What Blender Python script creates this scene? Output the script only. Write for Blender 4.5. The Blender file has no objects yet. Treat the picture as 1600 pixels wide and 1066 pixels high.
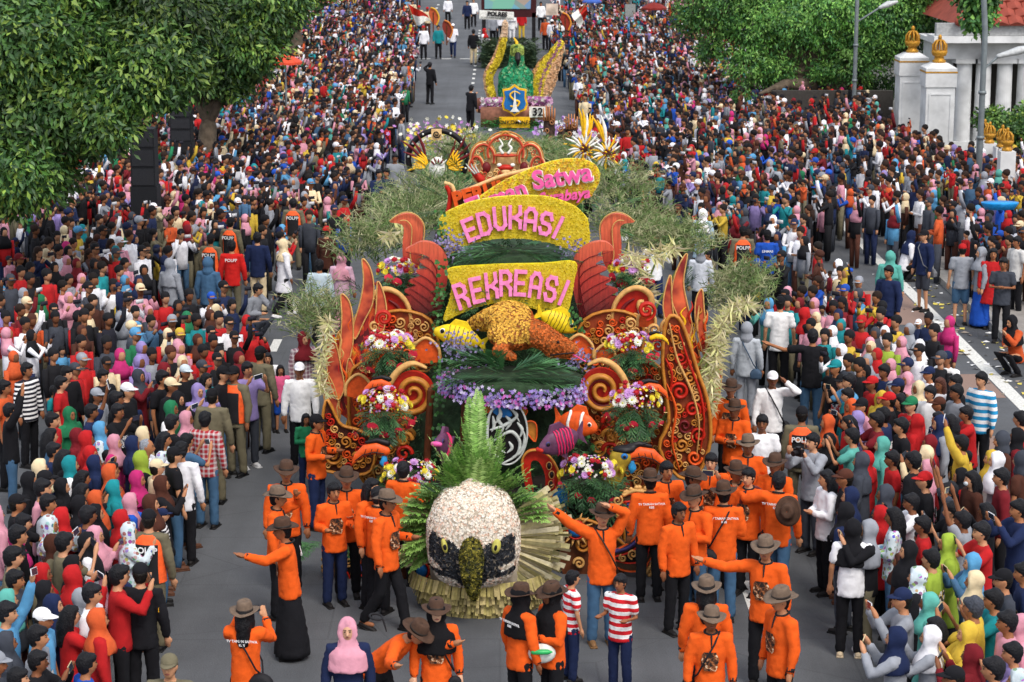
import bpy, math, random
import numpy as np
from mathutils import Vector, Matrix, Euler
R = math.radians
random.seed(7); rng = np.random.default_rng(7)
sc = bpy.context.scene
C = sc.collection
# ------------------------------------------------------------------ camera
CAM_H = 9.0; FPX = 3400.0
PITCH = math.atan((533+190)/FPX); YAW = math.atan(20/FPX)
cam = bpy.data.cameras.new('camera'); cam.sensor_width = 36.0; cam.lens = FPX/1600*36.0
cam.clip_start = 0.5; cam.clip_end = 3000
cam.dof.use_dof = True; cam.dof.focus_distance = 30; cam.dof.aperture_fstop = 4.5
co = bpy.data.objects.new('camera', cam); C.objects.link(co); sc.camera = co
FW = Vector((math.sin(YAW)*math.cos(PITCH), math.cos(YAW)*math.cos(PITCH), -math.sin(PITCH)))
RT = Vector((math.cos(YAW), -math.sin(YAW), 0)); UP = RT.cross(FW)
co.matrix_world = Matrix(((RT.x, UP.x, -FW.x, 0), (RT.y, UP.y, -FW.y, 0), (RT.z, UP.z, -FW.z, CAM_H), (0, 0, 0, 1)))
# ------------------------------------------------------------------ light: overcast daylight
w = bpy.data.worlds.new('World'); sc.world = w; w.use_nodes = True
nt = w.node_tree; bg = nt.nodes['Background']
sky = nt.nodes.new('ShaderNodeTexSky'); sky.sky_type = 'NISHITA'; sky.sun_disc = False
SUN_EL, SUN_AZ = R(52), R(155)
sky.sun_elevation = SUN_EL; sky.sun_rotation = SUN_AZ; sky.dust_density = 4.0; sky.air_density = 0.7; sky.ozone_density = 0.6
mixs = nt.nodes.new('ShaderNodeMixRGB'); mixs.inputs[0].default_value = 0.6
mixs.inputs[2].default_value = (4.6, 4.8, 5.1, 1)
nt.links.new(sky.outputs[0], mixs.inputs[1]); nt.links.new(mixs.outputs[0], bg.inputs[0])
bg.inputs[1].default_value = 0.15
sl = bpy.data.lights.new('sun', 'SUN'); sl.energy = 1.1; sl.angle = R(20); sl.color = (1, 0.96, 0.9)
so = bpy.data.objects.new('sun', sl); C.objects.link(so)
sd = Vector((math.sin(SUN_AZ)*math.cos(SUN_EL), math.cos(SUN_AZ)*math.cos(SUN_EL), math.sin(SUN_EL)))
so.rotation_euler = sd.to_track_quat('Z', 'Y').to_euler(); so.location = sd*60
vs = sc.view_settings; vs.view_transform = 'Standard'; vs.look = 'None'; vs.gamma = 1; vs.use_curve_mapping = False
vs.exposure = 0.78
sc.cycles.max_bounces = 5; sc.cycles.diffuse_bounces = 3; sc.cycles.glossy_bounces = 2; sc.cycles.transparent_max_bounces = 4
sc.cycles.use_denoising = True
# ------------------------------------------------------------------ pixel -> world helpers (photo pixels, 1600 x 1066)
def ray(px, py): return FW*FPX + RT*(px-800) + UP*(533-py)
def P(px, py, Y):
    d = ray(px, py); t = Y/d.y; return Vector((d.x*t, Y, CAM_H + d.z*t))
def G(px, py, z=0.0):
    d = ray(px, py); t = (z-CAM_H)/d.z; return Vector((d.x*t, d.y*t, z))
# ------------------------------------------------------------------ materials
_m = {}
def srgb(h):
    h = h.lstrip('#'); c = [int(h[i:i+2], 16)/255 for i in (0, 2, 4)]
    return tuple((x/12.92 if x <= .04045 else ((x+.055)/1.055)**2.4) for x in c)
def new_mat(name):
    m = bpy.data.materials.new(name); m.use_nodes = True
    return m, m.node_tree, m.node_tree.nodes['Principled BSDF']
def coords(nt, kind='Object'):
    return nt.nodes.new('ShaderNodeTexCoord').outputs[kind]
def noise(nt, vec, scale, detail=3, rough=.55):
    n = nt.nodes.new('ShaderNodeTexNoise'); n.inputs['Scale'].default_value = scale
    n.inputs['Detail'].default_value = detail; n.inputs['Roughness'].default_value = rough
    nt.links.new(vec, n.inputs['Vector']); return n.outputs[0]
def bump(nt, bs, h, strength=.3, dist=.01):
    b = nt.nodes.new('ShaderNodeBump'); b.inputs['Strength'].default_value = strength; b.inputs['Distance'].default_value = dist
    nt.links.new(h, b.inputs['Height']); nt.links.new(b.outputs[0], bs.inputs['Normal'])
def vary(nt, base, fac, amount=.25):
    """base colour socket, multiplied by 1-amount .. 1+amount following a noise"""
    mr = nt.nodes.new('ShaderNodeMapRange'); mr.inputs[1].default_value = .3; mr.inputs[2].default_value = .7
    mr.inputs[3].default_value = 1-amount; mr.inputs[4].default_value = 1+amount
    nt.links.new(fac, mr.inputs[0])
    v = nt.nodes.new('ShaderNodeVectorMath'); v.operation = 'SCALE'
    nt.links.new(base, v.inputs[0]); nt.links.new(mr.outputs[0], v.inputs['Scale']); return v.outputs[0]
def rgb(nt, c):
    n = nt.nodes.new('ShaderNodeRGB'); n.outputs[0].default_value = (*c[:3], 1); return n.outputs[0]
def mat(name, col, rough=.7, ns=12, amt=.2, bs=.2, bd=.01, metal=0, spec=.3, kind='Object'):
    if name in _m: return _m[name]
    if isinstance(col, str): col = srgb(col)
    m, nt, b = new_mat(name); b.inputs['Roughness'].default_value = rough; b.inputs['Metallic'].default_value = metal
    b.inputs['Specular IOR Level'].default_value = spec
    f = noise(nt, coords(nt, kind), ns)
    nt.links.new(vary(nt, rgb(nt, col), f, amt), b.inputs['Base Color'])
    if bs: bump(nt, b, f, bs, bd)
    m.diffuse_color = (*col, 1); _m[name] = m; return m
def objcol(name, rough=.85, ns=9, amt=.18, bs=.5, bd=.02, pattern=None):
    """cloth or skin that takes its colour from the object's own colour"""
    if name in _m: return _m[name]
    m, nt, b = new_mat(name); b.inputs['Roughness'].default_value = rough; b.inputs['Specular IOR Level'].default_value = .2
    oi = nt.nodes.new('ShaderNodeObjectInfo'); base = oi.outputs['Color']; vec = coords(nt)
    f = noise(nt, vec, ns, 4)
    if pattern:
        mx = nt.nodes.new('ShaderNodeMixRGB'); nt.links.new(base, mx.inputs[1])
        sep = nt.nodes.new('ShaderNodeSeparateXYZ'); nt.links.new(vec, sep.inputs[0])
        def wavef(sock, freq, cut):
            a = nt.nodes.new('ShaderNodeMath'); a.operation = 'MULTIPLY'; a.inputs[1].default_value = freq; nt.links.new(sock, a.inputs[0])
            s = nt.nodes.new('ShaderNodeMath'); s.operation = 'FRACT'; nt.links.new(a.outputs[0], s.inputs[0])
            g = nt.nodes.new('ShaderNodeMath'); g.operation = 'GREATER_THAN'; g.inputs[1].default_value = cut; nt.links.new(s.outputs[0], g.inputs[0])
            return g.outputs[0]
        if pattern[0] == 'stripe':
            nt.links.new(wavef(sep.outputs[2], pattern[2], .5), mx.inputs[0]); mx.inputs[2].default_value = (*pattern[1], 1)
        elif pattern[0] == 'plaid':
            a = wavef(sep.outputs[2], 14, .6); c = wavef(sep.outputs[0], 14, .6)
            ad = nt.nodes.new('ShaderNodeMath'); ad.operation = 'ADD'; nt.links.new(a, ad.inputs[0]); nt.links.new(c, ad.inputs[1])
            hf = nt.nodes.new('ShaderNodeMath'); hf.operation = 'MULTIPLY'; hf.inputs[1].default_value = .5; nt.links.new(ad.outputs[0], hf.inputs[0])
            nt.links.new(hf.outputs[0], mx.inputs[0]); mx.inputs[2].default_value = (*pattern[1], 1)
        else:
            v = nt.nodes.new('ShaderNodeTexVoronoi'); v.inputs['Scale'].default_value = pattern[2]; nt.links.new(vec, v.inputs['Vector'])
            g = nt.nodes.new('ShaderNodeMath'); g.operation = 'LESS_THAN'; g.inputs[1].default_value = pattern[3]
            nt.links.new(v.outputs['Distance'], g.inputs[0]); nt.links.new(g.outputs[0], mx.inputs[0])
            if pattern[0] == 'dots': mx.inputs[2].default_value = (*pattern[1], 1)
            else:
                hs = nt.nodes.new('ShaderNodeHueSaturation'); hs.inputs['Saturation'].default_value = .8; hs.inputs['Value'].default_value = .6
                nt.links.new(v.outputs['Color'], hs.inputs['Color']); nt.links.new(hs.outputs[0], mx.inputs[2])
        base = mx.outputs[0]
    nt.links.new(vary(nt, base, f, amt), b.inputs['Base Color'])
    if bs: bump(nt, b, f, bs, bd)
    _m[name] = m; return m
def vcol(name, rough=.8, ns=20, amt=.15, bs=.2, bd=.005, spec=.25, trans=0):
    """reads the per-vertex base colour attribute Col"""
    if name in _m: return _m[name]
    m, nt, b = new_mat(name); b.inputs['Roughness'].default_value = rough; b.inputs['Specular IOR Level'].default_value = spec
    a = nt.nodes.new('ShaderNodeAttribute'); a.attribute_name = 'Col'
    f = noise(nt, coords(nt), ns)
    nt.links.new(vary(nt, a.outputs['Color'], f, amt), b.inputs['Base Color'])
    if bs: bump(nt, b, f, bs, bd)
    _m[name] = m; return m
# ------------------------------------------------------------------ mesh accumulator
class MB:
    def __init__(s): s.v = []; s.f = []; s.m = []; s.c = []; s.n = 0
    def add(s, v, f, mi=0, col=None):
        o = s.n; s.v.extend([tuple(p) for p in v]); s.n += len(v)
        s.f.extend([tuple(i+o for i in q) for q in f]); s.m.extend([mi]*len(f)); s.c.extend([(*(col or (1, 1, 1)), 1)]*len(v)); return s
    def box(s, lo, hi, mi=0, col=None):
        x0, y0, z0 = lo; x1, y1, z1 = hi
        v = [(x0,y0,z0),(x1,y0,z0),(x1,y1,z0),(x0,y1,z0),(x0,y0,z1),(x1,y0,z1),(x1,y1,z1),(x0,y1,z1)]
        return s.add(v, [(3,2,1,0),(4,5,6,7),(0,1,5,4),(1,2,6,5),(2,3,7,6),(3,0,4,7)], mi, col)
    def obox(s, c, ax, ay, az, mi=0, col=None):
        c = Vector(c); v = []
        for dz in (-1, 1):
            for dx, dy in ((-1,-1),(1,-1),(1,1),(-1,1)): v.append(c+ax*dx+ay*dy+az*dz)
        return s.add(v, [(3,2,1,0),(4,5,6,7),(0,1,5,4),(1,2,6,5),(2,3,7,6),(3,0,4,7)], mi, col)
    def tube(s, pts, rad, n=8, mi=0, col=None, flat=1.0, cap=True, side=None):
        """polyline tube with rounded ends; flat squeezes it along y"""
        pts = [Vector(p) for p in pts]; rad = list(rad) if hasattr(rad, '__len__') else [rad]*len(pts)
        P_, R_ = [], []
        if cap:
            d = (pts[0]-pts[1]).normalized(); P_ += [pts[0]+d*rad[0]*.95, pts[0]+d*rad[0]*.6]; R_ += [rad[0]*.3, rad[0]*.8]
        P_ += pts; R_ += rad
        if cap:
            d = (pts[-1]-pts[-2]).normalized(); P_ += [pts[-1]+d*rad[-1]*.6, pts[-1]+d*rad[-1]*.95]; R_ += [rad[-1]*.8, rad[-1]*.3]
        v, f = [], []; u = None
        for i, p in enumerate(P_):
            t = (P_[min(i+1, len(P_)-1)]-P_[max(i-1, 0)]).normalized()
            if u is None: u = t.orthogonal().normalized() if side is None else Vector(side)
            u = (u-t*u.dot(t)); u = u.normalized() if u.length > 1e-6 else t.orthogonal().normalized(); b = t.cross(u)
            for k in range(n):
                a = 2*math.pi*k/n; q = u*math.cos(a)*R_[i]+b*math.sin(a)*R_[i]; q.y *= flat; v.append(p+q)
        for i in range(len(P_)-1):
            for k in range(n): f.append((i*n+k, i*n+(k+1)%n, (i+1)*n+(k+1)%n, (i+1)*n+k))
        f.append(tuple(range(n-1, -1, -1))); f.append(tuple(range(len(v)-n, len(v))))
        return s.add(v, f, mi, col)
    def ell(s, c, r, n=10, m=6, mi=0, col=None, rot=None):
        v = [(0, 0, r[2])]; f = []
        for i in range(1, m):
            t = math.pi*i/m
            for k in range(n):
                a = 2*math.pi*k/n; v.append((r[0]*math.sin(t)*math.cos(a), r[1]*math.sin(t)*math.sin(a), r[2]*math.cos(t)))
        v.append((0, 0, -r[2])); L = len(v)-1
        for k in range(n): f.append((0, 1+k, 1+(k+1) % n))
        for i in range(m-2):
            for k in range(n): f.append((1+i*n+k, 1+(i+1)*n+k, 1+(i+1)*n+(k+1) % n, 1+i*n+(k+1) % n))
        for k in range(n): f.append((L, 1+(m-2)*n+(k+1) % n, 1+(m-2)*n+k))
        c = Vector(c); v = [c+(rot @ Vector(q) if rot else Vector(q)) for q in v]
        return s.add(v, f, mi, col)
    def loft(s, rings, n=12, mi=0, col=None):
        """rings: (cx,cy,cz,rx,ry)"""
        v, f = [], []
        for (cx, cy, cz, rx, ry) in rings:
            for k in range(n):
                a = 2*math.pi*k/n; v.append((cx+rx*math.cos(a), cy+ry*math.sin(a), cz))
        for i in range(len(rings)-1):
            for k in range(n): f.append((i*n+k, i*n+(k+1) % n, (i+1)*n+(k+1) % n, (i+1)*n+k))
        f.append(tuple(range(n-1, -1, -1))); f.append(tuple(range(len(v)-n, len(v))))
        return s.add(v, f, mi, col)
    def mesh(s, name, mats, smooth=True, colors=False):
        me = bpy.data.meshes.new(name); me.from_pydata(s.v, [], s.f)
        for m in mats: me.materials.append(m)
        if len(mats) > 1: me.polygons.foreach_set('material_index', s.m)
        if smooth: me.polygons.foreach_set('use_smooth', [True]*len(s.f))
        if colors:
            a = me.attributes.new('Col', 'FLOAT_COLOR', 'POINT'); a.data.foreach_set('color', np.array(s.c, dtype=np.float32).ravel())
        me.update(); return me
def obj(name, data, parent=None, loc=None, color=None):
    o = bpy.data.objects.new(name, data); C.objects.link(o)
    if parent: o.parent = parent
    if loc is not None: o.location = loc
    if color is not None: o.color = (*color[:3], 1)
    return o
def tag(o, label=None, cat=None, group=None, kind=None):
    if label: o['label'] = label
    if cat: o['category'] = cat
    if group: o['group'] = group
    if kind: o['kind'] = kind
    return o
def thing(name, label, cat, loc=(0, 0, 0), rz=0, group=None):
    o = bpy.data.objects.new(name, None); C.objects.link(o); o.location = loc; o.rotation_euler = (0, 0, rz); o.empty_display_size = .2
    return tag(o, label, cat, group)
def struct(name, data): return tag(obj(name, data), kind='structure')
def evaluated(mb, mods, name, mats):
    """runs modifiers on an accumulated mesh and returns the resulting mesh"""
    o = bpy.data.objects.new('tmp', mb.mesh('tmp', mats)); C.objects.link(o)
    for t, kw in mods:
        m = o.modifiers.new(t, t)
        for k, v_ in kw.items(): setattr(m, k, v_)
    dg = bpy.context.evaluated_depsgraph_get(); ev = o.evaluated_get(dg)
    me = bpy.data.meshes.new_from_object(ev); me.name = name
    d = o.data; bpy.data.objects.remove(o); bpy.data.meshes.remove(d)
    me.polygons.foreach_set('use_smooth', [True]*len(me.polygons)); me.update(); return me
from mathutils import noise as mnoise
def skinmesh(mb, name, mats, voxel=.015, tris=1000, it=4, folds=0):
    me = evaluated(mb, [('REMESH', dict(mode='VOXEL', voxel_size=voxel)), ('SMOOTH', dict(factor=.5, iterations=it))], name, mats)
    if folds:
        nr_ = [v.normal.copy() for v in me.vertices]
        for v, q in zip(me.vertices, nr_):
            p = v.co; a = mnoise.noise(Vector((p.x*9, p.y*9, p.z*17+p.x*8)))+.6*mnoise.noise(Vector((p.x*22+5, p.y*22, p.z*9))); v.co = p+q*(1-2*abs(a))*folds
        me.update()
    n = len(me.polygons)*2
    if n > tris*1.1:
        t = bpy.data.objects.new('tmp', me); C.objects.link(t)
        m = t.modifiers.new('d', 'DECIMATE'); m.ratio = tris/n
        dg = bpy.context.evaluated_depsgraph_get(); me2 = bpy.data.meshes.new_from_object(t.evaluated_get(dg))
        bpy.data.objects.remove(t); bpy.data.meshes.remove(me); me = me2; me.name = name
    me.polygons.foreach_set('use_smooth', [True]*len(me.polygons)); me.update(); return me
def text_mesh(name, body, size, m, depth=.004, align='CENTER', shear=0, bold=0.0, cs=1.0):
    cu = bpy.data.curves.new(name, 'FONT'); cu.body = body; cu.size = size; cu.extrude = depth; cu.align_x = align; cu.align_y = 'CENTER'
    cu.shear = shear; cu.offset = bold; cu.space_character = cs; cu.resolution_u = 3
    o = bpy.data.objects.new('tmp', cu); C.objects.link(o)
    dg = bpy.context.evaluated_depsgraph_get(); me = bpy.data.meshes.new_from_object(o.evaluated_get(dg)); me.name = name
    bpy.data.objects.remove(o); bpy.data.curves.remove(cu); me.materials.clear(); me.materials.append(m)
    # stand upright: text xy -> xz, facing -y
    for v in me.vertices: v.co = Vector((v.co.x, -v.co.z, v.co.y))
    me.update(); return me
# ================================================================== the setting
def asphalt():
    m, nt, b = new_mat('asphalt'); b.inputs['Roughness'].default_value = .9
    v = coords(nt); f1 = noise(nt, v, .35, 5, .6); f2 = noise(nt, v, 60, 2)
    mp = nt.nodes.new('ShaderNodeMapping'); mp.inputs['Scale'].default_value = (1.6, .06, 1); nt.links.new(v, mp.inputs[0]); f3 = noise(nt, mp.outputs[0], 1, 4, .6); f4 = noise(nt, v, 1.7, 6, .7)
    c = vary(nt, rgb(nt, (.082, .087, .094)), f1, .25); c = vary(nt, c, f2, .22); c = vary(nt, c, f3, .16); c = vary(nt, c, f4, .10)
    vo = nt.nodes.new('ShaderNodeTexVoronoi'); vo.feature = 'DISTANCE_TO_EDGE'; vo.inputs['Scale'].default_value = .33; nt.links.new(v, vo.inputs['Vector'])
    lt = nt.nodes.new('ShaderNodeMath'); lt.operation = 'LESS_THAN'; lt.inputs[1].default_value = .0035; nt.links.new(vo.outputs['Distance'], lt.inputs[0])
    mk = nt.nodes.new('ShaderNodeMixRGB'); mk.inputs[2].default_value = (.035, .036, .04, 1); ml = nt.nodes.new('ShaderNodeMath'); ml.operation = 'MULTIPLY'; ml.inputs[1].default_value = .3; nt.links.new(lt.outputs[0], ml.inputs[0]); nt.links.new(ml.outputs[0], mk.inputs[0]); nt.links.new(c, mk.inputs[1]); c = mk.outputs[0]
    # tar seams across the lanes
    br = nt.nodes.new('ShaderNodeTexBrick'); br.inputs['Scale'].default_value = .12; br.inputs['Mortar Size'].default_value = .0018
    br.inputs['Color1'].default_value = (1, 1, 1, 1); br.inputs['Color2'].default_value = (.95, .95, .95, 1); br.inputs['Mortar'].default_value = (.82, .82, .82, 1)
    nt.links.new(v, br.inputs['Vector'])
    mx = nt.nodes.new('ShaderNodeMixRGB'); mx.blend_type = 'MULTIPLY'; mx.inputs[0].default_value = 1
    nt.links.new(c, mx.inputs[1]); nt.links.new(br.outputs[0], mx.inputs[2]); nt.links.new(mx.outputs[0], b.inputs['Base Color'])
    bump(nt, b, f2, .4, .01); return m
def sheet(name, x0, x1, y0, y1, z, m, nx=1, ny=1):
    mb = MB(); mb.add([(x0, y0, z), (x1, y0, z), (x1, y1, z), (x0, y1, z)], [(0, 1, 2, 3)]); return struct(name, mb.mesh(name, [m], False))
ground_m = mat('ground_earth', (.10, .10, .085), .95, .4, .3)
sheet('ground', -400, 400, -60, 1500, -.01, ground_m)
sheet('road', -12.5, 10.1, -20, 420, 0, asphalt())
paint = mat('road_paint', (.62, .62, .58), .8, 25, .25, .1)
mb = MB()
def dash(cx, cy, wx, ly): mb.add([(cx-wx/2, cy-ly/2, .004), (cx+wx/2, cy-ly/2, .004), (cx+wx/2, cy+ly/2, .004), (cx-wx/2, cy+ly/2, .004)], [(0, 1, 2, 3)])
for px, py in ((459, 478), (430, 540)):
    g = G(px, py); dash(g.x, g.y, .17, 1.15)
d1, d2 = G(459, 478), G(430, 540); step = d1.y-d2.y
xl = (d1.x+d2.x)/2
for k in range(-8, 30):
    if k in (0, 1): continue
    dash(xl, d2.y+step*k, .17, 1.15)
g = G(1172, 930)
for k in range(-6, 30): dash(g.x, g.y+step*k, .17, 1.15)
g = G(739, 130)
for k in range(-12, 16): dash(g.x, g.y+k*2.3, .13, .75)
g = G(760, 92)
for k in range(-7, 9): dash(g.x+k*1.05, g.y, .6, .28)
struct('lane_markings', mb.mesh('lane_markings', [paint], False))
e1, e2 = G(1403, 431), G(1591, 635); XE = (e1.x+e2.x)/2
mb = MB(); mb.add([(XE-.13, 5, .005), (XE+.13, 5, .005), (XE+.13, 300, .005), (XE-.13, 300, .005)], [(0, 1, 2, 3)])
struct('edge_line_marking', mb.mesh('edge_line_marking', [paint], False))
brick_m = mat('parking_bay_paving', srgb('#8a7368'), .9, 30, .12)
for k, (py0, py1) in enumerate(((455, 508), (590, 700), (690, 740))):
    a = G(1400, py0).y; b_ = G(1400, py1).y
    if k == 1: a, b_ = G(1540, 585).y, G(1560, 622).y
    if k == 2: a, b_ = G(1540, 682).y, G(1560, 712).y
    sheet('paving_strip', XE-1.7, XE-.16, min(a, b_), max(a, b_), .004, brick_m)
conc = mat('concrete', (.30, .29, .27), .9, 8, .18, .3)
# median kerb and pavement on the right, built from kerb stones
XK = G(1535, 505).x
pav = mat('pavement_tiles', (.24, .22, .20), .9, 3, .2)
mb = MB(); mb.box((XK+.3, -5, -.3), (XK+2.4, 300, .14)); struct('median_pavement', mb.mesh('median_pavement', [pav], False))
ks = MB(); ks.box((-.15, -.49, -.2), (.15, .49, .15)); ksm = ks.mesh('kerb_stone', [conc], False)
kr = thing('kerb', None, None, (0, 0, 0)); kr['kind'] = 'structure'
kh = thing('tmp', None, None); bpy.data.objects.remove(kh)
for k in range(60):
    o = obj('kerb_stone', ksm, kr, (XK+.15, 30+k, random.uniform(-.012, .012)))
mb = MB(); mb.box((-40, -5, -.3), (-12.5, 300, .14)); struct('left_pavement', mb.mesh('left_pavement', [pav], False))
# far road surface and hills of city beyond: dark tree masses come with the trees
sky_note = None
# ------------------------------------------------------------------ trees
def leaf_cloud(centers, n_leaf, size, pal, name, clump=.5, squash=.75, hang=.0, seed=1, narrow=.32):
    """leaf-sized folded faces in sprays over a set of branch blobs (center, radius)"""
    r = np.random.default_rng(seed)
    wts = np.array([c[1]**2 for c in centers]); wts /= wts.sum()
    nsp = n_leaf//9
    ci = r.choice(len(centers), nsp, p=wts)
    cc = np.array([c[0] for c in centers])[ci]; rr = np.array([c[1] for c in centers])[ci]
    d = r.normal(size=(nsp, 3)); d /= np.linalg.norm(d, axis=1)[:, None]
    rad = rr*(r.uniform(.5, 1.12, nsp))
    sp = cc+d*rad[:, None]*np.array([1, 1, squash])
    # 9 leaves per spray, arranged as a rosette facing outward
    out = d.copy(); out[:, 2] += .35-hang; out /= np.linalg.norm(out, axis=1)[:, None]
    idx = np.repeat(np.arange(nsp), 9); n = len(idx)
    base = sp[idx]+r.normal(size=(n, 3))*size*.75
    ld = out[idx]*.55+r.normal(size=(n, 3))*.75; ld[:, 2] -= hang+.25; ld /= np.linalg.norm(ld, axis=1)[:, None]
    sdv = np.cross(ld, out[idx]+r.normal(size=(n, 3))*.25); sdv /= (np.linalg.norm(sdv, axis=1)[:, None]+1e-9)
    L = size*r.uniform(.7, 1.35, n)[:, None]; W = L*narrow
    up = np.cross(sdv, ld)
    v = np.stack([base, base+ld*L*.5+sdv*W+up*W*.35, base+ld*L, base+ld*L*.5-sdv*W+up*W*.35], 1).reshape(-1, 3)
    f = np.arange(n*4).reshape(-1, 4)
    tone = (.55+.75*r.random(len(centers)))[ci][idx]*(.8+.4*r.random(nsp))[idx]
    pal = np.array(pal); k = r.choice(len(pal), nsp, p=None)[idx]
    col = pal[k]*tone[:, None]*(0.8+.4*r.random((n, 1)))
    me = bpy.data.meshes.new(name)
    me.vertices.add(n*4); me.vertices.foreach_set('co', v.ravel())
    tri = np.stack([f[:, 0], f[:, 1], f[:, 2], f[:, 0], f[:, 2], f[:, 3]], 1).ravel()
    me.loops.add(n*6); me.loops.foreach_set('vertex_index', tri); me.polygons.add(n*2)
    me.polygons.foreach_set('loop_start', np.arange(0, n*6, 3)); me.update(calc_edges=True)
    a = me.attributes.new('Col', 'FLOAT_COLOR', 'POINT'); c4 = np.ones((n*4, 4), np.float32); c4[:, :3] = np.repeat(col, 4, 0)
    a.data.foreach_set('color', c4.ravel()); me.materials.append(vcol('leaf', .5, 3, .12, 0, spec=.4)); return me
bark = mat('bark', (.11, .085, .06), .95, 6, .35, .8, .03)
G1 = [(.04, .10, .02), (.055, .14, .024), (.11, .21, .035), (.022, .065, .016), (.18, .28, .045), (.035, .09, .024)]
G2 = [(.09, .25, .04), (.06, .19, .04), (.15, .34, .06), (.035, .12, .03), (.20, .40, .08)]
def tree(base, blobs, nleaf, size, pal, label, trunk_r=.25, seed=1, group=None, hang=.1, narrow=.32):
    t = thing('broadleaf_tree', label, 'tree', base, 0, group)
    rel = [(tuple(Vector(c)-Vector(base)), r) for c, r in blobs]
    tr = MB(); top = Vector((sum(c[0][0] for c in rel)/len(rel), sum(c[0][1] for c in rel)/len(rel), sum(c[0][2] for c in rel)/len(rel)))
    fork = Vector((top.x*.25, top.y*.25, max(1.6, top.z*.45)))
    tr.tube([(0, 0, -.2), (fork.x*.3, fork.y*.3, fork.z*.5), fork], [trunk_r*1.5, trunk_r*1.1, trunk_r*.95], 10)
    obj('trunk', tr.mesh('trunk', [bark]), t)
    for c, r in rel:
        b = MB(); c = Vector(c); mid = fork.lerp(c, .5)+Vector((0, 0, .2))
        c = fork.lerp(c, .8); b.tube([fork, mid, c], [trunk_r*.45, trunk_r*.25, trunk_r*.06], 7); obj('branch', b.mesh('branch', [bark]), t)
    o = obj('crown', leaf_cloud(rel, nleaf, size, pal, 'crown', seed=seed, hang=hang, narrow=narrow), t); o['kind'] = 'stuff'
    return t
def blobs_px(lst, Y):
    out = []
    for (px, py, rp, dy) in lst:
        out.append((P(px, py, Y+dy), rp*(Y+dy)/FPX)); out
    return out
tree((-11.6, 42, 0), blobs_px([(40, 60, 110, 0), (150, 60, 95, 1), (235, 95, 70, 0), (210, 138, 50, -.5), (120, 170, 90, 0), (40, 190, 100, 0), (30, 270, 62, -1), (70, 260, 55, 0), (165, 200, 40, -1), (262, 135, 36, 0), (90, -30, 120, 1), (250, 20, 80, 1), (20, 315, 24, -1)], 42), 90000, .16, G1,
     'dense green tree with long leaves filling the upper left corner', .32, 11, hang=.35, narrow=.19)
tree((P(316, 150, 62).x, 62, 0), blobs_px([(300, 40, 80, 0), (370, 30, 80, 0), (385, 70, 54, -.5), (330, 110, 58, 0), (392, 100, 30, 0), (260, 70, 60, 0), (360, 135, 28, 0), (300, -30, 90, 0), (410, -10, 75, 0)], 62), 56000, .18, G1,
     'dark green tree behind the corner tree, above the crowd left of the umbrella', .26, 12, hang=.35, narrow=.19)
tree((P(463, 90, 100).x, 100, 0), blobs_px([(440, -15, 50, 0), (475, -30, 50, 0)], 100), 6000, .25, G1,
     'leaning trunk tree far back beside the left crowd, only its lower crown in view', .35, 13)
tree((P(1300, 200, 80).x, 80, 0), blobs_px([(1120, 10, 62, 0), (1180, 40, 62, 0), (1170, 100, 38, -1), (1240, 30, 80, 0), (1215, 108, 30, -1), (1300, 10, 90, 0), (1380, 25, 80, 0), (1440, 20, 62, 0), (1350, 72, 56, 0), (1260, 85, 42, 1), (1400, 70, 36, 1), (1115, 70, 26, 0), (1470, 60, 30, 0), (1160, 150, 16, -3), (1330, 100, 40, -1), (1285, 112, 24, -1), (1350, 138, 28, 1), (1388, 130, 26, 1), (1265, 140, 20, 1), (1228, 140, 14, -1), (1195, 120, 18, -1), (1100, 85, 16, 0), (1165, 140, 14, 0), (1075, 30, 26, 0), (1130, -40, 70, 0), (1430, -40, 80, 0)], 80), 85000, .14, G2,
     'large feathery bright green tree on the right, shading the gate and crowd', .8, 14, hang=.45, narrow=.2)
tree((P(1545, 60, 80).x, 80, 0), blobs_px([(1528, -10, 28, -18), (1530, 30, 18, -18)], 80), 2500, .17, G2,
     'hanging sprig of leaves beside the right lamp post near the tiled roof', .2, 15, hang=.5)
for k, (px, Y, rp) in enumerate(((330, 190, 90), (520, 230, 60), (590, 235, 50), (700, 240, 60), (880, 240, 70), (985, 225, 60), (1060, 210, 70), (1150, 170, 80))):
    lab = ['dark tree far behind the left crowd, nearest the left trees', 'far dark tree beside the road end on the left', 'small far tree next to the left flag group', 'far tree behind the stage screen, left side', 'far tree just right of the stage screen', 'far tree above the right crowd by the white flag', 'far tree between the flag and the big right tree', 'far tree hidden partly by the big right tree'][k]
    tree((P(px, -60, Y).x, Y, 0), blobs_px([(px, -70, rp, 0), (px-rp*.6, -60, rp*.6, 2), (px+rp*.7, -65, rp*.7, -2), (px, -35, rp*.5, 0)], Y), 3500, .45, G1, lab, .3, 20+k, 'far trees closing the road')
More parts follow.
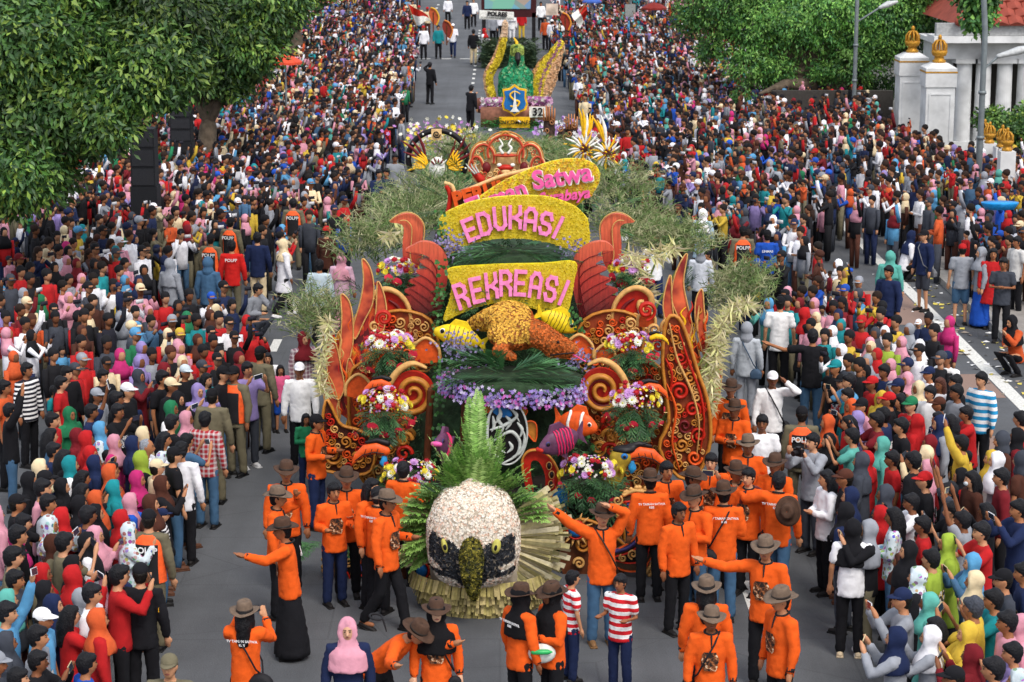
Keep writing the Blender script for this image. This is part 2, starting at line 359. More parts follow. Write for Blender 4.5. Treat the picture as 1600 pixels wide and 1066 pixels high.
# ================================================================== people
skin_m = objcol('skin', .55, 30, .08, .1, .003)
dark_m = mat('eye_dark', (.01, .008, .007), .4, 30, .1, 0)
lip_m = mat('lip', (.25, .07, .06), .5, 30, .1, 0)
cloth_m = objcol('cloth', .92, 8, .12, .5, .02)
PAT = {'Z': objcol('cloth_striped', pattern=('stripe', (.8, .8, .8), 14)), 'X': objcol('cloth_plaid', pattern=('plaid', (.55, .5, .5))),
       'Q': objcol('cloth_floral', pattern=('floral', None, 16, .42)), 'I': objcol('cloth_dotted', pattern=('dots', (.8, .8, .8), 22, .35)),
       '5': objcol('cloth_wide_stripes', pattern=('stripe', (.8, .8, .8), 9)), '4': objcol('cloth_camouflage', pattern=('dots', (.30, .30, .14), 26, .45))}
hair_m = objcol('hair', .55, 55, .35, .9, .015)
hat_m = mat('hat_felt', srgb('#4a3529'), .9, 18, .2, .3)
hat_m2 = mat('hat_felt_grey', srgb('#6b5a4c'), .9, 18, .2, .3)
band_m = mat('hat_band', (.02, .015, .012), .7, 20, .1, 0)
shoe_m = objcol('shoe', .6, 20, .1, .1)
COL = dict(K='#17171b', N='#1c2748', W='#e9e9ee', G='#8d9199', R='#b01f22', M='#6e1a22', P='#cc8f9f', H='#b52b6b', B='#1f4fae', S='#5593bd', T='#1b7f86', O='#c4552c', Y='#c9a93c', E='#23704a', L='#8fa63a', A='#d8c5a0', C='#4a2a20', V='#8a7bb0', D='#3b3f48', F='#6a6450', J='#3f5f7d', U='#5aa79b',
           Z='#20202a', X='#a02a33', Q='#c9d6dc', I='#1c2455')
COL['5'] = '#2a93c8'; COL['4'] = '#23281a'
NAME = dict(K='black', N='navy', W='white', G='grey', R='red', M='maroon', P='pink', H='magenta', B='blue', S='sky blue', T='teal', O='orange', Y='yellow', E='green', L='lime', A='beige', C='brown', V='lavender', D='charcoal', F='khaki', J='denim', U='mint', Z='black and white striped', X='red plaid', Q='pale floral', I='white dotted navy')
NAME['5'] = 'blue striped'; NAME['4'] = 'camouflage'
SKIN = ['#b07a58', '#a06a48', '#8f5c3e', '#c08d6c', '#7d4f35', '#b98664']
def U3(*a): return Vector(a).normalized()
# arm poses: (upper dir, forearm dir) for the person's own left (+x) arm; mirrored for the right (-x)
ARM = dict(down=(U3(.24, .02, -1), U3(.06, -.25, -1)), front=(U3(.22, -.15, -1), U3(-.75, -.7, .12)), film=(U3(.22, -.75, -.5), U3(-.33, -.35, .8)),
           high=(U3(.2, -.45, .8), U3(-.1, -.3, 1)), side=(U3(1, -.15, -.12), U3(1, -.25, .30)), fwd=(U3(.15, -1, -.32), U3(-.05, -1, .38)),
           head=(U3(.55, -.5, .1), U3(-.75, -.1, .65)), out=(U3(.9, -.3, -.35), U3(.6, -.7, .25)), over=(U3(.35, -.2, .85), U3(-.75, -.25, .35)),
           swing=(U3(.2, .3, -1), U3(.1, .1, -1)), hold=(U3(.2, .05, -1), U3(-.1, -.9, .1)), chin=(U3(.3, -.5, -.6), U3(-.5, -.3, .9)),
           reachup=(U3(.85, -.15, .55), U3(.8, -.2, .75)))
POSES = dict(s=('down', 'down', 'stand', 0), f=('film', 'film', 'stand', 0), r=('high', 'down', 'stand', 0), u=('high', 'high', 'stand', 0), c=('front', 'front', 'stand', 0),
             p=('fwd', 'down', 'stand', 4), w=('down', 'swing', 'walk', 2), q=('film', 'front', 'squat', 12), o=('down', 'side', 'stand', 0), O=('side', 'down', 'stand', 0), h=('head', 'down', 'stand', 0),
             b=('fwd', 'out', 'walk', 48), a=('over', 'reachup', 'stand', 0), t=('hold', 'hold', 'stand', 0), x=('chin', 'down', 'walk', 0), g=('out', 'down', 'walk', 0), k=('hold', 'down', 'walk', 0), z=('front', 'down', 'stand', 0))
def skeleton(pose):
    al, ar, legs, lean = POSES[pose]
    hipz = .93 if legs != 'squat' else .42
    T = Matrix.Rotation(R(lean), 4, 'X')  # forward is -y
    def up(p): return (T @ Vector((p[0], p[1], p[2]-.93)))+Vector((0, 0, hipz))
    J = {'up': up, 'T': T.to_3x3(), 'hipz': hipz}
    for sgn, nm, key in ((1, 'L', al), (-1, 'R', ar)):
        u, f = ARM[key]; u = Vector((u.x*sgn, u.y, u.z)); f = Vector((f.x*sgn, f.y, f.z))
        if lean > 20: u2, f2 = u, f
        else: u2, f2 = J['T'] @ u, J['T'] @ f
        s = up((.175*sgn, 0, 1.40)); e = s+u2*.28; h = e+f2*.245
        J['s'+nm], J['e'+nm], J['h'+nm] = s, e, h; J['f'+nm] = f2
        if legs == 'stand': k, a = Vector((.10*sgn, -.01, .49)), Vector((.11*sgn, .02, .07))
        elif legs == 'walk': k, a = Vector((.09*sgn, -.13 if sgn > 0 else .04, .50)), Vector((.09*sgn, -.20 if sgn > 0 else .27, .08 if sgn > 0 else .12))
        else: k, a = Vector((.16*sgn, -.36, .46)), Vector((.14*sgn, -.06, .07))
        J['hip'+nm] = Vector((.09*sgn, 0, hipz-.03)); J['k'+nm] = k; J['a'+nm] = a
    return J
def add_hand(mb, h, f, sgn, fine):
    f = f.normalized(); side = f.cross(Vector((0, 0, 1)) if abs(f.z) < .9 else Vector((0, 1, 0))).normalized()
    nrm = side.cross(f)
    pe = h+f*.085
    mb.tube([h, h+f*.04, pe], [.027, .036, .033], 8)
    if fine:
        for i, (o, l) in enumerate(((-.03, .058), (-.010, .070), (.010, .066), (.030, .052))):
            b = h+f*.085+side*o; curl = nrm*.25*(1 if i % 2 else 1.1)
            mb.tube([b-f*.02, b+f*l*.5+curl*.01, b+f*l+curl*.05], [.0095, .0088, .0075], 6)
        mb.tube([h+f*.02-side*.02, h+f*.055-side*.052, h+f*.085-side*.055+nrm*.012], [.012, .010, .008], 6)
    else: mb.tube([pe, pe+f*.055], [.03, .018], 6)
def person_parts(pose, fine):
    """unscaled meshes (1.7 m figure): body, shirt (long / short / tunic), trousers, skirt, shorts"""
    J = skeleton(pose); up = J['up']; out = {}; vx = .0115 if fine else .02
    mb = MB()
    def torso(rings, n=12, grow=0):
        v, f = [], []
        for (z, rx, ry, cy) in rings:
            for k in range(n):
                a = 2*math.pi*k/n; v.append(up(((rx+grow)*math.cos(a), cy+(ry+grow)*math.sin(a), z)))
        for i in range(len(rings)-1):
            for k in range(n): f.append((i*n+k, i*n+(k+1) % n, (i+1)*n+(k+1) % n, (i+1)*n+k))
        f.append(tuple(range(n-1, -1, -1))); f.append(tuple(range(len(v)-n, len(v)))); return v, f
    # ---- body
    mb.add(*torso([(.84, .12, .08, 0), (1.0, .115, .08, 0), (1.2, .13, .085, 0), (1.36, .145, .08, 0), (1.42, .10, .065, .005), (1.47, .052, .052, .01)]))
    mb.tube([up((0, .012, 1.40)), up((0, -.008, 1.54))], [.054, .05], 10)
    rt = J['T'] if POSES[pose][3] < 20 else Matrix.Rotation(R(POSES[pose][3]*.6), 3, 'X')
    hc = up((0, -.022, 1.605))
    mb.ell(hc, (.074, .092, .108), 14, 10, rot=rt); mb.ell(hc+rt @ Vector((0, -.028, -.045)), (.056, .062, .070), 12, 8, rot=rt)
    mb.tube([hc+rt @ Vector((0, -.088, .012)), hc+rt @ Vector((0, -.108, -.022))], [.010, .017], 6)
    for s in (1, -1): mb.ell(hc+rt @ Vector((.078*s, .008, -.005)), (.012, .020, .032), 8, 6, rot=rt)
    for nm in 'LR':
        s, e, h = J['s'+nm], J['e'+nm], J['h'+nm]
        mb.tube([s, e, h], [.045, .037, .026], 8); add_hand(mb, h, J['f'+nm], 1 if nm == 'L' else -1, fine)
        hp, k, a = J['hip'+nm], J['k'+nm], J['a'+nm]
        mb.tube([hp, k, a], [.075, .050, .033], 8); mb.tube([a+Vector((0, .04, -.045)), a+Vector((0, -.11, -.05))], [.032, .03], 8, flat=1)
    body = skinmesh(mb, 'body', [skin_m, dark_m, lip_m], vx, 4200 if fine else 1150, 3)
    # face details appended to the same body mesh
    ex = MB()
    for s in (1, -1):
        ex.ell(hc+rt @ Vector((.029*s, -.0895, .012)), (.012, .006, .0055), 8, 4, 1, rot=rt)
        ex.tube([hc+rt @ Vector((.014*s, -.094, .031)), hc+rt @ Vector((.044*s, -.084, .033))], [.0045, .0035], 4, 1)
    ex.tube([hc+rt @ Vector((-.021, -.088, -.052)), hc+rt @ Vector((0, -.094, -.051)), hc+rt @ Vector((.021, -.088, -.052))], [.004, .0075, .004], 5, 2)
    body = join_raw(body, ex, 'body'); out['body'] = body
    # ---- tops
    base = [(.78, .180, .138, 0), (.93, .170, .128, 0), (1.08, .158, .118, 0), (1.24, .170, .120, -.005), (1.36, .172, .104, 0), (1.425, .115, .078, .006), (1.455, .066, .062, .01)]
    tun = [(.56, .235, .185, 0)]+base
    def top(rg, sl_):
        mb = MB(); mb.add(*torso(rg))
        for nm in 'LR':
            s, e, h = J['s'+nm], J['e'+nm], J['h'+nm]; inn = s+(up((0, 0, 1.36))-s)*.35
            if sl_: mb.tube([inn, s, s.lerp(e, .55), e, e.lerp(h, .92)], [.076, .074, .067, .062, .047], 9)
            else: mb.tube([inn, s, s.lerp(e, .62)], [.072, .070, .066], 9)
        return skinmesh(mb, 'shirt', [cloth_m], .016 if fine else .024, 2600 if fine else 560, 3, .008 if fine else .007)
    def trousers():
        mb = MB()
        mb.loft([(0, 0, J['hipz']-.16, .150, .112), (0, 0, J['hipz']-.06, .146, .106), (0, 0, J['hipz']+.08, .125, .085)])
        for nm in 'LR':
            hp, k, a = J['hip'+nm], J['k'+nm], J['a'+nm]; mb.tube([hp+Vector((0, 0, -.05)), k, a+Vector((0, 0, .02))], [.092, .072, .062], 9)
        return skinmesh(mb, 'trousers', [cloth_m], .018 if fine else .028, 1500 if fine else 320, 2, .008)
    def skirt():
        mb = MB(); mb.loft([(0, .02, .06, .25, .22), (0, .01, .5, .20, .17), (0, 0, .86, .148, .108), (0, 0, .98, .125, .085)], 16)
        return skinmesh(mb, 'skirt', [cloth_m], .02, 700, 2, .012)
    def shorts():
        mb = MB(); mb.loft([(0, 0, .78, .15, .11), (0, 0, .88, .146, .106), (0, 0, 1.0, .125, .085)])
        for nm in 'LR':
            hp, k, a = J['hip'+nm], J['k'+nm], J['a'+nm]; mb.tube([hp, k+Vector((0, 0, .03))], [.098, .088], 9)
        return skinmesh(mb, 'shorts', [cloth_m], .022, 300, 2)
    out['J'] = J; out['hc'] = hc; out['rt'] = rt
    out['make'] = dict(long=lambda: top(base, 1), short=lambda: top(base, 0), tunic=lambda: top(tun, 1), trousers=trousers, skirt=skirt, shorts=shorts)
    return out
def garment(pp, k):
    if k not in pp: pp[k] = pp['make'][k]()
    return pp[k]
def join_raw(me, mb, name):
    n0 = len(me.vertices); co_ = np.empty(n0*3); me.vertices.foreach_get('co', co_); V = [tuple(x) for x in co_.reshape(-1, 3)]
    F = [tuple(p.vertices) for p in me.polygons]; M_ = [0]*len(F)
    V += mb.v; F += [tuple(i+n0 for i in q) for q in mb.f]; M_ += mb.m
    nm = bpy.data.meshes.new(name); nm.from_pydata(V, [], F)
    for m in me.materials: nm.materials.append(m)
    nm.polygons.foreach_set('material_index', M_); nm.polygons.foreach_set('use_smooth', [True]*len(F)); nm.update()
    bpy.data.meshes.remove(me); return nm
# ---- headwear, built round the head centre (0,0,0), facing -y
HW = {}
def head_mesh(key, fine):
    k_ = (key, fine)
    if k_ in HW: return HW[k_]
    mb = MB(); vx = .011 if fine else .016; tr = 1400 if fine else 320
    if key == 'h':
        mb.ell((0, .024, .022), (.090, .096, .112), 12, 8); mb.ell((0, .045, -.045), (.070, .06, .062), 10, 6); mb.ell((0, -.040, .066), (.072, .062, .046), 10, 6); me = skinmesh(mb, 'hair', [hair_m], vx, tr+150, 2, .007)
    elif key == 'l':
        mb.ell((0, .022, .024), (.092, .096, .108), 12, 8); mb.ell((0, -.03, .075), (.072, .06, .042), 10, 6)
        mb.tube([(0, .06, 0), (0, .085, -.12), (0, .10, -.30)], [.088, .092, .07], 10)
        for s in (1, -1): mb.tube([(.075*s, .01, .02), (.083*s, .02, -.08), (.085*s, .02, -.19)], [.03, .032, .026], 7)
        me = skinmesh(mb, 'hair', [hair_m], vx, tr+150, 2, .007)
    elif key == 'b': mb.ell((0, .024, .012), (.082, .090, .1), 12, 8); mb.ell((0, .045, -.045), (.068, .058, .06), 10, 6); me = skinmesh(mb, 'hair', [hair_m], vx, tr+150, 2, .007)
    elif key in ('j', 'J'):
        mb.ell((0, .030, .018), (.102, .106, .128), 14, 10)
        for s in (1, -1): mb.tube([(.07*s, -.03, .06), (.086*s, -.035, -.03), (.05*s, -.045, -.115)], [.028, .030, .03], 7)
        mb.tube([(0, -.03, .105), (0, -.04, .09)], [.04, .035], 8)
        mb.tube([(0, .02, -.06), (0, .005, -.15)], [.088, .10], 12)
        mb.loft([(0, -.005, -.44 if key == 'J' else -.35, .228, .182), (0, 0, -.25, .212, .160), (0, .005, -.17, .125, .11), (0, .01, -.10, .09, .09)], 14)
        me = skinmesh(mb, 'hijab', [cloth_m], vx, tr+200, 3, .006)
    elif key == 'c':
        mb.ell((0, .012, .045), (.090, .104, .088), 12, 8); me0 = skinmesh(mb, 'cap', [cloth_m], vx, tr, 1)
        b = MB(); v = []; n = 8
        for i in range(n+1):
            a = math.pi*(1+i/n); v += [(.083*math.cos(a), .092*math.sin(a)+.01, .052), (.080*math.cos(a), .092*math.sin(a)-.075*abs(math.sin(a)), .034+.0), (.080*math.cos(a), .092*math.sin(a)-.075*abs(math.sin(a)), .028), (.083*math.cos(a), .092*math.sin(a)+.01, .044)]
        f = []
        for i in range(n):
            for q in range(4): f.append((i*4+q, i*4+(q+1) % 4, (i+1)*4+(q+1) % 4, (i+1)*4+q))
        b.add(v, f); me = join_raw(me0, b, 'cap')
        # hair under the cap edge
    elif key == 'F':
        n = 24; rings = []
        prof = [(.175, .040), (.182, .046), (.176, .052), (.14, .046), (.10, .052), (.098, .060)]
        v, f = [], []
        def ring(rr, z, sag, pinch=0):
            for k in range(n):
                a = 2*math.pi*k/n; x, y = math.cos(a), math.sin(a)
                zz = z-sag*abs(y)*.5*(1 if y < 0 else .5)+sag*abs(x)*.55
                rx = rr*(.88 - pinch*max(0, -y)*.6); v.append((rx*x, rr*1.04*y+.008, zz))
        for rr, z in ((.100, .034), (.150, .032), (.185, .040), (.187, .046), (.152, .040), (.104, .044)): ring(rr, z, .05 if rr > .12 else .0)
        for rr, z, pn in ((.100, .075, 0), (.096, .11, .1), (.088, .145, .35), (.070, .160, .4), (.035, .150, .2), (.004, .138, 0)): ring(rr, z, 0, pn)
        nr = len(v)//n
        for i in range(nr-1):
            for k in range(n): f.append((i*n+k, i*n+(k+1) % n, (i+1)*n+(k+1) % n, (i+1)*n+k))
        mb.add(v, f); me = mb.mesh('hat', [hat_m])
    elif key == 'band':
        mb.loft([(0, .008, .046, .0925, .107), (0, .008, .072, .0905, .106)], 24); me = mb.mesh('hat_band', [band_m])
    elif key == 'm':
        mb.ell((0, -.075, -.045), (.045, .035, .04), 10, 6); me = mb.mesh('face_mask', [cloth_m])
    elif key == 'hood':
        mb.ell((0, .028, .015), (.112, .116, .135), 14, 10); mb.tube([(0, .03, -.08), (0, .03, -.15)], [.1, .12], 12); me = skinmesh(mb, 'hood', [cloth_m], vx, tr, 3)
    HW[k_] = me; return me
_pp = {}
def parts(pose, fine):
    k = (pose, fine)
    if k not in _pp: _pp[k] = person_parts(pose, fine)
    return _pp[k]
_shoe = None
def shoe_mesh():
    global _shoe
    if _shoe is None:
        mb = MB(); mb.tube([(0, .05, .035), (0, -.04, .035), (0, -.135, .028)], [.04, .042, .035], 8); mb.box((-.042, -.17, 0), (.042, .09, .018))
        _shoe = mb.mesh('shoe', [shoe_m])
    return _shoe
_patm = {}
def patterned(me, key):
    if key not in PAT: return me
    k = (me.name, key)
    if k not in _patm:
        m2 = me.copy(); m2.materials[0] = PAT[key]; _patm[k] = m2
    return _patm[k]
def colr(key, jit=.12):
    c = srgb(COL[key]) if key in COL else srgb(key)
    f = 1+random.uniform(-jit, jit); return tuple(min(.85, x*f) for x in c)
ORANGE = '#e05a1a'
phone_meshes = {}
def phone_mesh(vert):
    if vert not in phone_meshes:
        mb = MB(); w_, h_ = (.038, .078) if vert else (.078, .038)
        mb.box((-w_, -.005, -h_), (w_, .005, h_)); mb.box((-w_*.9, -.0065, -h_*.9), (w_*.9, -.0052, h_*.9), 1)
        mb.box((-w_*.9, .0052, -h_*.9), (w_*.9, .0065, h_*.9), 1)
        phone_meshes[vert] = mb.mesh('phone', [objcol('phone_case', .4, 30, .05, 0), mat('phone_glass', (.02, .03, .05), .1, 10, .1, 0, spec=.6)], False)
    return phone_meshes[vert]
people = []
def person(loc, yaw, head='h', hcol='K', top='W', pose='s', h=1.62, bottom='N', fine=False, style='long', lower='trousers', label=None, skin=None, phone=None, shoes=None, sex=None, tcol=None, under=None, action=None, mask=False):
    """yaw: direction faced, 0 = towards the camera, + = turned to the picture's right"""
    pp = parts(pose, fine); k = h/1.7
    t = thing('person', label, 'person', loc, yaw)
    t.scale = (k, k, k)
    sk = srgb(skin or random.choice(SKIN))
    obj('body', pp['body'], t, color=sk)
    topc = srgb(tcol) if tcol else colr(top, .1)
    obj('shirt', patterned(garment(pp, style), top), t, color=topc)
    lo = lower if POSES[pose][2] == 'stand' else 'trousers'
    o = obj(lo, garment(pp, lo), t, color=colr(bottom, .1))
    J = pp['J']
    if shoes:
        for nm in 'LR':
            s = obj('shoe', shoe_mesh(), t, J['a'+nm]-Vector((0, 0, .07 if nm == 'L' or POSES[pose][2] != 'walk' else .11)), color=srgb(shoes))
            if POSES[pose][2] == 'walk' and nm == 'R': s.rotation_euler = (R(18), 0, 0)
    hc = pp['hc']; e = pp['rt'].to_euler()
    def hw(key, c):
        o = obj({'h': 'hair', 'l': 'hair', 'b': 'hair', 'j': 'hijab', 'J': 'hijab', 'c': 'cap', 'F': 'hat', 'band': 'hat_band', 'hood': 'hood', 'm': 'face_mask'}[key], head_mesh(key, fine), t, hc, color=c); o.rotation_euler = e; return o
    if head in 'hlb' and head != 'hood': hw(head, colr(hcol, .2))
    elif head in 'jJ': o = hw(head, colr(hcol)); o.data = patterned(o.data, hcol)
    elif head == 'c':
        hw('b', srgb('#15120f')); hw('c', colr(hcol))
    elif head == 'hood': hw('hood', colr(hcol))
    elif head == 'F':
        hw(under if under else 'b', srgb('#111013')); f = hw('F', (1, 1, 1)); b = obj('hat_band', head_mesh('band', fine), f)
        if hcol == 'G':
            k2 = ('Fg', fine)
            if k2 not in HW: HW[k2] = f.data.copy(); HW[k2].materials[0] = hat_m2
            f.data = HW[k2]
        f.scale = (1.02, 1.02, 1.02)
        f.rotation_euler = (e.x+R(random.uniform(-4, 6)), R(random.uniform(-5, 5)), 0)
    if mask: hw('m', srgb('#cfd8dc'))
    t['_pose'] = pose
    M = Matrix.Translation(Vector(loc)) @ Matrix.Rotation(yaw, 4, 'Z') @ Matrix.Scale(k, 4)
    rec = dict(o=t, J=J, M=M, k=k, head=head, hcol=hcol, top=top, pose=pose, sex=sex or ('woman' if head in 'jJl' else 'man'), child=h < 1.38, loc=Vector(loc), yaw=yaw, label=label, phone=None, action=action)
    if rec['child']: rec['sex'] = 'child'
    if phone is None: phone = pose in 'furq'
    if phone:
        vert = random.random() < .55
        if pose == 'f' or pose == 'u' or pose == 'q': p = (J['hL']+J['hR'])/2+(J['fL']+J['fR']).normalized()*.10 if pose != 'q' else J['hL']+J['fL']*.12
        else: p = J['hL']+J['fL'].normalized()*.13
        if pose in 'fu': vert = False
        ph = obj('mobile_phone', phone_mesh(vert), None, M @ p, color=random.choice([(.02, .02, .025), (.02, .02, .025), (.7, .7, .72), (.55, .45, .25)]))
        ph.scale = (k, k, k); ph.rotation_euler = (R(random.uniform(-15, 15)), R(random.uniform(-12, 12)), yaw); rec['phone'] = ph
    people.append(rec); return rec
# ================================================================== the crowd: head centre in photo pixels, headwear+colour, top, pose
LEFT = """21,872,hK,F,s 36,902,hK,D,s 60,897,jR,F,s 97,884,jK,K,s 72,928,jK,F,s 22,930,jU,Q,s 9,962,hK,S,r 108,905,jR,R,f 97,938,jN,N,s 128,925,hK,W,s 127,943,jG,G,s
114,960,lK,R,f 66,966,cW,S,s 149,968,jO,R,s 170,903,hK,R,f 189,888,hK,N,k 10,1000,jD,D,s 52,1004,hK,G,s 46,1030,hK,K,f 12,1034,cG,D,s 22,1056,hK,O,s 133,1038,hK,B,s
84,707,hK,N,s 107,716,lK,K,s 131,724,jN,N,s 142,708,jR,R,f 165,712,hK,O,k 216,722,jL,K,s 240,730,cA,A,s 264,716,cK,K,s
81,730,jA,P,s 86,746,cK,D,s 112,738,jT,W,s 143,742,jO,K,s 177,736,lK,K,s 210,750,jH,H,s 237,755,jC,K,f 47,754,jK,K,s 70,760,hK,P,s 110,762,jK,K,s 131,752,lK,O,s 174,765,jT,T,s 150,775,jO,W,s
84,778,hK,G,s 108,790,jK,K,s 141,775,lK,K,f 172,785,jP,B,p 227,785,jC,C,s 49,783,cK,K,f 139,800,hK,N,s 81,815,jQ,Q,f 111,812,jR,R,s 134,812,jK,K,s 165,815,jR,R,s 253,803,cN,Z,k
17,818,hK,K,p 2,812,jP,P,s 47,830,hK,K,s 99,842,hK,F,f 126,850,jK,W,s 156,838,jP,P,f 190,835,jQ,Q,f 41,850,jH,K,s 62,855,jC,F,s 30,862,cK,K,s
22,559,jO,O,s 102,548,hK,S,k 83,555,hK,K,s 132,564,cG,R,s 160,568,cK,A,s 107,575,cD,R,s 137,580,hK,W,k 160,588,hK,K,s 102,586,hK,K,s 96,597,hK,R,s 188,556,jH,H,s 230,570,jV,V,s 237,556,hK,G,r 222,588,jD,M,f
238,606,hC,K,k 97,612,hK,T,k 150,618,cG,G,s 180,623,hK,K,s 196,612,cW,K,s 212,630,lK,N,k 237,626,cR,D,k 108,648,jE,E,s 142,643,hK,N,r 183,643,hK,K,f 80,657,hK,R,s 77,682,lK,J,s 121,682,jM,M,s 156,674,jS,Q,s 144,690,jR,R,s 198,692,jN,N,s 174,696,jP,H,s 228,698,bG,W,s 233,680,jA,Y,s
5,606,hK,O,s 281,545,jP,P,s 285,567,jA,M,s 266,552,hC,K,s 320,548,hK,R,s 341,563,cK,K,s 319,572,cD,D,s 367,563,jM,O,s 386,577,hK,V,f 347,584,cK,K,s 306,590,lK,T,s 289,580,cQ,K,s 266,580,jM,M,f 253,592,hK,K,s 269,606,cA,K,s 274,620,jK,K,f 309,612,jV,V,f
268,640,jE,W,s 289,654,jP,P,s 255,663,hK,K,s 257,684,lK,Q,s 290,690,hK,J,f 14,642,hK,K,u
14,406,cZ,P,k 28,425,hK,R,s 19,438,cD,D,s 11,452,cS,W,k 30,405,cM,M,s 56,419,lK,K,s 73,430,hK,R,s 44,436,hK,K,s 72,449,hK,R,k 106,409,jP,P,s 119,412,jM,M,s 84,420,jK,K,s 108,437,lK,G,s 128,437,jP,G,f 148,414,jK,N,s 147,439,jU,S,s 195,412,lK,P,s 177,446,hK,W,f 217,440,jN,N,s 189,467,jY,K,s 138,450,cK,D,s
108,467,jP,P,f 42,474,cA,A,s 37,460,jG,R,s 84,484,cK,K,s 87,497,hK,D,s 58,500,lC,O,s 39,506,hK,W,u 9,496,hK,R,s 130,496,hK,K,s 127,516,jC,C,s 166,500,hK,Z,r 114,496,jK,R,s 191,496,jG,G,s 209,489,hK,D,s 233,487,jP,M,s 244,500,lK,P,k 212,523,cS,E,s 161,535,hK,D,s 130,538,hK,R,s 222,545,jV,V,s 233,453,cA,P,f 225,423,jK,K,s
256,464,hK,R,s 309,461,hK,K,s 332,466,cB,W,f 350,476,lK,N,r 347,450,cK,N,s 278,479,jK,K,f 269,502,cG,K,s 293,498,jE,K,s 306,500,hK,T,p 386,503,jR,R,s 367,506,cK,W,s 377,515,cN,R,f 330,520,cK,K,s 365,528,cK,K,r 285,524,cY,K,s 306,531,jC,O,s 334,534,hK,R,s 280,540,jP,P,s 340,553,jK,K,s 345,500,hK,R,p"""
RIGHT = """1402,878,jC,C,k 1435,903,jQ,K,s 1457,874,hK,L,s 1428,941,cN,G,f 1453,943,jU,U,s 1468,974,lK,K,s 1408,997,jN,G,f 1453,997,jW,G,f 1516,988,jY,Y,f 1522,1026,jM,M,f 1555,1046,hK,N,s 1534,912,jA,W,s 1516,947,hD,Y,f 1545,947,hK,T,f 1578,962,hK,P,s 1582,984,jP,P,s 1569,898,cK,D,s 1592,900,hK,N,s 1520,880,jS,J,f
1584,1024,hK,V,f 1493,1060,cK,K,s 1590,1060,jQ,W,s 1347,721,jD,D,s 1366,722,jR,R,s 1407,703,hK,4,k 1384,714,hK,R,s 1429,720,hK,K,s 1448,710,jA,A,f 1450,732,jP,P,s 1542,717,jY,W,s 1500,709,hK,Y,k 1566,722,jW,G,s 1587,716,hoodD,C,s 1551,741,hK,M,s 1527,748,lK,C,s 1510,751,jK,R,s 1454,754,cR,K,s 1478,764,hK,D,u
1328,773,jN,N,s 1324,751,cC,K,s 1390,775,jD,K,s 1384,809,jR,R,s 1322,801,jK,N,s 1409,803,lK,Q,c 1366,831,jG,K,f 1420,783,hK,W,f 1504,812,hK,G,u 1439,818,hK,R,s 1542,799,lK,K,f 1593,796,hK,N,f 1534,831,hK,R,f 1484,850,jL,L,s 1446,841,hK,W,k 1418,858,jK,K,s 1590,829,hK,R,k 1470,802,hK,K,f
1318,592,cK,K,s 1331,598,hK,S,f 1352,589,jK,K,s 1372,602,cR,R,s 1391,603,cN,N,s 1327,616,hK,T,s 1329,632,jO,K,f 1382,618,jY,Y,s 1388,633,cR,K,s 1364,637,cK,P,s 1306,662,jO,O,p 1325,660,lK,R,s 1347,657,jV,V,s 1377,658,hK,M,f 1392,644,hK,N,s 1296,690,jK,K,f 1344,683,hK,U,f 1368,695,jU,U,s 1397,680,hK,4,k
1465,601,lC,W,s 1523,593,hK,5,s 1500,595,hK,K,s 1454,614,hK,W,s 1492,615,hK,G,s 1473,631,cC,C,s 1420,642,cE,R,s 1516,646,hK,R,p 1404,611,jG,G,s 1427,606,jA,A,f 1406,629,lK,K,s 1458,652,jN,G,s 1465,662,lK,I,s 1483,662,lK,K,s 1427,659,jR,R,s 1413,664,hK,K,s 1443,690,jM,R,s 1513,695,hK,Y,r 1567,687,hoodD,C,s 1589,684,jK,M,s 1596,655,hK,R,s
1201,476,jS,U,f 1233,471,hK,T,s 1253,478,jM,K,s 1274,475,jP,P,s 1279,498,jA,A,s 1267,508,hK,P,s 1290,523,lK,T,s 1285,484,hK,W,k 1298,476,lK,P,s 1311,476,lK,M,s 1305,494,jN,P,s 1320,512,jT,B,s 1329,526,jM,M,s 1340,530,hK,Y,s 1304,521,jW,W,s 1314,549,jW,W,f 1326,564,hK,D,s 1324,577,cT,K,s 1355,534,jP,W,s 1358,545,jA,A,f
1380,521,jW,W,s 1373,530,hK,L,s 1369,555,jR,R,s 1357,562,jG,G,s 1350,570,hK,K,s 1366,579,hK,N,s 1391,572,jP,P,s 1378,481,hK,R,f 1381,493,hK,K,s 1357,506,cR,R,s 1361,518,jD,D,s 1396,503,hK,Y,f 1435,506,cW,N,k 1453,499,hK,N,s 1481,504,jH,H,s 1460,517,bK,K,s 1410,515,jG,G,f 1408,536,jP,P,s 1436,548,cK,W,s 1470,560,cD,K,s 1425,575,cN,P,s 1448,585,cN,W,s 1410,590,jP,K,s"""
TL, TR = Vector((-.3, 29.5, 0)), Vector((.6, 29.5, 0))
crowd_recs = []; rest_recs = []
LIMIT = sorted([float(e.split(',')[1]) for e in (LEFT+' '+RIGHT).split()])[-205]
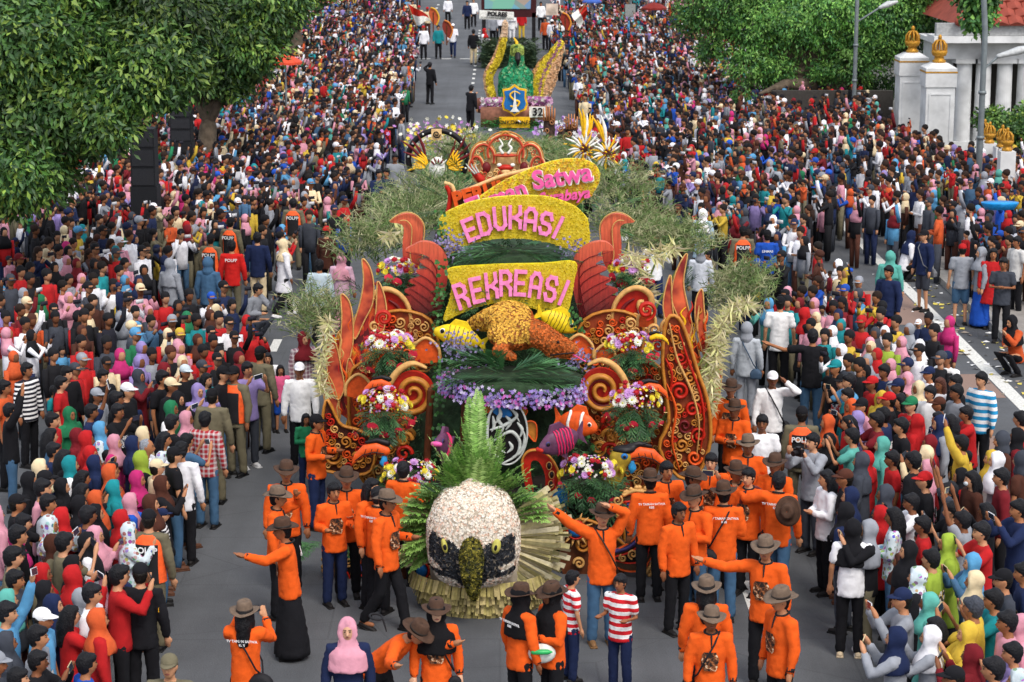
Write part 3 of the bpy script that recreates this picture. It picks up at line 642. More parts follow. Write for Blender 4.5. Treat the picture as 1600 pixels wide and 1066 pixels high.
def add_list(txt, side, y_from):
    ents = []
    for e in txt.split():
        x, y, hd, top, pose = e.split(','); x, y = float(x), float(y)
        head = 'hood' if hd.startswith('hood') else hd[0]; hc = hd[-1]
        child = pose == 'k'; h = random.uniform(1.12, 1.3) if child else (random.uniform(1.48, 1.62) if head in 'jl' else random.uniform(1.58, 1.74))
        g = G(x, y, h*.945); ents.append([g.x, g.y, h, head, hc, top, 's' if child else pose, x, y])
    for it in range(14):      # people do not stand inside each other
        for i in range(len(ents)):
            for j in range(i+1, len(ents)):
                a, b = ents[i], ents[j]; dx, dy = b[0]-a[0], b[1]-a[1]; d = math.hypot(dx, dy*.9)
                if d < .40:
                    if d < 1e-3: dx, dy, d = .1, .1, .14
                    k = (.40-d)/d*.5; a[0] -= dx*k*.55; b[0] += dx*k*.55; a[1] -= dy*k; b[1] += dy*k
    for (X, Y, h, head, hc, top, pose, px, py) in ents:
        if py < LIMIT:
            dx, dy = (TL if side == 'left' else TR).x-X, max(28.5, Y-9)-Y; rest_recs.append((X, Y, h, head, hc, top, pose, math.atan2(dx, -dy))); continue
        T_ = TL if side == 'left' else TR; ty = max(28.5, Y-9) if Y > 38 else (29.5 if Y > 30 else Y+1.0)
        dx, dy = T_.x-X, ty-Y; yaw = math.atan2(dx, -dy)+random.uniform(-.45, .45)
        female = head in 'jl'
        st = 'tunic' if female and random.random() < .55 else ('long' if female or random.random() < .35 else 'short')
        if h > 1.38 and head == 'j' and random.random() < .4: hd_ = 'J'
        else: hd_ = head
        low = 'skirt' if (female and random.random() < .35) else 'trousers'
        rec = person((X, Y, 0), yaw, hd_, hc, top, pose, h, random.choice('NKDKJFC'), False, st, low, phone=pose in 'furq' and not (px, py) in ((14, 642),), shoes=random.choice(['#1a1a1a', '#cfcfcf', '#5a3a2a']), mask=(px, py) == (1527, 748))
        rec.update(side=side, px=px, py=py); crowd_recs.append(rec)
add_list(LEFT, 'left', 0); add_list(RIGHT, 'right', 0)
for r in crowd_recs: r['o']['group'] = 'spectators in the %s crowd' % r['side']
# ------------------------------------------------------------------ the rest of the crowd: thousands of further spectators, one mass
def stuff_crowd():
    r = np.random.default_rng(5)
    def variant(head, pose, lod):
        n = 8 if lod else 5; V = MB(); cl = []
        def mark(c): cl.extend([c]*(V.n-len(cl)))
        V.loft([(0, 0, .80, .16, .115), (0, 0, 1.05, .15, .11), (0, 0, 1.30, .175, .11), (0, 0, 1.43, .12, .075)], n)
        A = dict(s=((.05, 0, -1), (.0, -.2, -1)), f=((.2, -.75, -.5), (-.33, -.35, .8)), r=((.2, -.45, .8), (0, -.2, 1)), c=((.2, -.15, -1), (-.75, -.7, .1)))
        for s in (1, -1):
            u, f = A['s' if (pose == 'r' and s < 0) else pose]; u, f = U3(*u), U3(*f); u.x *= s; f.x *= s
            sh = Vector((.185*s, 0, 1.39)); e = sh+u*.27; h = e+f*.22
            V.tube([sh, e, h], [.055, .05, .04], 5 if lod else 4, cap=False)
        mark(1)
        for s in (1, -1):
            u, f = A['s' if (pose == 'r' and s < 0) else pose]; u, f = U3(*u), U3(*f); u.x *= s; f.x *= s
            h = Vector((.185*s, 0, 1.39))+u*.27+f*.22; V.tube([h, h+f*.11], [.032, .03], 4, cap=False)
        V.ell((0, -.02, 1.60), (.074, .090, .108), 8 if lod else 6, 6 if lod else 4)
        V.loft([(0, .01, 1.4, .05, .05), (0, 0, 1.52, .05, .05)], 5)
        mark(3)
        if head == 'j':
            V.ell((0, .015, 1.62), (.10, .105, .125), 8 if lod else 6, 6 if lod else 4); V.loft([(0, 0, 1.22, .18, .13), (0, 0, 1.36, .19, .13), (0, .01, 1.45, .12, .10), (0, .01, 1.53, .09, .09)], n)
        elif head == 'h': V.ell((0, .004, 1.645), (.094, .106, .100), 8 if lod else 6, 6 if lod else 4)
        elif head == 'l': V.ell((0, .006, 1.645), (.098, .106, .104), 8 if lod else 6, 6 if lod else 4); V.tube([(0, .07, 1.6), (0, .10, 1.32)], [.09, .07], 6, cap=False)
        else: V.ell((0, .01, 1.645), (.092, .106, .09), 8 if lod else 6, 6 if lod else 4); V.box((-.07, -.17, 1.625), (.07, -.05, 1.635))
        mark(4)
        for s in (1, -1): V.tube([(.09*s, 0, .9), (.1*s, 0, .45), (.1*s, 0, .03)], [.095, .07, .06], 5 if lod else 4, cap=False)
        mark(2)
        if pose in 'fr':
            x = 0 if pose == 'f' else .185; c = (0, -.42, 1.62) if pose == 'f' else (.25, -.25, 1.97)
            V.box((c[0]-.075, c[1]-.006, c[2]-.038), (c[0]+.075, c[1]+.006, c[2]+.038)); mark(5)
        F = []
        for q in V.f:      # triangulate
            for i in range(1, len(q)-1): F.append((q[0], q[i], q[i+1]))
        return np.array(V.v), np.array(F), np.array(cl)
    heads = ['j', 'h', 'l', 'c']; poses = ['s', 'f', 'r', 'c']; var = {}
    for lod in (0, 1):
        for h in heads:
            for p in poses: var[(h, p, lod)] = variant(h, p, lod)
    pts = []
    gx = np.array([[q['loc'].x, q['loc'].y] for q in crowd_recs]+[[q[0], q[1]] for q in rest_recs]+[[q['loc'].x, q['loc'].y] for q in people if q.get('hero')])
    heroes_ = [(q['loc'].x, q['loc'].y) for q in people if q.get('hero') and 36 < q['loc'].y < 60]
    yl = min(q['loc'].y for q in crowd_recs)
    def ok(x, y, lim):
        if y > 75 and len(gx) == 0: return True
        if y < 62 and (((gx[:, 0]-x)**2+(gx[:, 1]-y)**2) < lim*lim).any(): return False
        for hx, hy in heroes_:
            if abs(x-hx) < .55 and hy-2.6 < y < hy+.3: return False
        return True
    def edge_l(py): return np.interp(py, [0, 50, 110, 180, 250, 300, 335, 350, 400, 450], [655, 650, 640, 628, 590, 550, 540, 455, 435, 410])
    def edge_r(py): return np.interp(py, [0, 60, 100, 160, 220, 300, 400, 450], [868, 872, 905, 925, 955, 1040, 1125, 1160])
    y = 23.5
    while y < 205:
        dy = .52 if y < 90 else (.62 if y < 130 else .95); y += dy
        dx = .54 if y < 90 else (.62 if y < 130 else .9)
        foot = CAM_H*FPX/y-190; s = FPX/y; hpy = foot-1.5*s
        for side in (-1, 1):
            if side < 0: x1 = (edge_l(hpy)-780)/s if foot < 520 else -4.9; x0 = -22 if y > 46 else -9.4
            else: x0 = (edge_r(hpy)-780)/s if foot < 520 else 5.2; x1 = 24
            xs = np.arange(x0, x1, dx)
            for x in xs:
                if abs(x-(x1 if side < 0 else x0)) < 1.0 and math.sin(y*1.7+side)+math.sin(y*.63)+r.uniform(-.6, .6) > .5: continue
                x = x+r.uniform(-.16, .16); yy = y+r.uniform(-.16, .16)
                px = 780+x*s
                if px < -60 or px > 1660: continue
                if side > 0 and 6.9 < x < XK+.2 and yy < 60 and r.random() < (1.0 if yy < 48 else (.6 if yy < 54 else .3)): continue   # the open lane behind the kerb line
                if side > 0 and x > XK and yy < 39: continue
                if side > 0 and yy < 34.5: continue
                if side < 0 and yy < 36 : continue
                if side > 0 and 4.9 < x < 8.8 and yy < 45 and r.random() < .0: continue
                if not ok(x, yy, .44): continue
                if side > 0 and x > 12.6 and 66 < yy < 74 and x < 16: continue
                if side < 0 and x < -12.4 and r.random() < .3: continue
                if r.random() < .14: continue
                if side > 0 and x > 13.2 and yy > 62: continue
                if math.sin(x*.9+yy*.31)+math.sin(x*.37-yy*.53)+r.uniform(-.5, .5) > 1.75: continue
                pts.append((x, yy, side))
    pal_top = [srgb(COL[k]) for k in 'KKKKKKKKNNNDDCWWWWWWGGGRRRRMPPPBSTOYEAFJV']
    pal_j = [srgb(COL[k]) for k in 'KKKKKKNNNDDGGWRRMMPPPHSTOYEAACCCVU']
    pal_c = [srgb(COL[k]) for k in 'KKKKNNNWRBDDGSAC']; pal_b = [srgb(COL[k]) for k in 'NKDKJFC']; pal_h = [srgb('#141216'), srgb('#1c1715'), srgb('#2a1c16')]
    pal_s = [tuple(c*.8 for c in srgb(s)) for s in SKIN]
    VV, FF, CC = [], [], []; off = 0
    for (x, y, h, hd, hc, tp, ps, a) in rest_recs:
        hd = 'c' if hd == 'c' else ('l' if hd == 'l' else ('j' if hd in ('j', 'hood') else 'h')); v, f, cl = var[(hd, ps if ps in 'sfrc' else ('r' if ps == 'u' else 's'), 1)]
        a += r.uniform(-.3, .3); ca, sa = math.cos(a), math.sin(a); q = v*h/1.7; q = np.stack([q[:, 0]*ca-q[:, 1]*sa+x, q[:, 0]*sa+q[:, 1]*ca+y, q[:, 2]], 1)
        tab = np.zeros((6, 3)); tab[1] = srgb(COL[tp]); tab[2] = pal_b[r.integers(len(pal_b))]; tab[3] = pal_s[r.integers(len(pal_s))]; tab[4] = srgb(COL[hc]); tab[5] = (.02, .02, .03)
        VV.append(q); FF.append(f+off); CC.append(tab[cl]); off += len(q)
    for (x, y, side) in pts:
        u = r.random(); hd = 'j' if u < .40 else ('h' if u < .74 else ('l' if u < .86 else 'c'))
        u = r.random(); ps = 's' if u < .36 else ('f' if u < .66 else ('r' if u < .80 else 'c'))
        lod = 1 if y < 66 else 0; v, f, cl = var[(hd, ps, lod)]
        h = (r.uniform(1.46, 1.62) if hd in 'jl' else r.uniform(1.56, 1.74))*(1 if r.random() > .09 else .78)/1.7
        tx = -.3 if side < 0 else .5; a = math.atan2((tx-x)*1.5, 6+r.uniform(-6, 4))+r.uniform(-.6, .6)
        ca, sa = math.cos(a), math.sin(a); q = v*h; kid = r.random() < .035; q = q*(.62 if kid else 1); q = np.stack([q[:, 0]*ca-q[:, 1]*sa+x, q[:, 0]*sa+q[:, 1]*ca+y, q[:, 2]+(.95 if kid else 0)], 1)
        pick = lambda p: np.array(p[r.integers(len(p))])*(r.uniform(.8, 1.15))
        tab = np.zeros((6, 3)); tab[1] = pick(pal_top); tab[2] = pick(pal_b); tab[3] = pick(pal_s); tab[4] = pick(pal_j if hd == 'j' else (pal_c if hd == 'c' else pal_h)); tab[5] = (.02, .02, .03) if r.random() < .7 else (.6, .6, .62)
        VV.append(q); FF.append(f+off); CC.append(tab[cl]); off += len(q)
    V = np.concatenate(VV); F = np.concatenate(FF); Cc = np.concatenate(CC)
    me = bpy.data.meshes.new('crowd'); me.vertices.add(len(V)); me.vertices.foreach_set('co', V.ravel())
    me.loops.add(F.size); me.loops.foreach_set('vertex_index', F.ravel()); me.polygons.add(len(F))
    me.polygons.foreach_set('loop_start', np.arange(0, F.size, 3)); me.update(calc_edges=True); me.polygons.foreach_set('use_smooth', [True]*len(F))
    a = me.attributes.new('Col', 'FLOAT_COLOR', 'POINT'); c4 = np.ones((len(V), 4), np.float32); c4[:, :3] = Cc; a.data.foreach_set('color', c4.ravel())
    me.materials.append(vcol('crowd_cloth', .85, 9, .2, .5, .02))
    o = obj('crowd', me); o['kind'] = 'stuff'; o['label'] = 'dense crowd of further spectators packed along both sides of the road'; o['category'] = 'crowd'
    print('crowd', len(pts), 'tris', len(F))
# ================================================================== parade float: builders
def paint_m(name, hexa, rough=.5, amt=.22, ns=14, bs=.15): return mat('paint_'+name, hexa, rough, ns, amt, bs, .004)
GOLD = paint_m('gold', '#b5762c', .45); GOLD2 = paint_m('pale_gold', '#c99a5a', .5); REDP = paint_m('red', '#b3200f'); DKRED = paint_m('dark_red', '#641217')
ORAP = paint_m('orange', '#d9551c'); BLKP = paint_m('black', '#141013'); BLUP = paint_m('blue', '#1766a8'); PURP = paint_m('purple', '#3c3570'); YELP = paint_m('yellow', '#e9b417')
BRNP = paint_m('brown', '#5a2f18'); WHTP = paint_m('white', '#e4e4dc'); TERR = paint_m('terracotta', '#b8432a', .6); CREAM = paint_m('cream', '#d9b47c'); PINKP = paint_m('pink', '#e55a9f'); LPINK = paint_m('light_pink', '#ef86bd'); SILV = paint_m('silver', '#b9bfba')
def featherm():
    m, nt, b = new_mat('paint_feather'); b.inputs['Roughness'].default_value = .55
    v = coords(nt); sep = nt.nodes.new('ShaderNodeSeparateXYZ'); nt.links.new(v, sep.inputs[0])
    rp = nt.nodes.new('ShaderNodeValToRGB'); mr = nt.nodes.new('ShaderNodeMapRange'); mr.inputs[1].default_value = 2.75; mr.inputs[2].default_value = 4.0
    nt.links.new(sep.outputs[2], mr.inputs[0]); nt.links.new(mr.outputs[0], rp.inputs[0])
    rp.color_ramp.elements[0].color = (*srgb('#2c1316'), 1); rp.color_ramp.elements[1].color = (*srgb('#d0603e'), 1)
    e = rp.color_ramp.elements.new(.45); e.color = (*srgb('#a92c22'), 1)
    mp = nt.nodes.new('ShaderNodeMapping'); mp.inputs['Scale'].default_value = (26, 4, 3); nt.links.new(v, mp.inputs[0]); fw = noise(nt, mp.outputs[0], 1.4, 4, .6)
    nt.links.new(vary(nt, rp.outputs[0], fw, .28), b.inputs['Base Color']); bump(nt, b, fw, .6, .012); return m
FEATH = featherm()
def flamem():
    m, nt, b = new_mat('paint_flame'); b.inputs['Roughness'].default_value = .5
    v = coords(nt); mp = nt.nodes.new('ShaderNodeMapping'); mp.inputs['Scale'].default_value = (9, 9, 2.6); nt.links.new(v, mp.inputs[0])
    f = noise(nt, mp.outputs[0], 1.1, 2, .5); rp = nt.nodes.new('ShaderNodeValToRGB'); nt.links.new(f, rp.inputs[0]); rp.color_ramp.interpolation = 'CONSTANT'
    rp.color_ramp.elements[0].color = (*srgb('#5a1013'), 1); rp.color_ramp.elements[1].color = (*srgb('#e2b02f'), 1); rp.color_ramp.elements[1].position = .62
    for p_, c_ in ((.43, '#a3241a'), (.52, '#d3521d'), (.575, '#e78a28')): e = rp.color_ramp.elements.new(p_); e.color = (*srgb(c_), 1)
    nt.links.new(rp.outputs[0], b.inputs['Base Color']); bump(nt, b, f, .5, .008); return m
FLAME = flamem()
def tonguem():
    m, nt, b = new_mat('paint_flame_tip'); b.inputs['Roughness'].default_value = .5
    v = coords(nt); f = noise(nt, v, 2.6, 3); rp = nt.nodes.new('ShaderNodeValToRGB'); nt.links.new(f, rp.inputs[0])
    rp.color_ramp.elements[0].color = (*srgb('#7a1414'), 1); rp.color_ramp.elements[0].position = .35; rp.color_ramp.elements[1].color = (*srgb('#e0653a'), 1); rp.color_ramp.elements[1].position = .62
    nt.links.new(rp.outputs[0], b.inputs['Base Color']); return m
TONG = tonguem()
def smooth_path(pts, n=6, closed=False):
    pts = [Vector((p[0], p[1])) for p in pts]; out = []; L = len(pts)
    rngi = range(L) if closed else range(L-1)
    for i in rngi:
        p0, p1, p2, p3 = (pts[(i-1) % L], pts[i], pts[(i+1) % L], pts[(i+2) % L]) if closed else (pts[max(i-1, 0)], pts[i], pts[i+1], pts[min(i+2, L-1)])
        for k in range(n):
            t = k/n; out.append(.5*((2*p1)+(p2-p0)*t+(2*p0-5*p1+4*p2-p3)*t*t+(3*p1-p0-3*p2+p3)*t**3))
    if not closed: out.append(pts[-1])
    return out
def plate_mb(mb, outline, Y, thick=.06, mi=0, sm=0):
    pts = smooth_path(outline, sm, True) if sm else [Vector(p) for p in outline]
    f = [P(p[0], p[1], Y) for p in pts]; b = [q+Vector((0, thick, 0)) for q in f]; n = len(f)
    area = sum(f[i].x*f[(i+1) % n].z-f[(i+1) % n].x*f[i].z for i in range(n))
    idx = list(range(n)); 
    if area < 0: idx = idx[::-1]
    mb.add(f+b, [tuple(idx), tuple(i+n for i in idx[::-1])]+[(i, i+n, (i+1) % n+n, (i+1) % n) for i in range(n)], mi)
    return mb
def strip_mb(mb, path, wid, Y, depth=.03, mi=0, sm=5, closed=False):
    """raised moulding with a rounded front along a path given in photo pixels"""
    pts = smooth_path(path, sm, closed) if sm else [Vector(p) for p in path]; n = len(pts)
    if not hasattr(wid, '__len__'): wid = [wid, wid]
    s = Y/FPX; ring = []
    for i, p in enumerate(pts):
        a, b = pts[(i-1) % n] if (closed or i > 0) else pts[i], pts[(i+1) % n] if (closed or i < n-1) else pts[i]
        t = (b-a); t = t.normalized() if t.length > 1e-9 else Vector((1, 0)); nr = Vector((-t.y, t.x))
        u = i/(n-1)*(len(wid)-1); k = min(int(u), len(wid)-2); w_ = (wid[k]*(1-(u-k))+wid[k+1]*(u-k))/2
        dp = depth*min(1, w_*s/.02+.2)
        for o, d in ((-1, 0), (-.75, .6), (0, 1), (.75, .6), (1, 0)): ring.append(P(p.x+nr.x*w_*o, p.y+nr.y*w_*o, Y)+Vector((0, -dp*d, 0)))
    f = []; m = n if closed else n-1
    for i in range(m):
        for k in range(4): f.append((i*5+k, i*5+k+1, ((i+1) % n)*5+k+1, ((i+1) % n)*5+k))
    if not closed: f += [(4, 3, 2, 1, 0), tuple((n-1)*5+k for k in range(5))]
    mb.add(ring, f, mi); return mb
def spiral(cx, cy, r0, r1, turns, a0=0, d=1, n=22, sq=1.0):
    return [(cx+(r0+(r1-r0)*i/n)*math.cos(R(a0)+d*2*math.pi*turns*i/n), cy+sq*(r0+(r1-r0)*i/n)*math.sin(R(a0)+d*2*math.pi*turns*i/n)) for i in range(n+1)]
def mpart(name, build, mats, parent=None, smooth=False, color=None):
    if parent is True: parent, smooth = None, True
    mb = MB(); build(mb); return obj(name, mb.mesh(name, mats if isinstance(mats, list) else [mats], smooth), parent)
def plate(name, outline, Y, m, parent, thick=.06, sm=4): return mpart(name, lambda b: plate_mb(b, outline, Y, thick, 0, sm), m, parent)
def strip(name, path, wid, Y, m, parent, depth=.03, sm=5, closed=False): return mpart(name, lambda b: strip_mb(b, path, wid, Y, depth, 0, sm, closed), m, parent, True)
def mirror(pts, cx): return [(2*cx-p[0], p[1]) for p in pts]
# ---- flowers and leaves
def florets(name, pos, nrm, rad, col, ccol=None, petals=6, cup=.25, parent=None, mname='petals'):
    pos = np.asarray(pos, float); nrm = np.asarray(nrm, float); n = len(pos); rad = np.broadcast_to(rad, (n,)).astype(float); col = np.broadcast_to(col, (n, 3)); cc = np.broadcast_to(col*.8 if ccol is None else ccol, (n, 3))
    nrm = nrm/(np.linalg.norm(nrm, axis=1)[:, None]+1e-9); t = np.cross(nrm, rng.normal(size=(n, 3))); t /= (np.linalg.norm(t, axis=1)[:, None]+1e-9); b = np.cross(nrm, t)
    K = petals*2; V = np.zeros((n, K+1, 3)); Cl = np.ones((n, K+1, 4), np.float32)
    V[:, 0] = pos; Cl[:, 0, :3] = cc
    for k in range(K):
        a = math.pi*k/petals; rr = rad*(1 if k % 2 == 0 else .55); hh = rad*cup*(1 if k % 2 == 0 else .6)
        V[:, k+1] = pos+t*(rr*math.cos(a))[:, None]+b*(rr*math.sin(a))[:, None]+nrm*hh[:, None]; Cl[:, k+1, :3] = col
    base = (np.arange(n)*(K+1))[:, None]; ks = np.arange(K)
    F = np.stack([np.repeat(base, K, 1), base+1+ks, base+1+(ks+1) % K], 2).reshape(-1)
    me = bpy.data.meshes.new(name); me.vertices.add(n*(K+1)); me.vertices.foreach_set('co', V.ravel())
    me.loops.add(len(F)); me.loops.foreach_set('vertex_index', F); me.polygons.add(len(F)//3); me.polygons.foreach_set('loop_start', np.arange(0, len(F), 3)); me.update(calc_edges=True)
    a_ = me.attributes.new('Col', 'FLOAT_COLOR', 'POINT'); a_.data.foreach_set('color', Cl.ravel()); me.materials.append(vcol(mname, .7, 60, .12, 0))
    o = obj(name, me, parent); o['kind'] = 'stuff'; return o
def surf_points(me, n, M=None):
    me.calc_loop_triangles(); nt_ = len(me.loop_triangles); t = np.empty(nt_*3, int); me.loop_triangles.foreach_get('vertices', t); t = t.reshape(-1, 3)
    v = np.empty(len(me.vertices)*3); me.vertices.foreach_get('co', v); v = v.reshape(-1, 3)
    a, b, c = v[t[:, 0]], v[t[:, 1]], v[t[:, 2]]; nr = np.cross(b-a, c-a); ar = np.linalg.norm(nr, axis=1); i = rng.choice(nt_, n, p=ar/ar.sum())
    u = rng.random((n, 2)); sw = u.sum(1) > 1; u[sw] = 1-u[sw]
    return a[i]+(b-a)[i]*u[:, :1]+(c-a)[i]*u[:, 1:], nr[i]/(ar[i][:, None]+1e-12)
def frond(mb, base, d, L, droop=.3, leaf=.2, n=16, w=.012, col=(.05, .14, .03), taper=True, up=Vector((0, 0, 1)), ang=.6, side_jit=.1, tri=True):
    """feather-shaped leaf: a bending rib with narrow leaflets on both sides"""
    base, d = Vector(base), Vector(d).normalized(); p = base.copy(); pts = [p.copy()]; dirs = [d.copy()]; dd = d.copy()
    for i in range(n):
        dd = (dd+Vector((0, 0, -droop/n))).normalized(); p = p+dd*(L/n); pts.append(p.copy()); dirs.append(dd.copy())
    s0 = d.cross(up); s0 = s0.normalized() if s0.length > .05 else Vector((1, 0, 0))
    c0 = tuple(x*.8 for x in col)
    for i in range(0, n, 2):   # rib
        q = s0*.004; a, b = pts[i], pts[min(i+2, n)]; mb.add([a-q, a+q, b+q*.6, b-q*.6], [(0, 1, 2, 3)], 0, c0)
    for i in range(1, n+1):
        t = i/n; ll = leaf*(math.sin(math.pi*min(1, t*.92+.08))**.7 if taper else 1)*random.uniform(.8, 1.1); f = random.uniform(.8, 1.25); cc = tuple(min(1, x*f) for x in col)
        nn = s0.cross(dirs[i]).normalized()
        for s in (1, -1):
            ld = (dirs[i]*ang+s0*s+nn*random.uniform(-.25, .3)+Vector((0, 0, random.uniform(-side_jit, side_jit)-.12))).normalized()
            q = dirs[i]*w; a = pts[i]; mb.add([a-q, a+ld*ll*.5-q*1.1+nn*.004, a+ld*ll, a+ld*ll*.5+q*1.1], [(0, 1, 2, 3)], 0, cc)
def foliage_obj(name, mb, parent): 
    o = obj(name, mb.mesh(name, [vcol('leafage', .5, 5, .15, 0, spec=.35)], False, True), parent); o['kind'] = 'stuff'; return o
def grass_clump(mb, c, r, h, n, cols, plume=False):
    n = int(n*.8); r *= .62; h *= .8
    for i in range(n):
        a = random.uniform(0, 2*math.pi); rr = r*math.sqrt(random.random()); zz = random.uniform(-.2, .75)*h*(1-.5*rr/r); b = Vector(c)+Vector((rr*1.1*math.cos(a), rr*.8*math.sin(a), zz))
        d = Vector((math.cos(a)*rr*.5+random.uniform(-.25, .25), math.sin(a)*rr*.4+random.uniform(-.3, .1), h*random.uniform(.2, .6))); col = random.choice(cols); f = random.uniform(.7, 1.3); col = tuple(x*f for x in col)
        L = d.length; d.normalize(); s = d.cross(Vector((random.uniform(-1, 1), -1, .2))).normalized(); p = b; dd = d; pts = [p]
        for k in range(4): dd = (dd+Vector((random.uniform(-.08, .08), random.uniform(-.08, .08), -.13))).normalized(); p = p+dd*L/4; pts.append(p)
        for k in range(4):
            w0, w1 = .008*(1-k/4.5), .008*(1-(k+1)/4.5); mb.add([pts[k]-s*w0, pts[k]+s*w0, pts[k+1]+s*w1, pts[k+1]-s*w1], [(0, 1, 2, 3)], 0, col)
        for k in range(9 if plume else 4):      # little side leaves or seed heads
            t = random.uniform(.35, 1); q = b.lerp(pts[-1], t)+(pts[2]-b.lerp(pts[-1], .5))*(1-abs(2*t-1)); ld = Vector((random.gauss(0, 1), random.gauss(0, .6), random.gauss(.2, .7))).normalized()*random.uniform(.06, .15); w_ = ld.cross(Vector((0, 1, .1))).normalized()*.006
            mb.add([q-w_, q+w_, q+ld], [(0, 1, 2)], 0, col)
GRS = [(.16, .24, .08), (.22, .28, .11), (.30, .32, .16), (.10, .18, .05), (.38, .38, .22)]
STRAW = [(.55, .50, .25), (.62, .55, .32), (.48, .44, .20), (.66, .60, .40), (.5, .52, .22)]
# shared blossom meshes
def blossom(kind):
    k = 'bl_'+kind
    if k in _m: return _m[k]
    mb = MB()
    def petals(n, r, lift, w, col, z=0, off=0):
        for i in range(n):
            a = 2*math.pi*(i+off)/n; d = Vector((math.cos(a), math.sin(a), 0)); s = Vector((-d.y, d.x, 0))
            mb.add([d*.006+Vector((0, 0, z)), d*r*.55-s*w+Vector((0, 0, z+lift*.6)), d*r+Vector((0, 0, z+lift)), d*r*.55+s*w+Vector((0, 0, z+lift*.6))], [(0, 1, 2, 3)], 0, col)
    if kind in ('white', 'yellow', 'lilac'):
        c = dict(white=(.78, .78, .68), yellow=(.75, .60, .04), lilac=(.55, .28, .60))[kind]
        petals(14, .062, .012, .011, c); petals(12, .045, .025, .010, tuple(x*.95 for x in c), .004, .5); mb.ell((0, 0, .014), (.014, .014, .010), 6, 4, 0, (.50, .50, .05) if kind != 'lilac' else (.4, .2, .4))
    elif kind == 'rose':
        mb.ell((0, 0, .012), (.032, .032, .026), 8, 5, 0, (.38, .01, .02)); petals(6, .042, .022, .022, (.45, .015, .03)); petals(5, .028, .036, .016, (.32, .01, .02), .006, .5)
    else:   # anthurium: glossy heart spathe with a spike
        c = (.62, .03, .06); v = [(0, 0, .01)]; n = 12
        for i in range(n): a = 2*math.pi*i/n; rr = .075*(1+.25*math.cos(a))*(1-.35*math.exp(-((a-math.pi)/.4)**2)); v.append((rr*math.cos(a)*1.15, rr*math.sin(a), .012*math.cos(2*a)))
        mb.add(v, [(0, i+1, (i+1) % n+1) for i in range(n)], 0, c); mb.tube([(0, 0, .01), (.03, 0, .05)], [.007, .005], 5, 0, (.75, .5, .2))
    me = mb.mesh(kind, [vcol('petal_gloss' if kind == 'anthurium' else 'petals', .3 if kind == 'anthurium' else .7, 60, .12, 0)], False, True); _m[k] = me; return me
BNAME = dict(white='chrysanthemum', yellow='chrysanthemum', lilac='orchid', rose='rose', anthurium='anthurium')
def bouquet(px, py, Y, w=70, h=60, label='', yellow_left=True):
    """flower arrangement: dome of blooms on top, ring of red anthuriums, hanging leaves"""
    s = Y/FPX; c = P(px, py, Y); W, H = w*s/2, h*s/2*1.15
    t = thing('flower_arrangement', label, 'flowers', c-Vector((0, 0, H*2.2)), 0, 'flower arrangements mounted on the float'); L = Vector((0, 0, H*2.2))
    mb = MB()
    for i in range(70):
        a = random.uniform(0, 2*math.pi); e = random.uniform(-1.2, .4); d = Vector((math.cos(a), math.sin(a)-.3, e)); frond(mb, L+Vector((0, 0, -H*.25))+d*W*.3, d, W*random.uniform(.75, 1.15), .5, .12, 6, .016, random.choice([(.02, .07, .02), (.03, .10, .03), (.05, .13, .04), (.015, .05, .018)]), ang=1.1)
    for i in range(34):
        a = random.uniform(math.pi*1.1, math.pi*1.9); d = Vector((math.cos(a)*.6, -.5, -1)); frond(mb, L+Vector((0, -W*.3, -H*.3)), d, H*random.uniform(1.0, 1.9), .1, .13, 7, .016, random.choice([(.02, .07, .02), (.03, .10, .03), (.04, .12, .04)]), ang=1.2)
    foliage_obj('leaves', mb, t)
    def put(kind, d, k=1.0, sc_=1.0):
        q = Vector((d.x*W, d.y*W*.8, d.z*H))*k+L+Vector((0, 0, 0)); o = obj(BNAME[kind], blossom(kind), t, q)
        o.rotation_euler = Vector((d.x, d.y-.25, d.z+.3)).to_track_quat('Z', 'Y').to_euler(); z = sc_*random.uniform(.9, 1.25)*Y/29; o.scale = (z, z, z)
    kinds = ['white']*6+['lilac']*6+['rose']*8+['yellow']*9
    for kd in kinds:
        for _ in range(1):
            a = random.uniform(math.pi*1.0, math.pi*2.0); e = random.uniform(.1, 1.25)
            if kd == 'yellow': a = random.uniform(math.pi*1.0, math.pi*1.3) if (random.random() < .5) == yellow_left else random.uniform(math.pi*1.7, math.pi*2); e = random.uniform(-.1, .7)
            put(kd, Vector((math.cos(a)*math.cos(e), math.sin(a)*math.cos(e), math.sin(e))), 1, .85 if kd == 'yellow' else 1)
    for i in range(7):
        a = math.pi*(1.0+1.0*i/6)+random.uniform(-.15, .15); put('anthurium', Vector((math.cos(a)*1.15, math.sin(a)*1.1, random.uniform(-1.5, -.35))), 1, random.uniform(.7, 1))
    # small filler blooms
    n = 150; a = rng.uniform(math.pi, 2*math.pi, n); e = rng.uniform(-.1, 1.4, n); d = np.stack([np.cos(a)*np.cos(e), np.sin(a)*np.cos(e), np.sin(e)], 1)
    cols = np.array([(.75, .60, .04), (.50, .25, .55), (.7, .7, .62), (.40, .01, .02)])[rng.integers(0, 4, n)]
    florets('filler_blooms', d*np.array([W, W*.8, H])*.94+np.array(L), d, .022*Y/29, cols, parent=t, petals=5)
    return t
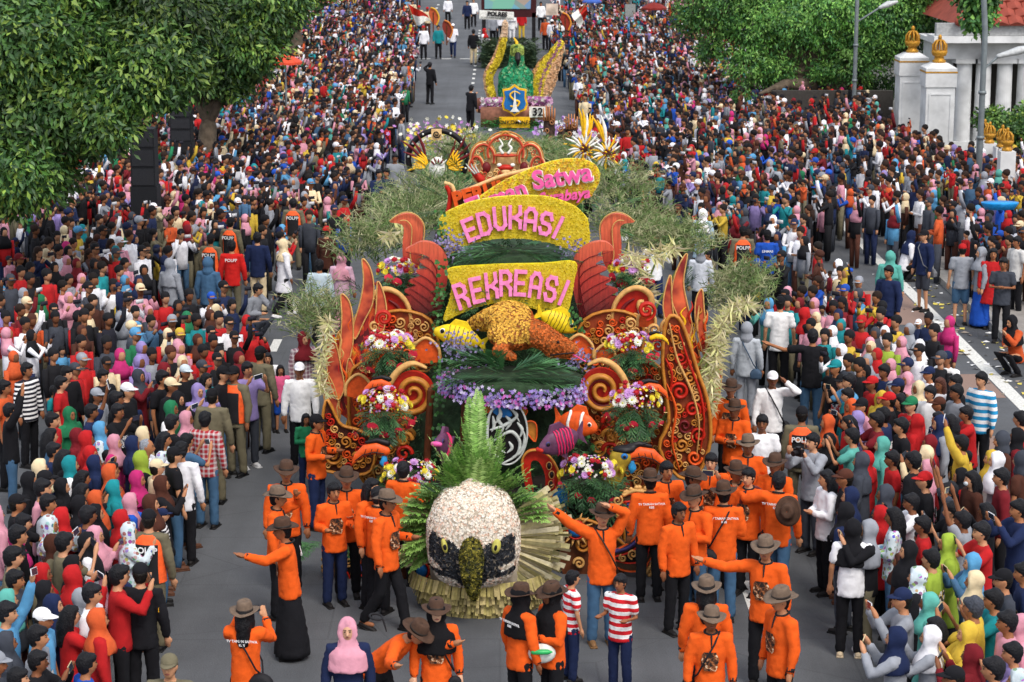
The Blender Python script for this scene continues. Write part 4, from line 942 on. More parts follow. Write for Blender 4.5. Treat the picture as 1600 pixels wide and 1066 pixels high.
# ================================================================== the main float
FL = thing('parade_float', 'large flower-covered float with flame wings, carved scrolls and yellow lettered signs', 'parade float', (0, 27, 0)); FO = Vector((0, 27, 0))
FLm = FL
_links_before = None
def fl(o):            # child keeps its world place
    o.parent = FL; o.location = Vector(o.location)-FO; return o
SKIRT = mat('float_skirt', srgb('#1d1712'), .9, 10, .3)
DARKG = mat('float_greenery', (.02, .045, .018), .9, 8, .5, 1, .05)
def fp(name, build, m, smooth=False): return fl(mpart(name, build, m, None, smooth))
fp('deck', lambda b: (b.box((-1.5, 27.9, .25), (1.55, 34, .95)), b.box((-1.35, 34, .25), (1.4, 46, 1.7))), SKIRT)
for x in (-1.3, 1.3):
    for y in (28.3, 32, 36, 41, 45):
        w_ = fp('wheel', lambda b: b.tube([(x-.12, y, .38), (x+.12, y, .38)], [.38, .38], 16), BLKP)
# central planted core that everything stands on
def core(b):
    b.loft([(0, 30.3, .9, 1.35, 1.5), (0, 30.4, 1.6, 1.2, 1.4), (0, 30.5, 2.1, 1.0, 1.2)], 16); b.loft([(.05, 31.2, .9, 1.3, 1.3), (.05, 31.4, 2.6, 1.15, 1.0), (.05, 31.8, 3.6, .95, .6)], 16); b.loft([(0, 36, 1.2, 1.4, 4.2), (0, 36, 2.3, 1.2, 3.8), (0, 36, 3.0, .8, 3.0)], 16); b.loft([(0, 42, 1.2, 1.4, 3.6), (0, 42, 2.9, 1.0, 3.0)], 16)
fp('planted_core', core, DARKG, True)
mb = MB()
for i in range(1500):     # leaves and palms over the core
    a = random.uniform(0, 2*math.pi); z = random.uniform(.8, 3.6); y = 30+(z-1)*.75; rr = 1.3-.1*z; p = Vector((math.cos(a)*rr, y+.4+math.sin(a)*1.35, z)); d = Vector((math.cos(a), math.sin(a)-.5, random.uniform(-.6, .7)))
    frond(mb, p, d, random.uniform(.25, .5), .5, .12, 5, .016, random.choice([(.02, .07, .02), (.03, .10, .03), (.015, .05, .018), (.06, .12, .04)]), ang=1.0)
fl(foliage_obj('greenery', mb, None))
def palms(name, px, py, Y, n, L, spread, droop, leaf, col, up=.5, w=.009, nseg=20):
    mb = MB(); c = P(px, py, Y)
    for i in range(n):
        a = -math.pi/2+random.uniform(-spread, spread); d = Vector((math.sin(a+math.pi/2), -.45, up*random.uniform(.2, 1.3))); frond(mb, c+Vector((random.uniform(-.2, .2), random.uniform(-.1, .1), 0)), d, L*random.uniform(.7, 1.1), droop, leaf, nseg, w, random.choice(col), ang=.9)
    o = fl(foliage_obj(name, mb, None)); return o
DKP = [(.03, .11, .045), (.05, .15, .055), (.07, .20, .07), (.025, .08, .035)]
# palm leaves between the signs and over the canopy
def hfronds(name, lst, Y, leaf, cols, w=.013, droop=.25, n=30):
    mb = MB()
    for (x0, y0, x1, y1) in lst:
        a, b = P(x0, y0, Y+random.uniform(-.1, .1)), P(x1, y1, Y+random.uniform(-.25, .1)); frond(mb, a, (b-a)+Vector((0, -.1, 0)), (b-a).length, droop, leaf, n, w, random.choice(cols), ang=1.1)
    return fl(foliage_obj(name, mb, None))
hfronds('palm_leaves', [(800, 392, 700, 385), (800, 392, 705, 400), (800, 394, 712, 410), (800, 390, 720, 376), (805, 390, 905, 380), (805, 392, 915, 395), (805, 394, 905, 408), (800, 388, 770, 372), (800, 388, 840, 372), (800, 390, 740, 408), (800, 390, 880, 402), (790, 400, 720, 396), (820, 400, 895, 396)], 30.9, .26, DKP)
hfronds('palm_leaves', [(790, 585, 690, 545), (790, 585, 680, 565), (790, 590, 672, 585), (790, 580, 700, 530), (790, 580, 720, 540), (800, 585, 900, 560), (800, 585, 905, 575), (800, 590, 900, 590), (790, 575, 730, 528), (800, 580, 870, 555), (790, 590, 700, 600), (795, 595, 880, 600), (780, 580, 770, 540), (800, 580, 840, 550)], 28.6, .30, DKP)
# small table-like canopy with a purple flower rim
fp('canopy_top', lambda b: b.loft([(P(800, 600, 28.9).x, 28.9, P(800, 618, 28.9).z, .92, .62), (P(800, 600, 28.9).x, 28.9, P(800, 588, 28.9).z, .95, .66)], 24), DARKG, True)
n = 1500; a = rng.uniform(0, 2*math.pi, n); cz = P(800, 604, 28.9); rr = rng.uniform(.85, 1.08, n)
pos = np.stack([cz.x+.95*np.cos(a)*rr, 28.9+.7*np.sin(a)*rr, cz.z+.02+rng.uniform(-.16, .10, n)-.05*np.cos(a)], 1)
cols = np.array([(.28, .20, .52), (.40, .28, .62), (.20, .15, .42), (.50, .12, .42), (.5, .45, .62)])[rng.integers(0, 5, n)]
fl(florets('purple_flowers', pos, np.stack([np.cos(a), np.sin(a)-.6, np.full(n, .3)], 1)+rng.normal(size=(n, 3))*.4, .03, cols, petals=5))
for (x0, y0, n_) in ((715, 540, 160), (705, 385, 200), (905, 560, 120), (893, 392, 90)):
    c = P(x0, y0, 29.6 if y0 > 500 else 31.1); pos = np.array(c)+rng.normal(size=(n_, 3))*np.array([.14, .08, .10])
    fl(florets('lavender_sprigs', pos, rng.normal(size=(n_, 3))+np.array([0, -1, .3]), .026, np.array([(.20, .18, .34), (.30, .26, .45)])[rng.integers(0, 2, n_)], petals=5))
# posts and lattice below the canopy
for x in (665, 720, 880): fp('canopy_post', lambda b: b.tube([P(x, 760, 29.1), P(x+8, 610, 29.1)], [.05, .05], 8), BRNP)
# ---------------- signs
YS = vcol('petals')
def sign(name, outline, Y, nflor, board_m, rad=.035, cols=((.80, .62, .03), (.70, .52, .02), (.85, .70, .06)), center=(.28, .18, .01), sm=4, label=None):
    o = fp('sign_board', lambda b: plate_mb(b, outline, Y, .09, 0, sm), board_m)
    if label: o['label'] = label
    pts = smooth_path(outline, sm, True); xs = [p.x for p in pts]; ys = [p.y for p in pts]
    P2 = []
    def inside(x, y):
        c = False; j = len(pts)-1
        for i in range(len(pts)):
            if (pts[i].y > y) != (pts[j].y > y) and x < (pts[j].x-pts[i].x)*(y-pts[i].y)/(pts[j].y-pts[i].y)+pts[i].x: c = not c
            j = i
        return c
    g = math.sqrt((max(xs)-min(xs))*(max(ys)-min(ys))/nflor)
    y = min(ys)+g*.4; row = 0
    while y < max(ys):
        x = min(xs)+(g/2 if row % 2 else 0)
        while x < max(xs):
            if inside(x, y): P2.append((x+random.uniform(-.2, .2)*g, y+random.uniform(-.2, .2)*g))
            x += g
        y += g*.87; row += 1
    pos = np.array([P(x, y, Y-.012) for x, y in P2]); n = len(pos); s = g*Y/FPX
    f = florets('flower_cover', pos, np.tile([0, -1, .1], (n, 1))+rng.normal(size=(n, 3))*.25, s*.62, np.array(cols)[rng.integers(0, len(cols), n)], center, petals=6, cup=.35, parent=o); f.location = FO*0
    # the board's own origin sits at the float origin, so is its cover
    f.matrix_parent_inverse = Matrix.Identity(4); f.location = Vector((0, 0, 0))
    return o
YB = paint_m('sign_yellow', '#e3cf1d')
s1 = sign('sign', [(686, 350), (694, 334), (735, 316), (790, 307), (850, 307), (893, 320), (915, 338), (920, 352), (921, 382), (908, 396), (860, 380), (800, 372), (740, 380), (693, 400), (690, 372)], 31.3, 2300, YB, label='arched yellow flower sign lettered EDUKASI in pink')
s2 = sign('sign', [(700, 421), (750, 415), (800, 413), (850, 412), (899, 410), (897, 440), (892, 470), (885, 486), (850, 486), (800, 474), (760, 476), (720, 490), (693, 501), (702, 470), (705, 445)], 30.5, 2300, YB, label='lower yellow flower sign lettered REKREASI in pink')
s3 = sign('sign', [(700, 345), (735, 318), (780, 287), (820, 268), (860, 253), (895, 248), (922, 253), (936, 266), (936, 285), (925, 303), (905, 318), (880, 340), (800, 350)], 32.2, 900, YB, cols=((.85, .65, .04), (.85, .45, .03), (.8, .68, .1), (.6, .35, .05)), label='leaning oval yellow sign lettered Taman Satwa Surabaya in magenta script')
ST = dict(E=[[(1, 0), (0, 0), (0, 2), (1, 2)], [(0, 1), (.8, 1)]], D=[[(0, 0), (.65, 0), (1, .4), (1, 1.6), (.65, 2), (0, 2), (0, 0)]], U=[[(0, 2), (0, .35), (.3, 0), (.7, 0), (1, .35), (1, 2)]],
          K=[[(0, 0), (0, 2)], [(0, .95), (.5, .95), (1, 1.35), (1, 2)], [(.5, .95), (1, .6), (1, 0)]], A=[[(0, 0), (0, 1.6), (.3, 2), (.7, 2), (1, 1.6), (1, 0)], [(0, .8), (1, .8)]],
          S=[[(1, 1.55), (.8, 2), (.25, 2), (0, 1.7), (0, 1.35), (.2, 1.05), (.8, .95), (1, .65), (1, .3), (.75, 0), (.2, 0), (0, .45)]], I=[[(.5, 0), (.5, 2)]], R=[[(0, 0), (0, 2), (.7, 2), (1, 1.7), (1, 1.25), (.7, 1), (0, 1)], [(.55, 1), (1, .5), (1, 0)]])
def block_letter(ch, px, py, rot, hpx, wpx, sw, Y, parent, m):
    mb = MB(); r_ = R(rot); s = Y/FPX
    def M2(x, y): x = (x-.5)*(wpx-sw); y = -(y-1)*(hpx-sw)/2; return px+x*math.cos(r_)-y*math.sin(r_), py+x*math.sin(r_)+y*math.cos(r_)
    k = 0
    for st in ST[ch]:
        for a, b in zip(st, st[1:]):
            ax, ay = M2(*a); bx, by = M2(*b); d = Vector((bx-ax, by-ay)); l = d.length; d.normalize(); nr = Vector((-d.y, d.x)); ex = sw*.5 if l > sw*.8 else sw*.35
            q = [(ax-d.x*ex+nr.x*sw/2, ay-d.y*ex+nr.y*sw/2), (bx+d.x*ex+nr.x*sw/2, by+d.y*ex+nr.y*sw/2), (bx+d.x*ex-nr.x*sw/2, by+d.y*ex-nr.y*sw/2), (ax-d.x*ex-nr.x*sw/2, ay-d.y*ex-nr.y*sw/2)]
            plate_mb(mb, q, Y-.075-.0012*k, .055, 0); k += 1
    o = obj('letter', mb.mesh('letter', [m], False)); o.parent = parent; return o
for ch, x, y, r_ in (('E', 735, 359, -22), ('D', 757, 350, -13), ('U', 781, 342, -5), ('K', 805, 340, 0), ('A', 829, 343, 5), ('S', 853, 350, 13), ('I', 872, 356, 26)): block_letter(ch, x, y, r_, 37, 21, 5.4, 31.3, s1, LPINK)
for ch, x, y, r_ in (('R', 721, 463, -18), ('E', 745, 454, -12), ('K', 768, 447, -6), ('R', 790, 443, -1), ('E', 813, 443, 3), ('A', 837, 446, 8), ('S', 861, 452, 12), ('I', 881, 458, 22)): block_letter(ch, x, y, r_, 41, 20, 5.4, 30.5, s2, LPINK)
def text_on(body, px, py, size_px, Y, m, parent, rot, depth=.03, bold=.0, name='letters', cs=1.0, shear=0, back=None):
    s = Y/FPX; me = text_mesh(name, body, size_px*s, m, depth, bold=bold*s, cs=cs, shear=shear)
    o = obj(name, me); o.parent = parent; q = P(px, py, Y)
    o.location = q-Vector((0, .03, 0)); o.rotation_euler = (0, R(-rot)*-1 if False else R(-rot), 0); return o
t_ = text_on('Taman', 776, 309, 36, 32.15, PINKP, s3, 20, bold=1.0); t_2 = text_on('Satwa', 878, 276, 40, 32.15, PINKP, s3, 9, bold=1.0)
t_3 = text_on('Surabaya', 880, 306, 23, 32.15, PINKP, s3, 7, bold=.6, shear=.3)
for t__, (b_, x_, y_, z_, r_) in ((0, ('Taman', 776, 309, 36, 20)), (0, ('Satwa', 878, 276, 40, 9))): text_on(b_, x_+.8, y_+1, z_, 32.165, WHTP, s3, r_, bold=2.3, name='letter_outline', depth=.012)
# brown PERUMDA sign behind
s4 = fp('sign_board', lambda b: plate_mb(b, [(697, 288), (712, 300), (735, 292), (775, 276), (850, 262), (850, 330), (700, 335), (705, 318)], 33.0, .08, 0, 0), GOLD); s4['label'] = 'carved brown and gold sign lettered PERUMDA'
mm = mpart('sign_inset', lambda b: plate_mb(b, [(716, 306), (740, 297), (780, 284), (845, 270), (845, 325), (716, 325)], 32.97, .03), BRNP, s4)
text_on('PERUMDA', 775, 296, 30, 32.93, ORAP, s4, 14, bold=1.6, cs=1.05)
strip('moulding', [(694, 286), (706, 290), (714, 304), (740, 293), (785, 275), (850, 260)], 6, 32.95, CREAM, s4); strip('moulding', [(697, 290), (703, 305), (701, 325), (698, 335)], 7, 32.95, REDP, s4)
# ---------------- crown-like demon mask panel
cr = fp('crown_panel', lambda b: plate_mb(b, [(742, 285), (742, 262), (760, 250), (772, 240), (812, 240), (826, 255), (846, 262), (840, 282), (790, 300)], 34.2, .08, 0, 4), CREAM)
for cx, cy, rx, ry in ((790, 238, 28, 27), (755, 248, 17, 22), (828, 248, 17, 22), (744, 262, 10, 17), (840, 262, 10, 17)):
    pth = [(cx+rx*math.cos(a_), cy+ry*math.sin(a_)) for a_ in [R(180-20+ (220)*i/12) for i in range(13)]]
    strip('crown_arch', pth, 7, 34.15, CREAM, cr, .04); strip('crown_arch_inlay', pth, 3.4, 34.10, TERR, cr, .03); strip('crown_arch_edge', [(cx+(x-cx)*1.22, cy+(y-cy)*1.2) for x, y in pth], 2.4, 34.16, GOLD, cr, .03)
for k, (x, y, w_, h_, m_) in enumerate(((790, 262, 13, 5, REDP), (780, 258, 4, 3, WHTP), (801, 258, 4, 3, WHTP), (790, 268, 8, 5, CREAM), (790, 277, 15, 4, REDP), (760, 262, 7, 9, DKRED), (819, 262, 7, 9, DKRED), (790, 243, 20, 3, TERR))):
    c = P(x, y, 34.08); mpart('mask_feature', lambda b: b.ell(c, (w_*.01, .05, h_*.01), 12, 8), m_, cr, True)
for k in range(34):
    a_ = R(-15+210*k/33); rr = 1+.0*k; strip('lace_curl', spiral(790+49*math.cos(a_), 262-47*math.sin(a_), 4.5, 1, 1.2, 40*k, 1 if k % 2 else -1, 12), [2.2, 1.4], 34.12, (GOLD2, TERR, CREAM)[k % 3], cr, .03, 1)
for k in range(22):
    strip('lace_curl', spiral(750+80*(k % 11)/10, 272+9*(k//11), 4.5, 1, 1.2, 70*k, 1 if k % 2 else -1, 12), [2.4, 1.4], 34.05, (GOLD2, TERR, CREAM)[k % 3], cr, .04, 1)
for s_ in (1, -1):
    strip('mask_horn', [(790+s_*4, 240), (790+s_*9, 232), (790+s_*5, 226), (790+s_*10, 217)], [5, 4, 2], 34.05, WHTP, cr, .04)
    for k in range(4): strip('mask_curl', spiral(790+s_*(14+k*9), 268-k*3+(k % 2)*12, 5, 1, 1.2, 90*k, s_, 14), 2.4, 34.08, CREAM, cr, .03)
strip('crown_finial', [(782, 212), (790, 206), (798, 212)], 4, 34.1, GOLD, cr)
# silver claw on a red handle
cl = fp('claw', lambda b: b.tube([P(752, 282, 33.6), P(742, 270, 33.6)], [.07, .06], 8), REDP, True)
for k in range(3): strip('claw_finger', [(742+k*3, 272-k), (733+k*5, 262-k), (728+k*8, 256)], [3, 1], 33.5, SILV, cl)
# ---------------- curled shoulder wings (terracotta) with feather teeth
def wing(pts, Y, scroll_c, side):
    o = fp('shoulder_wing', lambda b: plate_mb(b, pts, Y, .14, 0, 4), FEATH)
    cx = scroll_c[0]; m_ = (lambda L: L) if side > 0 else (lambda L: [(2*cx-x, y) for x, y in L])
    sx, sy = scroll_c
    q = plate('scroll_disc', m_([(sx-27, sy+48), (sx-28, sy+20), (sx-22, sy-2), (sx-8, sy-18), (sx+12, sy-24), (sx+28, sy-14), (sx+30, sy+4), (sx+22, sy+10), (sx+10, sy+6), (sx+20, sy+40), (sx-5, sy+52)]), Y-.13, REDP, o)
    strip('scroll_rim', m_([(sx-28, sy+50), (sx-29, sy+22), (sx-23, sy-2), (sx-8, sy-19), (sx+12, sy-25), (sx+30, sy-15), (sx+33, sy+2), (sx+24, sy+11), (sx+14, sy+6), (sx+14, sy-3), (sx+21, sy-4)]), [6, 8, 10, 9, 5], Y-.17, GOLD2, o, .06)
    strip('scroll_shade', m_([(sx-18, sy+45), (sx-16, sy+20), (sx-8, sy+2), (sx+6, sy-8)]), [9, 7, 3], Y-.15, DKRED, o, .02)
    for k in range(7):
        y_ = 394+k*13; xs_ = (636, 650, 500) if side < 0 else (954, 940, 0); x_ = xs_[0]+(4 if k % 2 else -2)
        strip('feather_line', [(x_, y_), ((682 if side < 0 else 905), y_+26+k*3), ((668 if side < 0 else 925), 534)], [.8, 1.6, 1], Y-.01, DKRED, o, .02)
    for k, (dx, dy, r_) in enumerate(((8, 20, 8), (-2, 34, 7), (18, 30, 6), (6, 44, 5), (24, 42, 4))):
        strip('scroll_curl', m_(spiral(sx+dx, sy+dy, r_, 1, 1.5, 60*k, 1, 16)), [4, 2], Y-.17, GOLD2, o, .035)
    return o
wing([(633, 392), (645, 384), (660, 378), (680, 382), (694, 396), (700, 415), (697, 450), (688, 490), (672, 528), (640, 540), (632, 500), (625, 470), (640, 462), (632, 455), (650, 447), (640, 440), (657, 432), (650, 424), (668, 420), (655, 408), (672, 404), (655, 396)], 30.9, (613, 477), -1)
wing([(893, 425), (897, 405), (908, 390), (925, 380), (945, 378), (957, 386), (958, 392), (942, 392), (932, 400), (942, 404), (930, 414), (948, 420), (936, 430), (955, 438), (945, 446), (966, 454), (955, 462), (972, 470), (962, 500), (950, 535), (925, 530), (905, 490), (896, 455)], 30.9, (985, 475), 1)
# ---------------- red long-necked bird panels behind the wings
for sgn, cx in ((1, 955), (-1, 645)):
    f_ = lambda L: [(cx+sgn*x, y) for x, y in L]
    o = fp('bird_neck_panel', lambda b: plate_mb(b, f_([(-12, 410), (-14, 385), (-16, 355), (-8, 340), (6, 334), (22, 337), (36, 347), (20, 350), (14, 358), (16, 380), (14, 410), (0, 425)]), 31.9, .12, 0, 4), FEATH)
    strip('neck_line', f_([(-2, 420), (4, 400), (2, 375), (2, 355), (10, 345), (20, 345)]), 1.8, 31.86, GOLD2, o); strip('neck_line', f_([(-14, 412), (-16, 385), (-18, 355), (-9, 339), (6, 332), (22, 335), (37, 346)]), 2, 31.86, GOLD2, o)
# ---------------- flame wings on both flanks
def flame(tongues, body, Y, side):
    o = fp('flame_wing', lambda b: plate_mb(b, body, Y, .07, 0, 3), FLAME)
    strip('flame_edge', body[:len(body)//2+2], 2.4, Y-.02, GOLD2, o, .025, 3)
    cx_ = sum(p[0] for p in body)/len(body); ys_ = [p[1] for p in body]
    for i in range(34):
        y = random.uniform(min(ys_)+40, max(ys_)-8); fr = (y-min(ys_))/(max(ys_)-min(ys_)); x = cx_+random.uniform(-30, 30)*(1-.3*fr)+side*(1-fr)*14; L = random.uniform(18, 48); w_ = random.uniform(-5, 5)
        strip('flame_lick', [(x, y), (x+w_, y-L*.35), (x-w_*.6, y-L*.7), (x+w_*.7+side*3, y-L)], [2.5, 4.5, 3, .6], Y-.03-.002*i, random.choice((YELP, ORAP, GOLD2, REDP, GOLD, ORAP)), o, .03, 3)
    for i, t in enumerate(tongues):
        plate('flame_tongue', t, Y-.04-.012*i, TONG, o, .05, 4); strip('tongue_edge', t, 2.2, Y-.05-.012*i, GOLD2, o, .02, 4, True)
    return o
Lb = [(502, 600), (520, 560), (528, 520), (552, 500), (575, 460), (590, 480), (592, 540), (585, 600), (575, 660), (560, 690), (548, 660), (525, 640)]
flame([[(566, 405), (578, 418), (584, 445), (582, 475), (570, 500), (555, 530), (552, 510), (562, 475), (568, 440)],
       [(533, 460), (545, 470), (551, 495), (552, 530), (548, 555), (538, 590), (530, 560), (533, 520), (534, 490)],
       [(590, 440), (600, 460), (604, 490), (598, 520), (588, 550), (584, 520), (588, 480)],
       [(545, 560), (556, 580), (560, 610), (556, 650), (546, 630), (540, 600)],
       [(500, 575), (512, 585), (524, 610), (532, 650), (522, 660), (508, 630)],
       [(505, 516), (518, 524), (527, 545), (533, 575), (538, 605), (528, 625), (515, 600), (509, 560)]], Lb, 30.4, -1)
cxf = 803
Rb = [(1108, 610), (1094, 560), (1084, 520), (1068, 500), (1052, 460), (1040, 480), (1035, 540), (1042, 600), (1060, 660), (1085, 700), (1100, 660), (1110, 640)]
flame([[(1074, 397), (1062, 412), (1052, 440), (1050, 470), (1062, 500), (1084, 535), (1082, 510), (1074, 475), (1068, 440)],
       [(1097, 452), (1088, 466), (1086, 495), (1092, 530), (1102, 560), (1103, 520), (1100, 480)],
       [(1048, 430), (1040, 450), (1036, 480), (1042, 510), (1052, 540), (1054, 510), (1050, 470)],
       [(1128, 570), (1118, 580), (1108, 605), (1102, 645), (1112, 655), (1124, 620)],
       [(1125, 508), (1113, 518), (1105, 540), (1102, 570), (1100, 610), (1110, 590), (1118, 560), (1123, 530)]], Rb, 30.4, 1)
# ---------------- carved side panels
def carved(outline, Y, rimw, curls, name='carved_panel', base=BRNP, rim=GOLD, inl=None):
    o = fp(name, lambda b: plate_mb(b, outline, Y, .08, 0, 3), base)
    strip('panel_rim', outline, rimw, Y-.02, rim, o, .05, 3, True)
    pts = smooth_path(outline, 3, True); xs = [p.x for p in pts]; ys = [p.y for p in pts]; done = [(c[0], c[1], c[2]) for c in curls]
    def inside(x, y):
        c = False; j = len(pts)-1
        for i in range(len(pts)):
            if (pts[i].y > y) != (pts[j].y > y) and x < (pts[j].x-pts[i].x)*(y-pts[i].y)/(pts[j].y-pts[i].y)+pts[i].x: c = not c
            j = i
        return c
    curls = list(curls)
    for _ in range(1500):
        x, y, r_ = random.uniform(min(xs), max(xs)), random.uniform(min(ys), max(ys)), random.uniform(4, 9)
        if all(inside(x+q*math.cos(a_), y+q*math.sin(a_)) for q in (r_+rimw*.6,) for a_ in (0, 1.57, 3.14, 4.71)) and all((x-a)**2+(y-b)**2 > ((r_+c)*.80)**2 for a, b, c in done): done.append((x, y, r_)); curls.append((x, y, r_, random.uniform(0, 360), random.choice((1, -1)), random.choice((GOLD, GOLD2, GOLD2, ORAP, GOLD, ORAP, REDP))))
    for (x, y, r_, t0, d, m_) in curls: strip('carved_curl', spiral(x, y, r_, 1.2, 1.6, t0, d, 20), [r_*.32, r_*.42, r_*.25], Y-.03, m_, o, .05)
    return o
carved([(505, 645), (512, 625), (530, 660), (545, 668), (560, 672), (585, 690), (580, 735), (548, 742), (520, 738), (502, 730), (497, 700), (503, 680)], 29.8, 5, [(520, 712, 14, 0, 1, GOLD), (540, 690, 9, 90, -1, GOLD), (560, 715, 10, 200, 1, GOLD), (545, 728, 7, 30, 1, REDP)], base=mat('scale_carving', srgb('#4a2216'), .6, 60, .5, 1, .02))
carved([(1040, 610), (1035, 560), (1042, 500), (1060, 497), (1075, 530), (1090, 580), (1104, 620), (1110, 660), (1108, 700), (1090, 740), (1060, 745), (1030, 700), (1045, 660)], 29.6, 6,
       [(1063, 560, 10, 0, 1, REDP), (1078, 590, 11, 90, -1, GOLD), (1062, 612, 15, 180, 1, REDP), (1082, 640, 13, 30, -1, REDP), (1070, 665, 12, 0, 1, DKRED), (1092, 680, 13, 120, 1, REDP), (1065, 695, 11, 200, -1, GOLD), (1055, 530, 8, 30, 1, GOLD), (1085, 715, 12, 0, 1, ORAP), (1060, 725, 8, 100, 1, GOLD), (1092, 650, 7, 10, 1, GOLD)], base=mat('carved_brown_base', srgb('#7c3416'), .6, 14, .3, .5))
for pth_, m_ in (([(1046, 505), (1058, 560), (1080, 610), (1092, 660), (1088, 715)], GOLD2), ([(1042, 600), (1056, 640), (1050, 690), (1062, 735)], ORAP), ([(1060, 515), (1076, 565), (1094, 615), (1100, 660), (1094, 705)], REDP), ([(1040, 560), (1050, 585), (1046, 615)], REDP)): fp('carved_stem', lambda b: strip_mb(b, pth_, [2, 5, 4, 2], 29.56, .06), m_, True)
for sg_ in (-1, 1):
    f_ = (lambda L: [(1585-x, y) for x, y in L]) if sg_ > 0 else (lambda L: L)
    carved(f_([(552, 575), (600, 560), (650, 575), (668, 640), (668, 720), (640, 760), (590, 765), (560, 740), (548, 680), (545, 620)]), 30.3, 5, [], base=mat('carved_red_base', srgb('#8c3a1a'), .6, 12, .3, .5))
    carved(f_([(585, 500), (625, 485), (672, 500), (685, 545), (670, 580), (600, 570), (580, 540)]), 30.7, 5, [], base=mat('carved_red_base', srgb('#8c3a1a'), .6, 12, .3, .5))
carved([(610, 830), (650, 800), (830, 800), (870, 790), (960, 800), (975, 850), (960, 905), (860, 915), (700, 915), (620, 900)], 28.0, 5, [], base=mat('carved_brown_base', srgb('#6e3418'), .6, 14, .3, .5))
# gold spiral rosettes flanking the centre
for sgn, cx, cy in ((-1, 645, 615), (1, 940, 610)):
    o = fp('spiral_rosette', lambda b: plate_mb(b, [(cx+34*math.cos(a_*.3927), cy+34*math.sin(a_*.3927)) for a_ in range(16)], 29.2, .10, 0, 2), REDP)
    strip('rosette_band', spiral(cx, cy, 33, 4, 2.1, -20 if sgn > 0 else 200, sgn, 44), [9, 10, 8, 6], 29.16, GOLD, o, .07)
    strip('rosette_shadow_band', spiral(cx, cy, 26, 14, .8, 40, sgn, 24), [6, 5], 29.17, DKRED, o, .04)
    f_ = lambda L: [(cx+sgn*x, y) for x, y in L]
    strip('scroll_crest', f_([(-22, cy-40), (0, cy-47), (22, cy-36), (38, cy-12), (44, cy+10)]), [4, 10, 11, 6], 29.12, GOLD2, o, .06)
    strip('scroll_crest', f_([(8, cy+38), (18, cy+52), (10, cy+66), (22, cy+78)]), [14, 12, 10, 8], 29.1, GOLD, o, .06)
    for k in range(3): strip('scroll_leaf', spiral(cx+sgn*14, cy+50+k*22, 13, 2, 1.2, 180 if sgn > 0 else 0, sgn, 16), [7, 4], 29.08, GOLD if k % 2 else REDP, o, .05)
for (x, y, r_) in ((665, 550, 22), (905, 545, 22), (560, 605, 20), (600, 560, 15), (945, 555, 16), (1010, 500, 14), (1045, 510, 12)):
    o = fp('small_scroll', lambda b: plate_mb(b, [(x-r_, y+r_*.7), (x-r_*.9, y-r_*.3), (x, y-r_), (x+r_*.9, y-r_*.3), (x+r_, y+r_*.7)], 29.9, .07, 0, 3), ORAP); strip('scroll_rim', [(x-r_, y+r_*.7), (x-r_*.9, y-r_*.3), (x, y-r_), (x+r_*.9, y-r_*.3), (x+r_, y+r_*.7)], 5, 29.87, GOLD2, o)
for (x, y, r_, d, m_) in ((600, 497, 14, 1, REDP), (585, 510, 9, -1, GOLD2), (1010, 485, 15, -1, REDP), (1022, 515, 10, 1, GOLD2), (1028, 540, 12, 1, REDP), (985, 505, 9, -1, GOLD2), (640, 680, 12, 1, GOLD), (935, 700, 12, -1, GOLD), (1040, 580, 11, 1, GOLD)):
    o = fp('curl_ornament', lambda b: strip_mb(b, spiral(x, y, r_, 1.5, 1.7, 90, d, 22), [r_*.3, r_*.5, r_*.3], 29.75, .07, 0), m_, True)
# big paisley shields at the bottom corners
def shield(cx, cy, sgn, Y):
    f_ = lambda L: [(cx+sgn*x, cy+y) for x, y in L]
    out = [(-18, -48), (8, -58), (36, -48), (54, -22), (60, 8), (54, 34), (34, 42), (20, 62), (-8, 64), (-30, 52), (-42, 34), (-20, 30), (6, 14), (16, -10), (8, -32)]
    o = fp('paisley_shield', lambda b: plate_mb(b, f_(out), Y, .08, 0, 3), mat('shield_glitter', srgb('#5d4a38'), .5, 120, .5, .5, .01))
    strip('shield_edge', f_(out), 3, Y-.02, ORAP, o, .05, 3, True)
    strip('gold_band', f_([(-12, -54), (10, -62), (40, -52), (59, -24), (65, 8), (59, 38), (38, 48), (24, 68)]), 7, Y-.01, GOLD2, o, .06)
    strip('blue_band', f_([(-6, -40), (8, -36), (22, -14), (16, 10), (-4, 28), (-28, 34)]), 7, Y-.04, PURP, o, .04); strip('red_band', f_([(-10, -44), (10, -42), (28, -16), (22, 14), (0, 34), (-26, 42)]), 2.5, Y-.05, REDP, o, .05)
    plate('shield_window', f_([(40, -20), (44, 8), (30, 22), (22, 44), (-2, 50), (-22, 46), (4, 34), (26, 14)]), Y-.035, BLKP, o, .02, 3)
    strip('red_band', f_([(40, -22), (45, 8), (31, 24), (23, 46), (-2, 52), (-24, 47)]), 2.5, Y-.05, REDP, o, .05)
    for k, (x, y, r_, d) in enumerate(((30, 6, 8, 1), (18, 24, 9, -1), (4, 38, 8, 1), (36, -8, 6, -1), (14, 40, 6, 1), (-12, 44, 6, -1), (-20, -46, 8, 1))): strip('carved_curl', f_(spiral(x, y, r_, 1, 1.5, 50*k, d, 16)), [3, 3.5, 2], Y-.06, GOLD2, o, .04)
    for k in range(26):      # beads round the outer edge
        t = k/25; pth = smooth_path(f_([(-8, -58), (14, -66), (45, -55), (64, -26), (70, 8), (64, 40), (44, 52), (30, 70)]), 6); q = pth[int(t*(len(pth)-1))]; c = P(q.x, q.y, Y-.02); mpart('bead', lambda b: b.ell(c, (.035, .03, .035), 6, 4), GOLD2, o, True)
    return o
shield(575, 872, -1, 27.4); shield(985, 828, 1, 27.4)
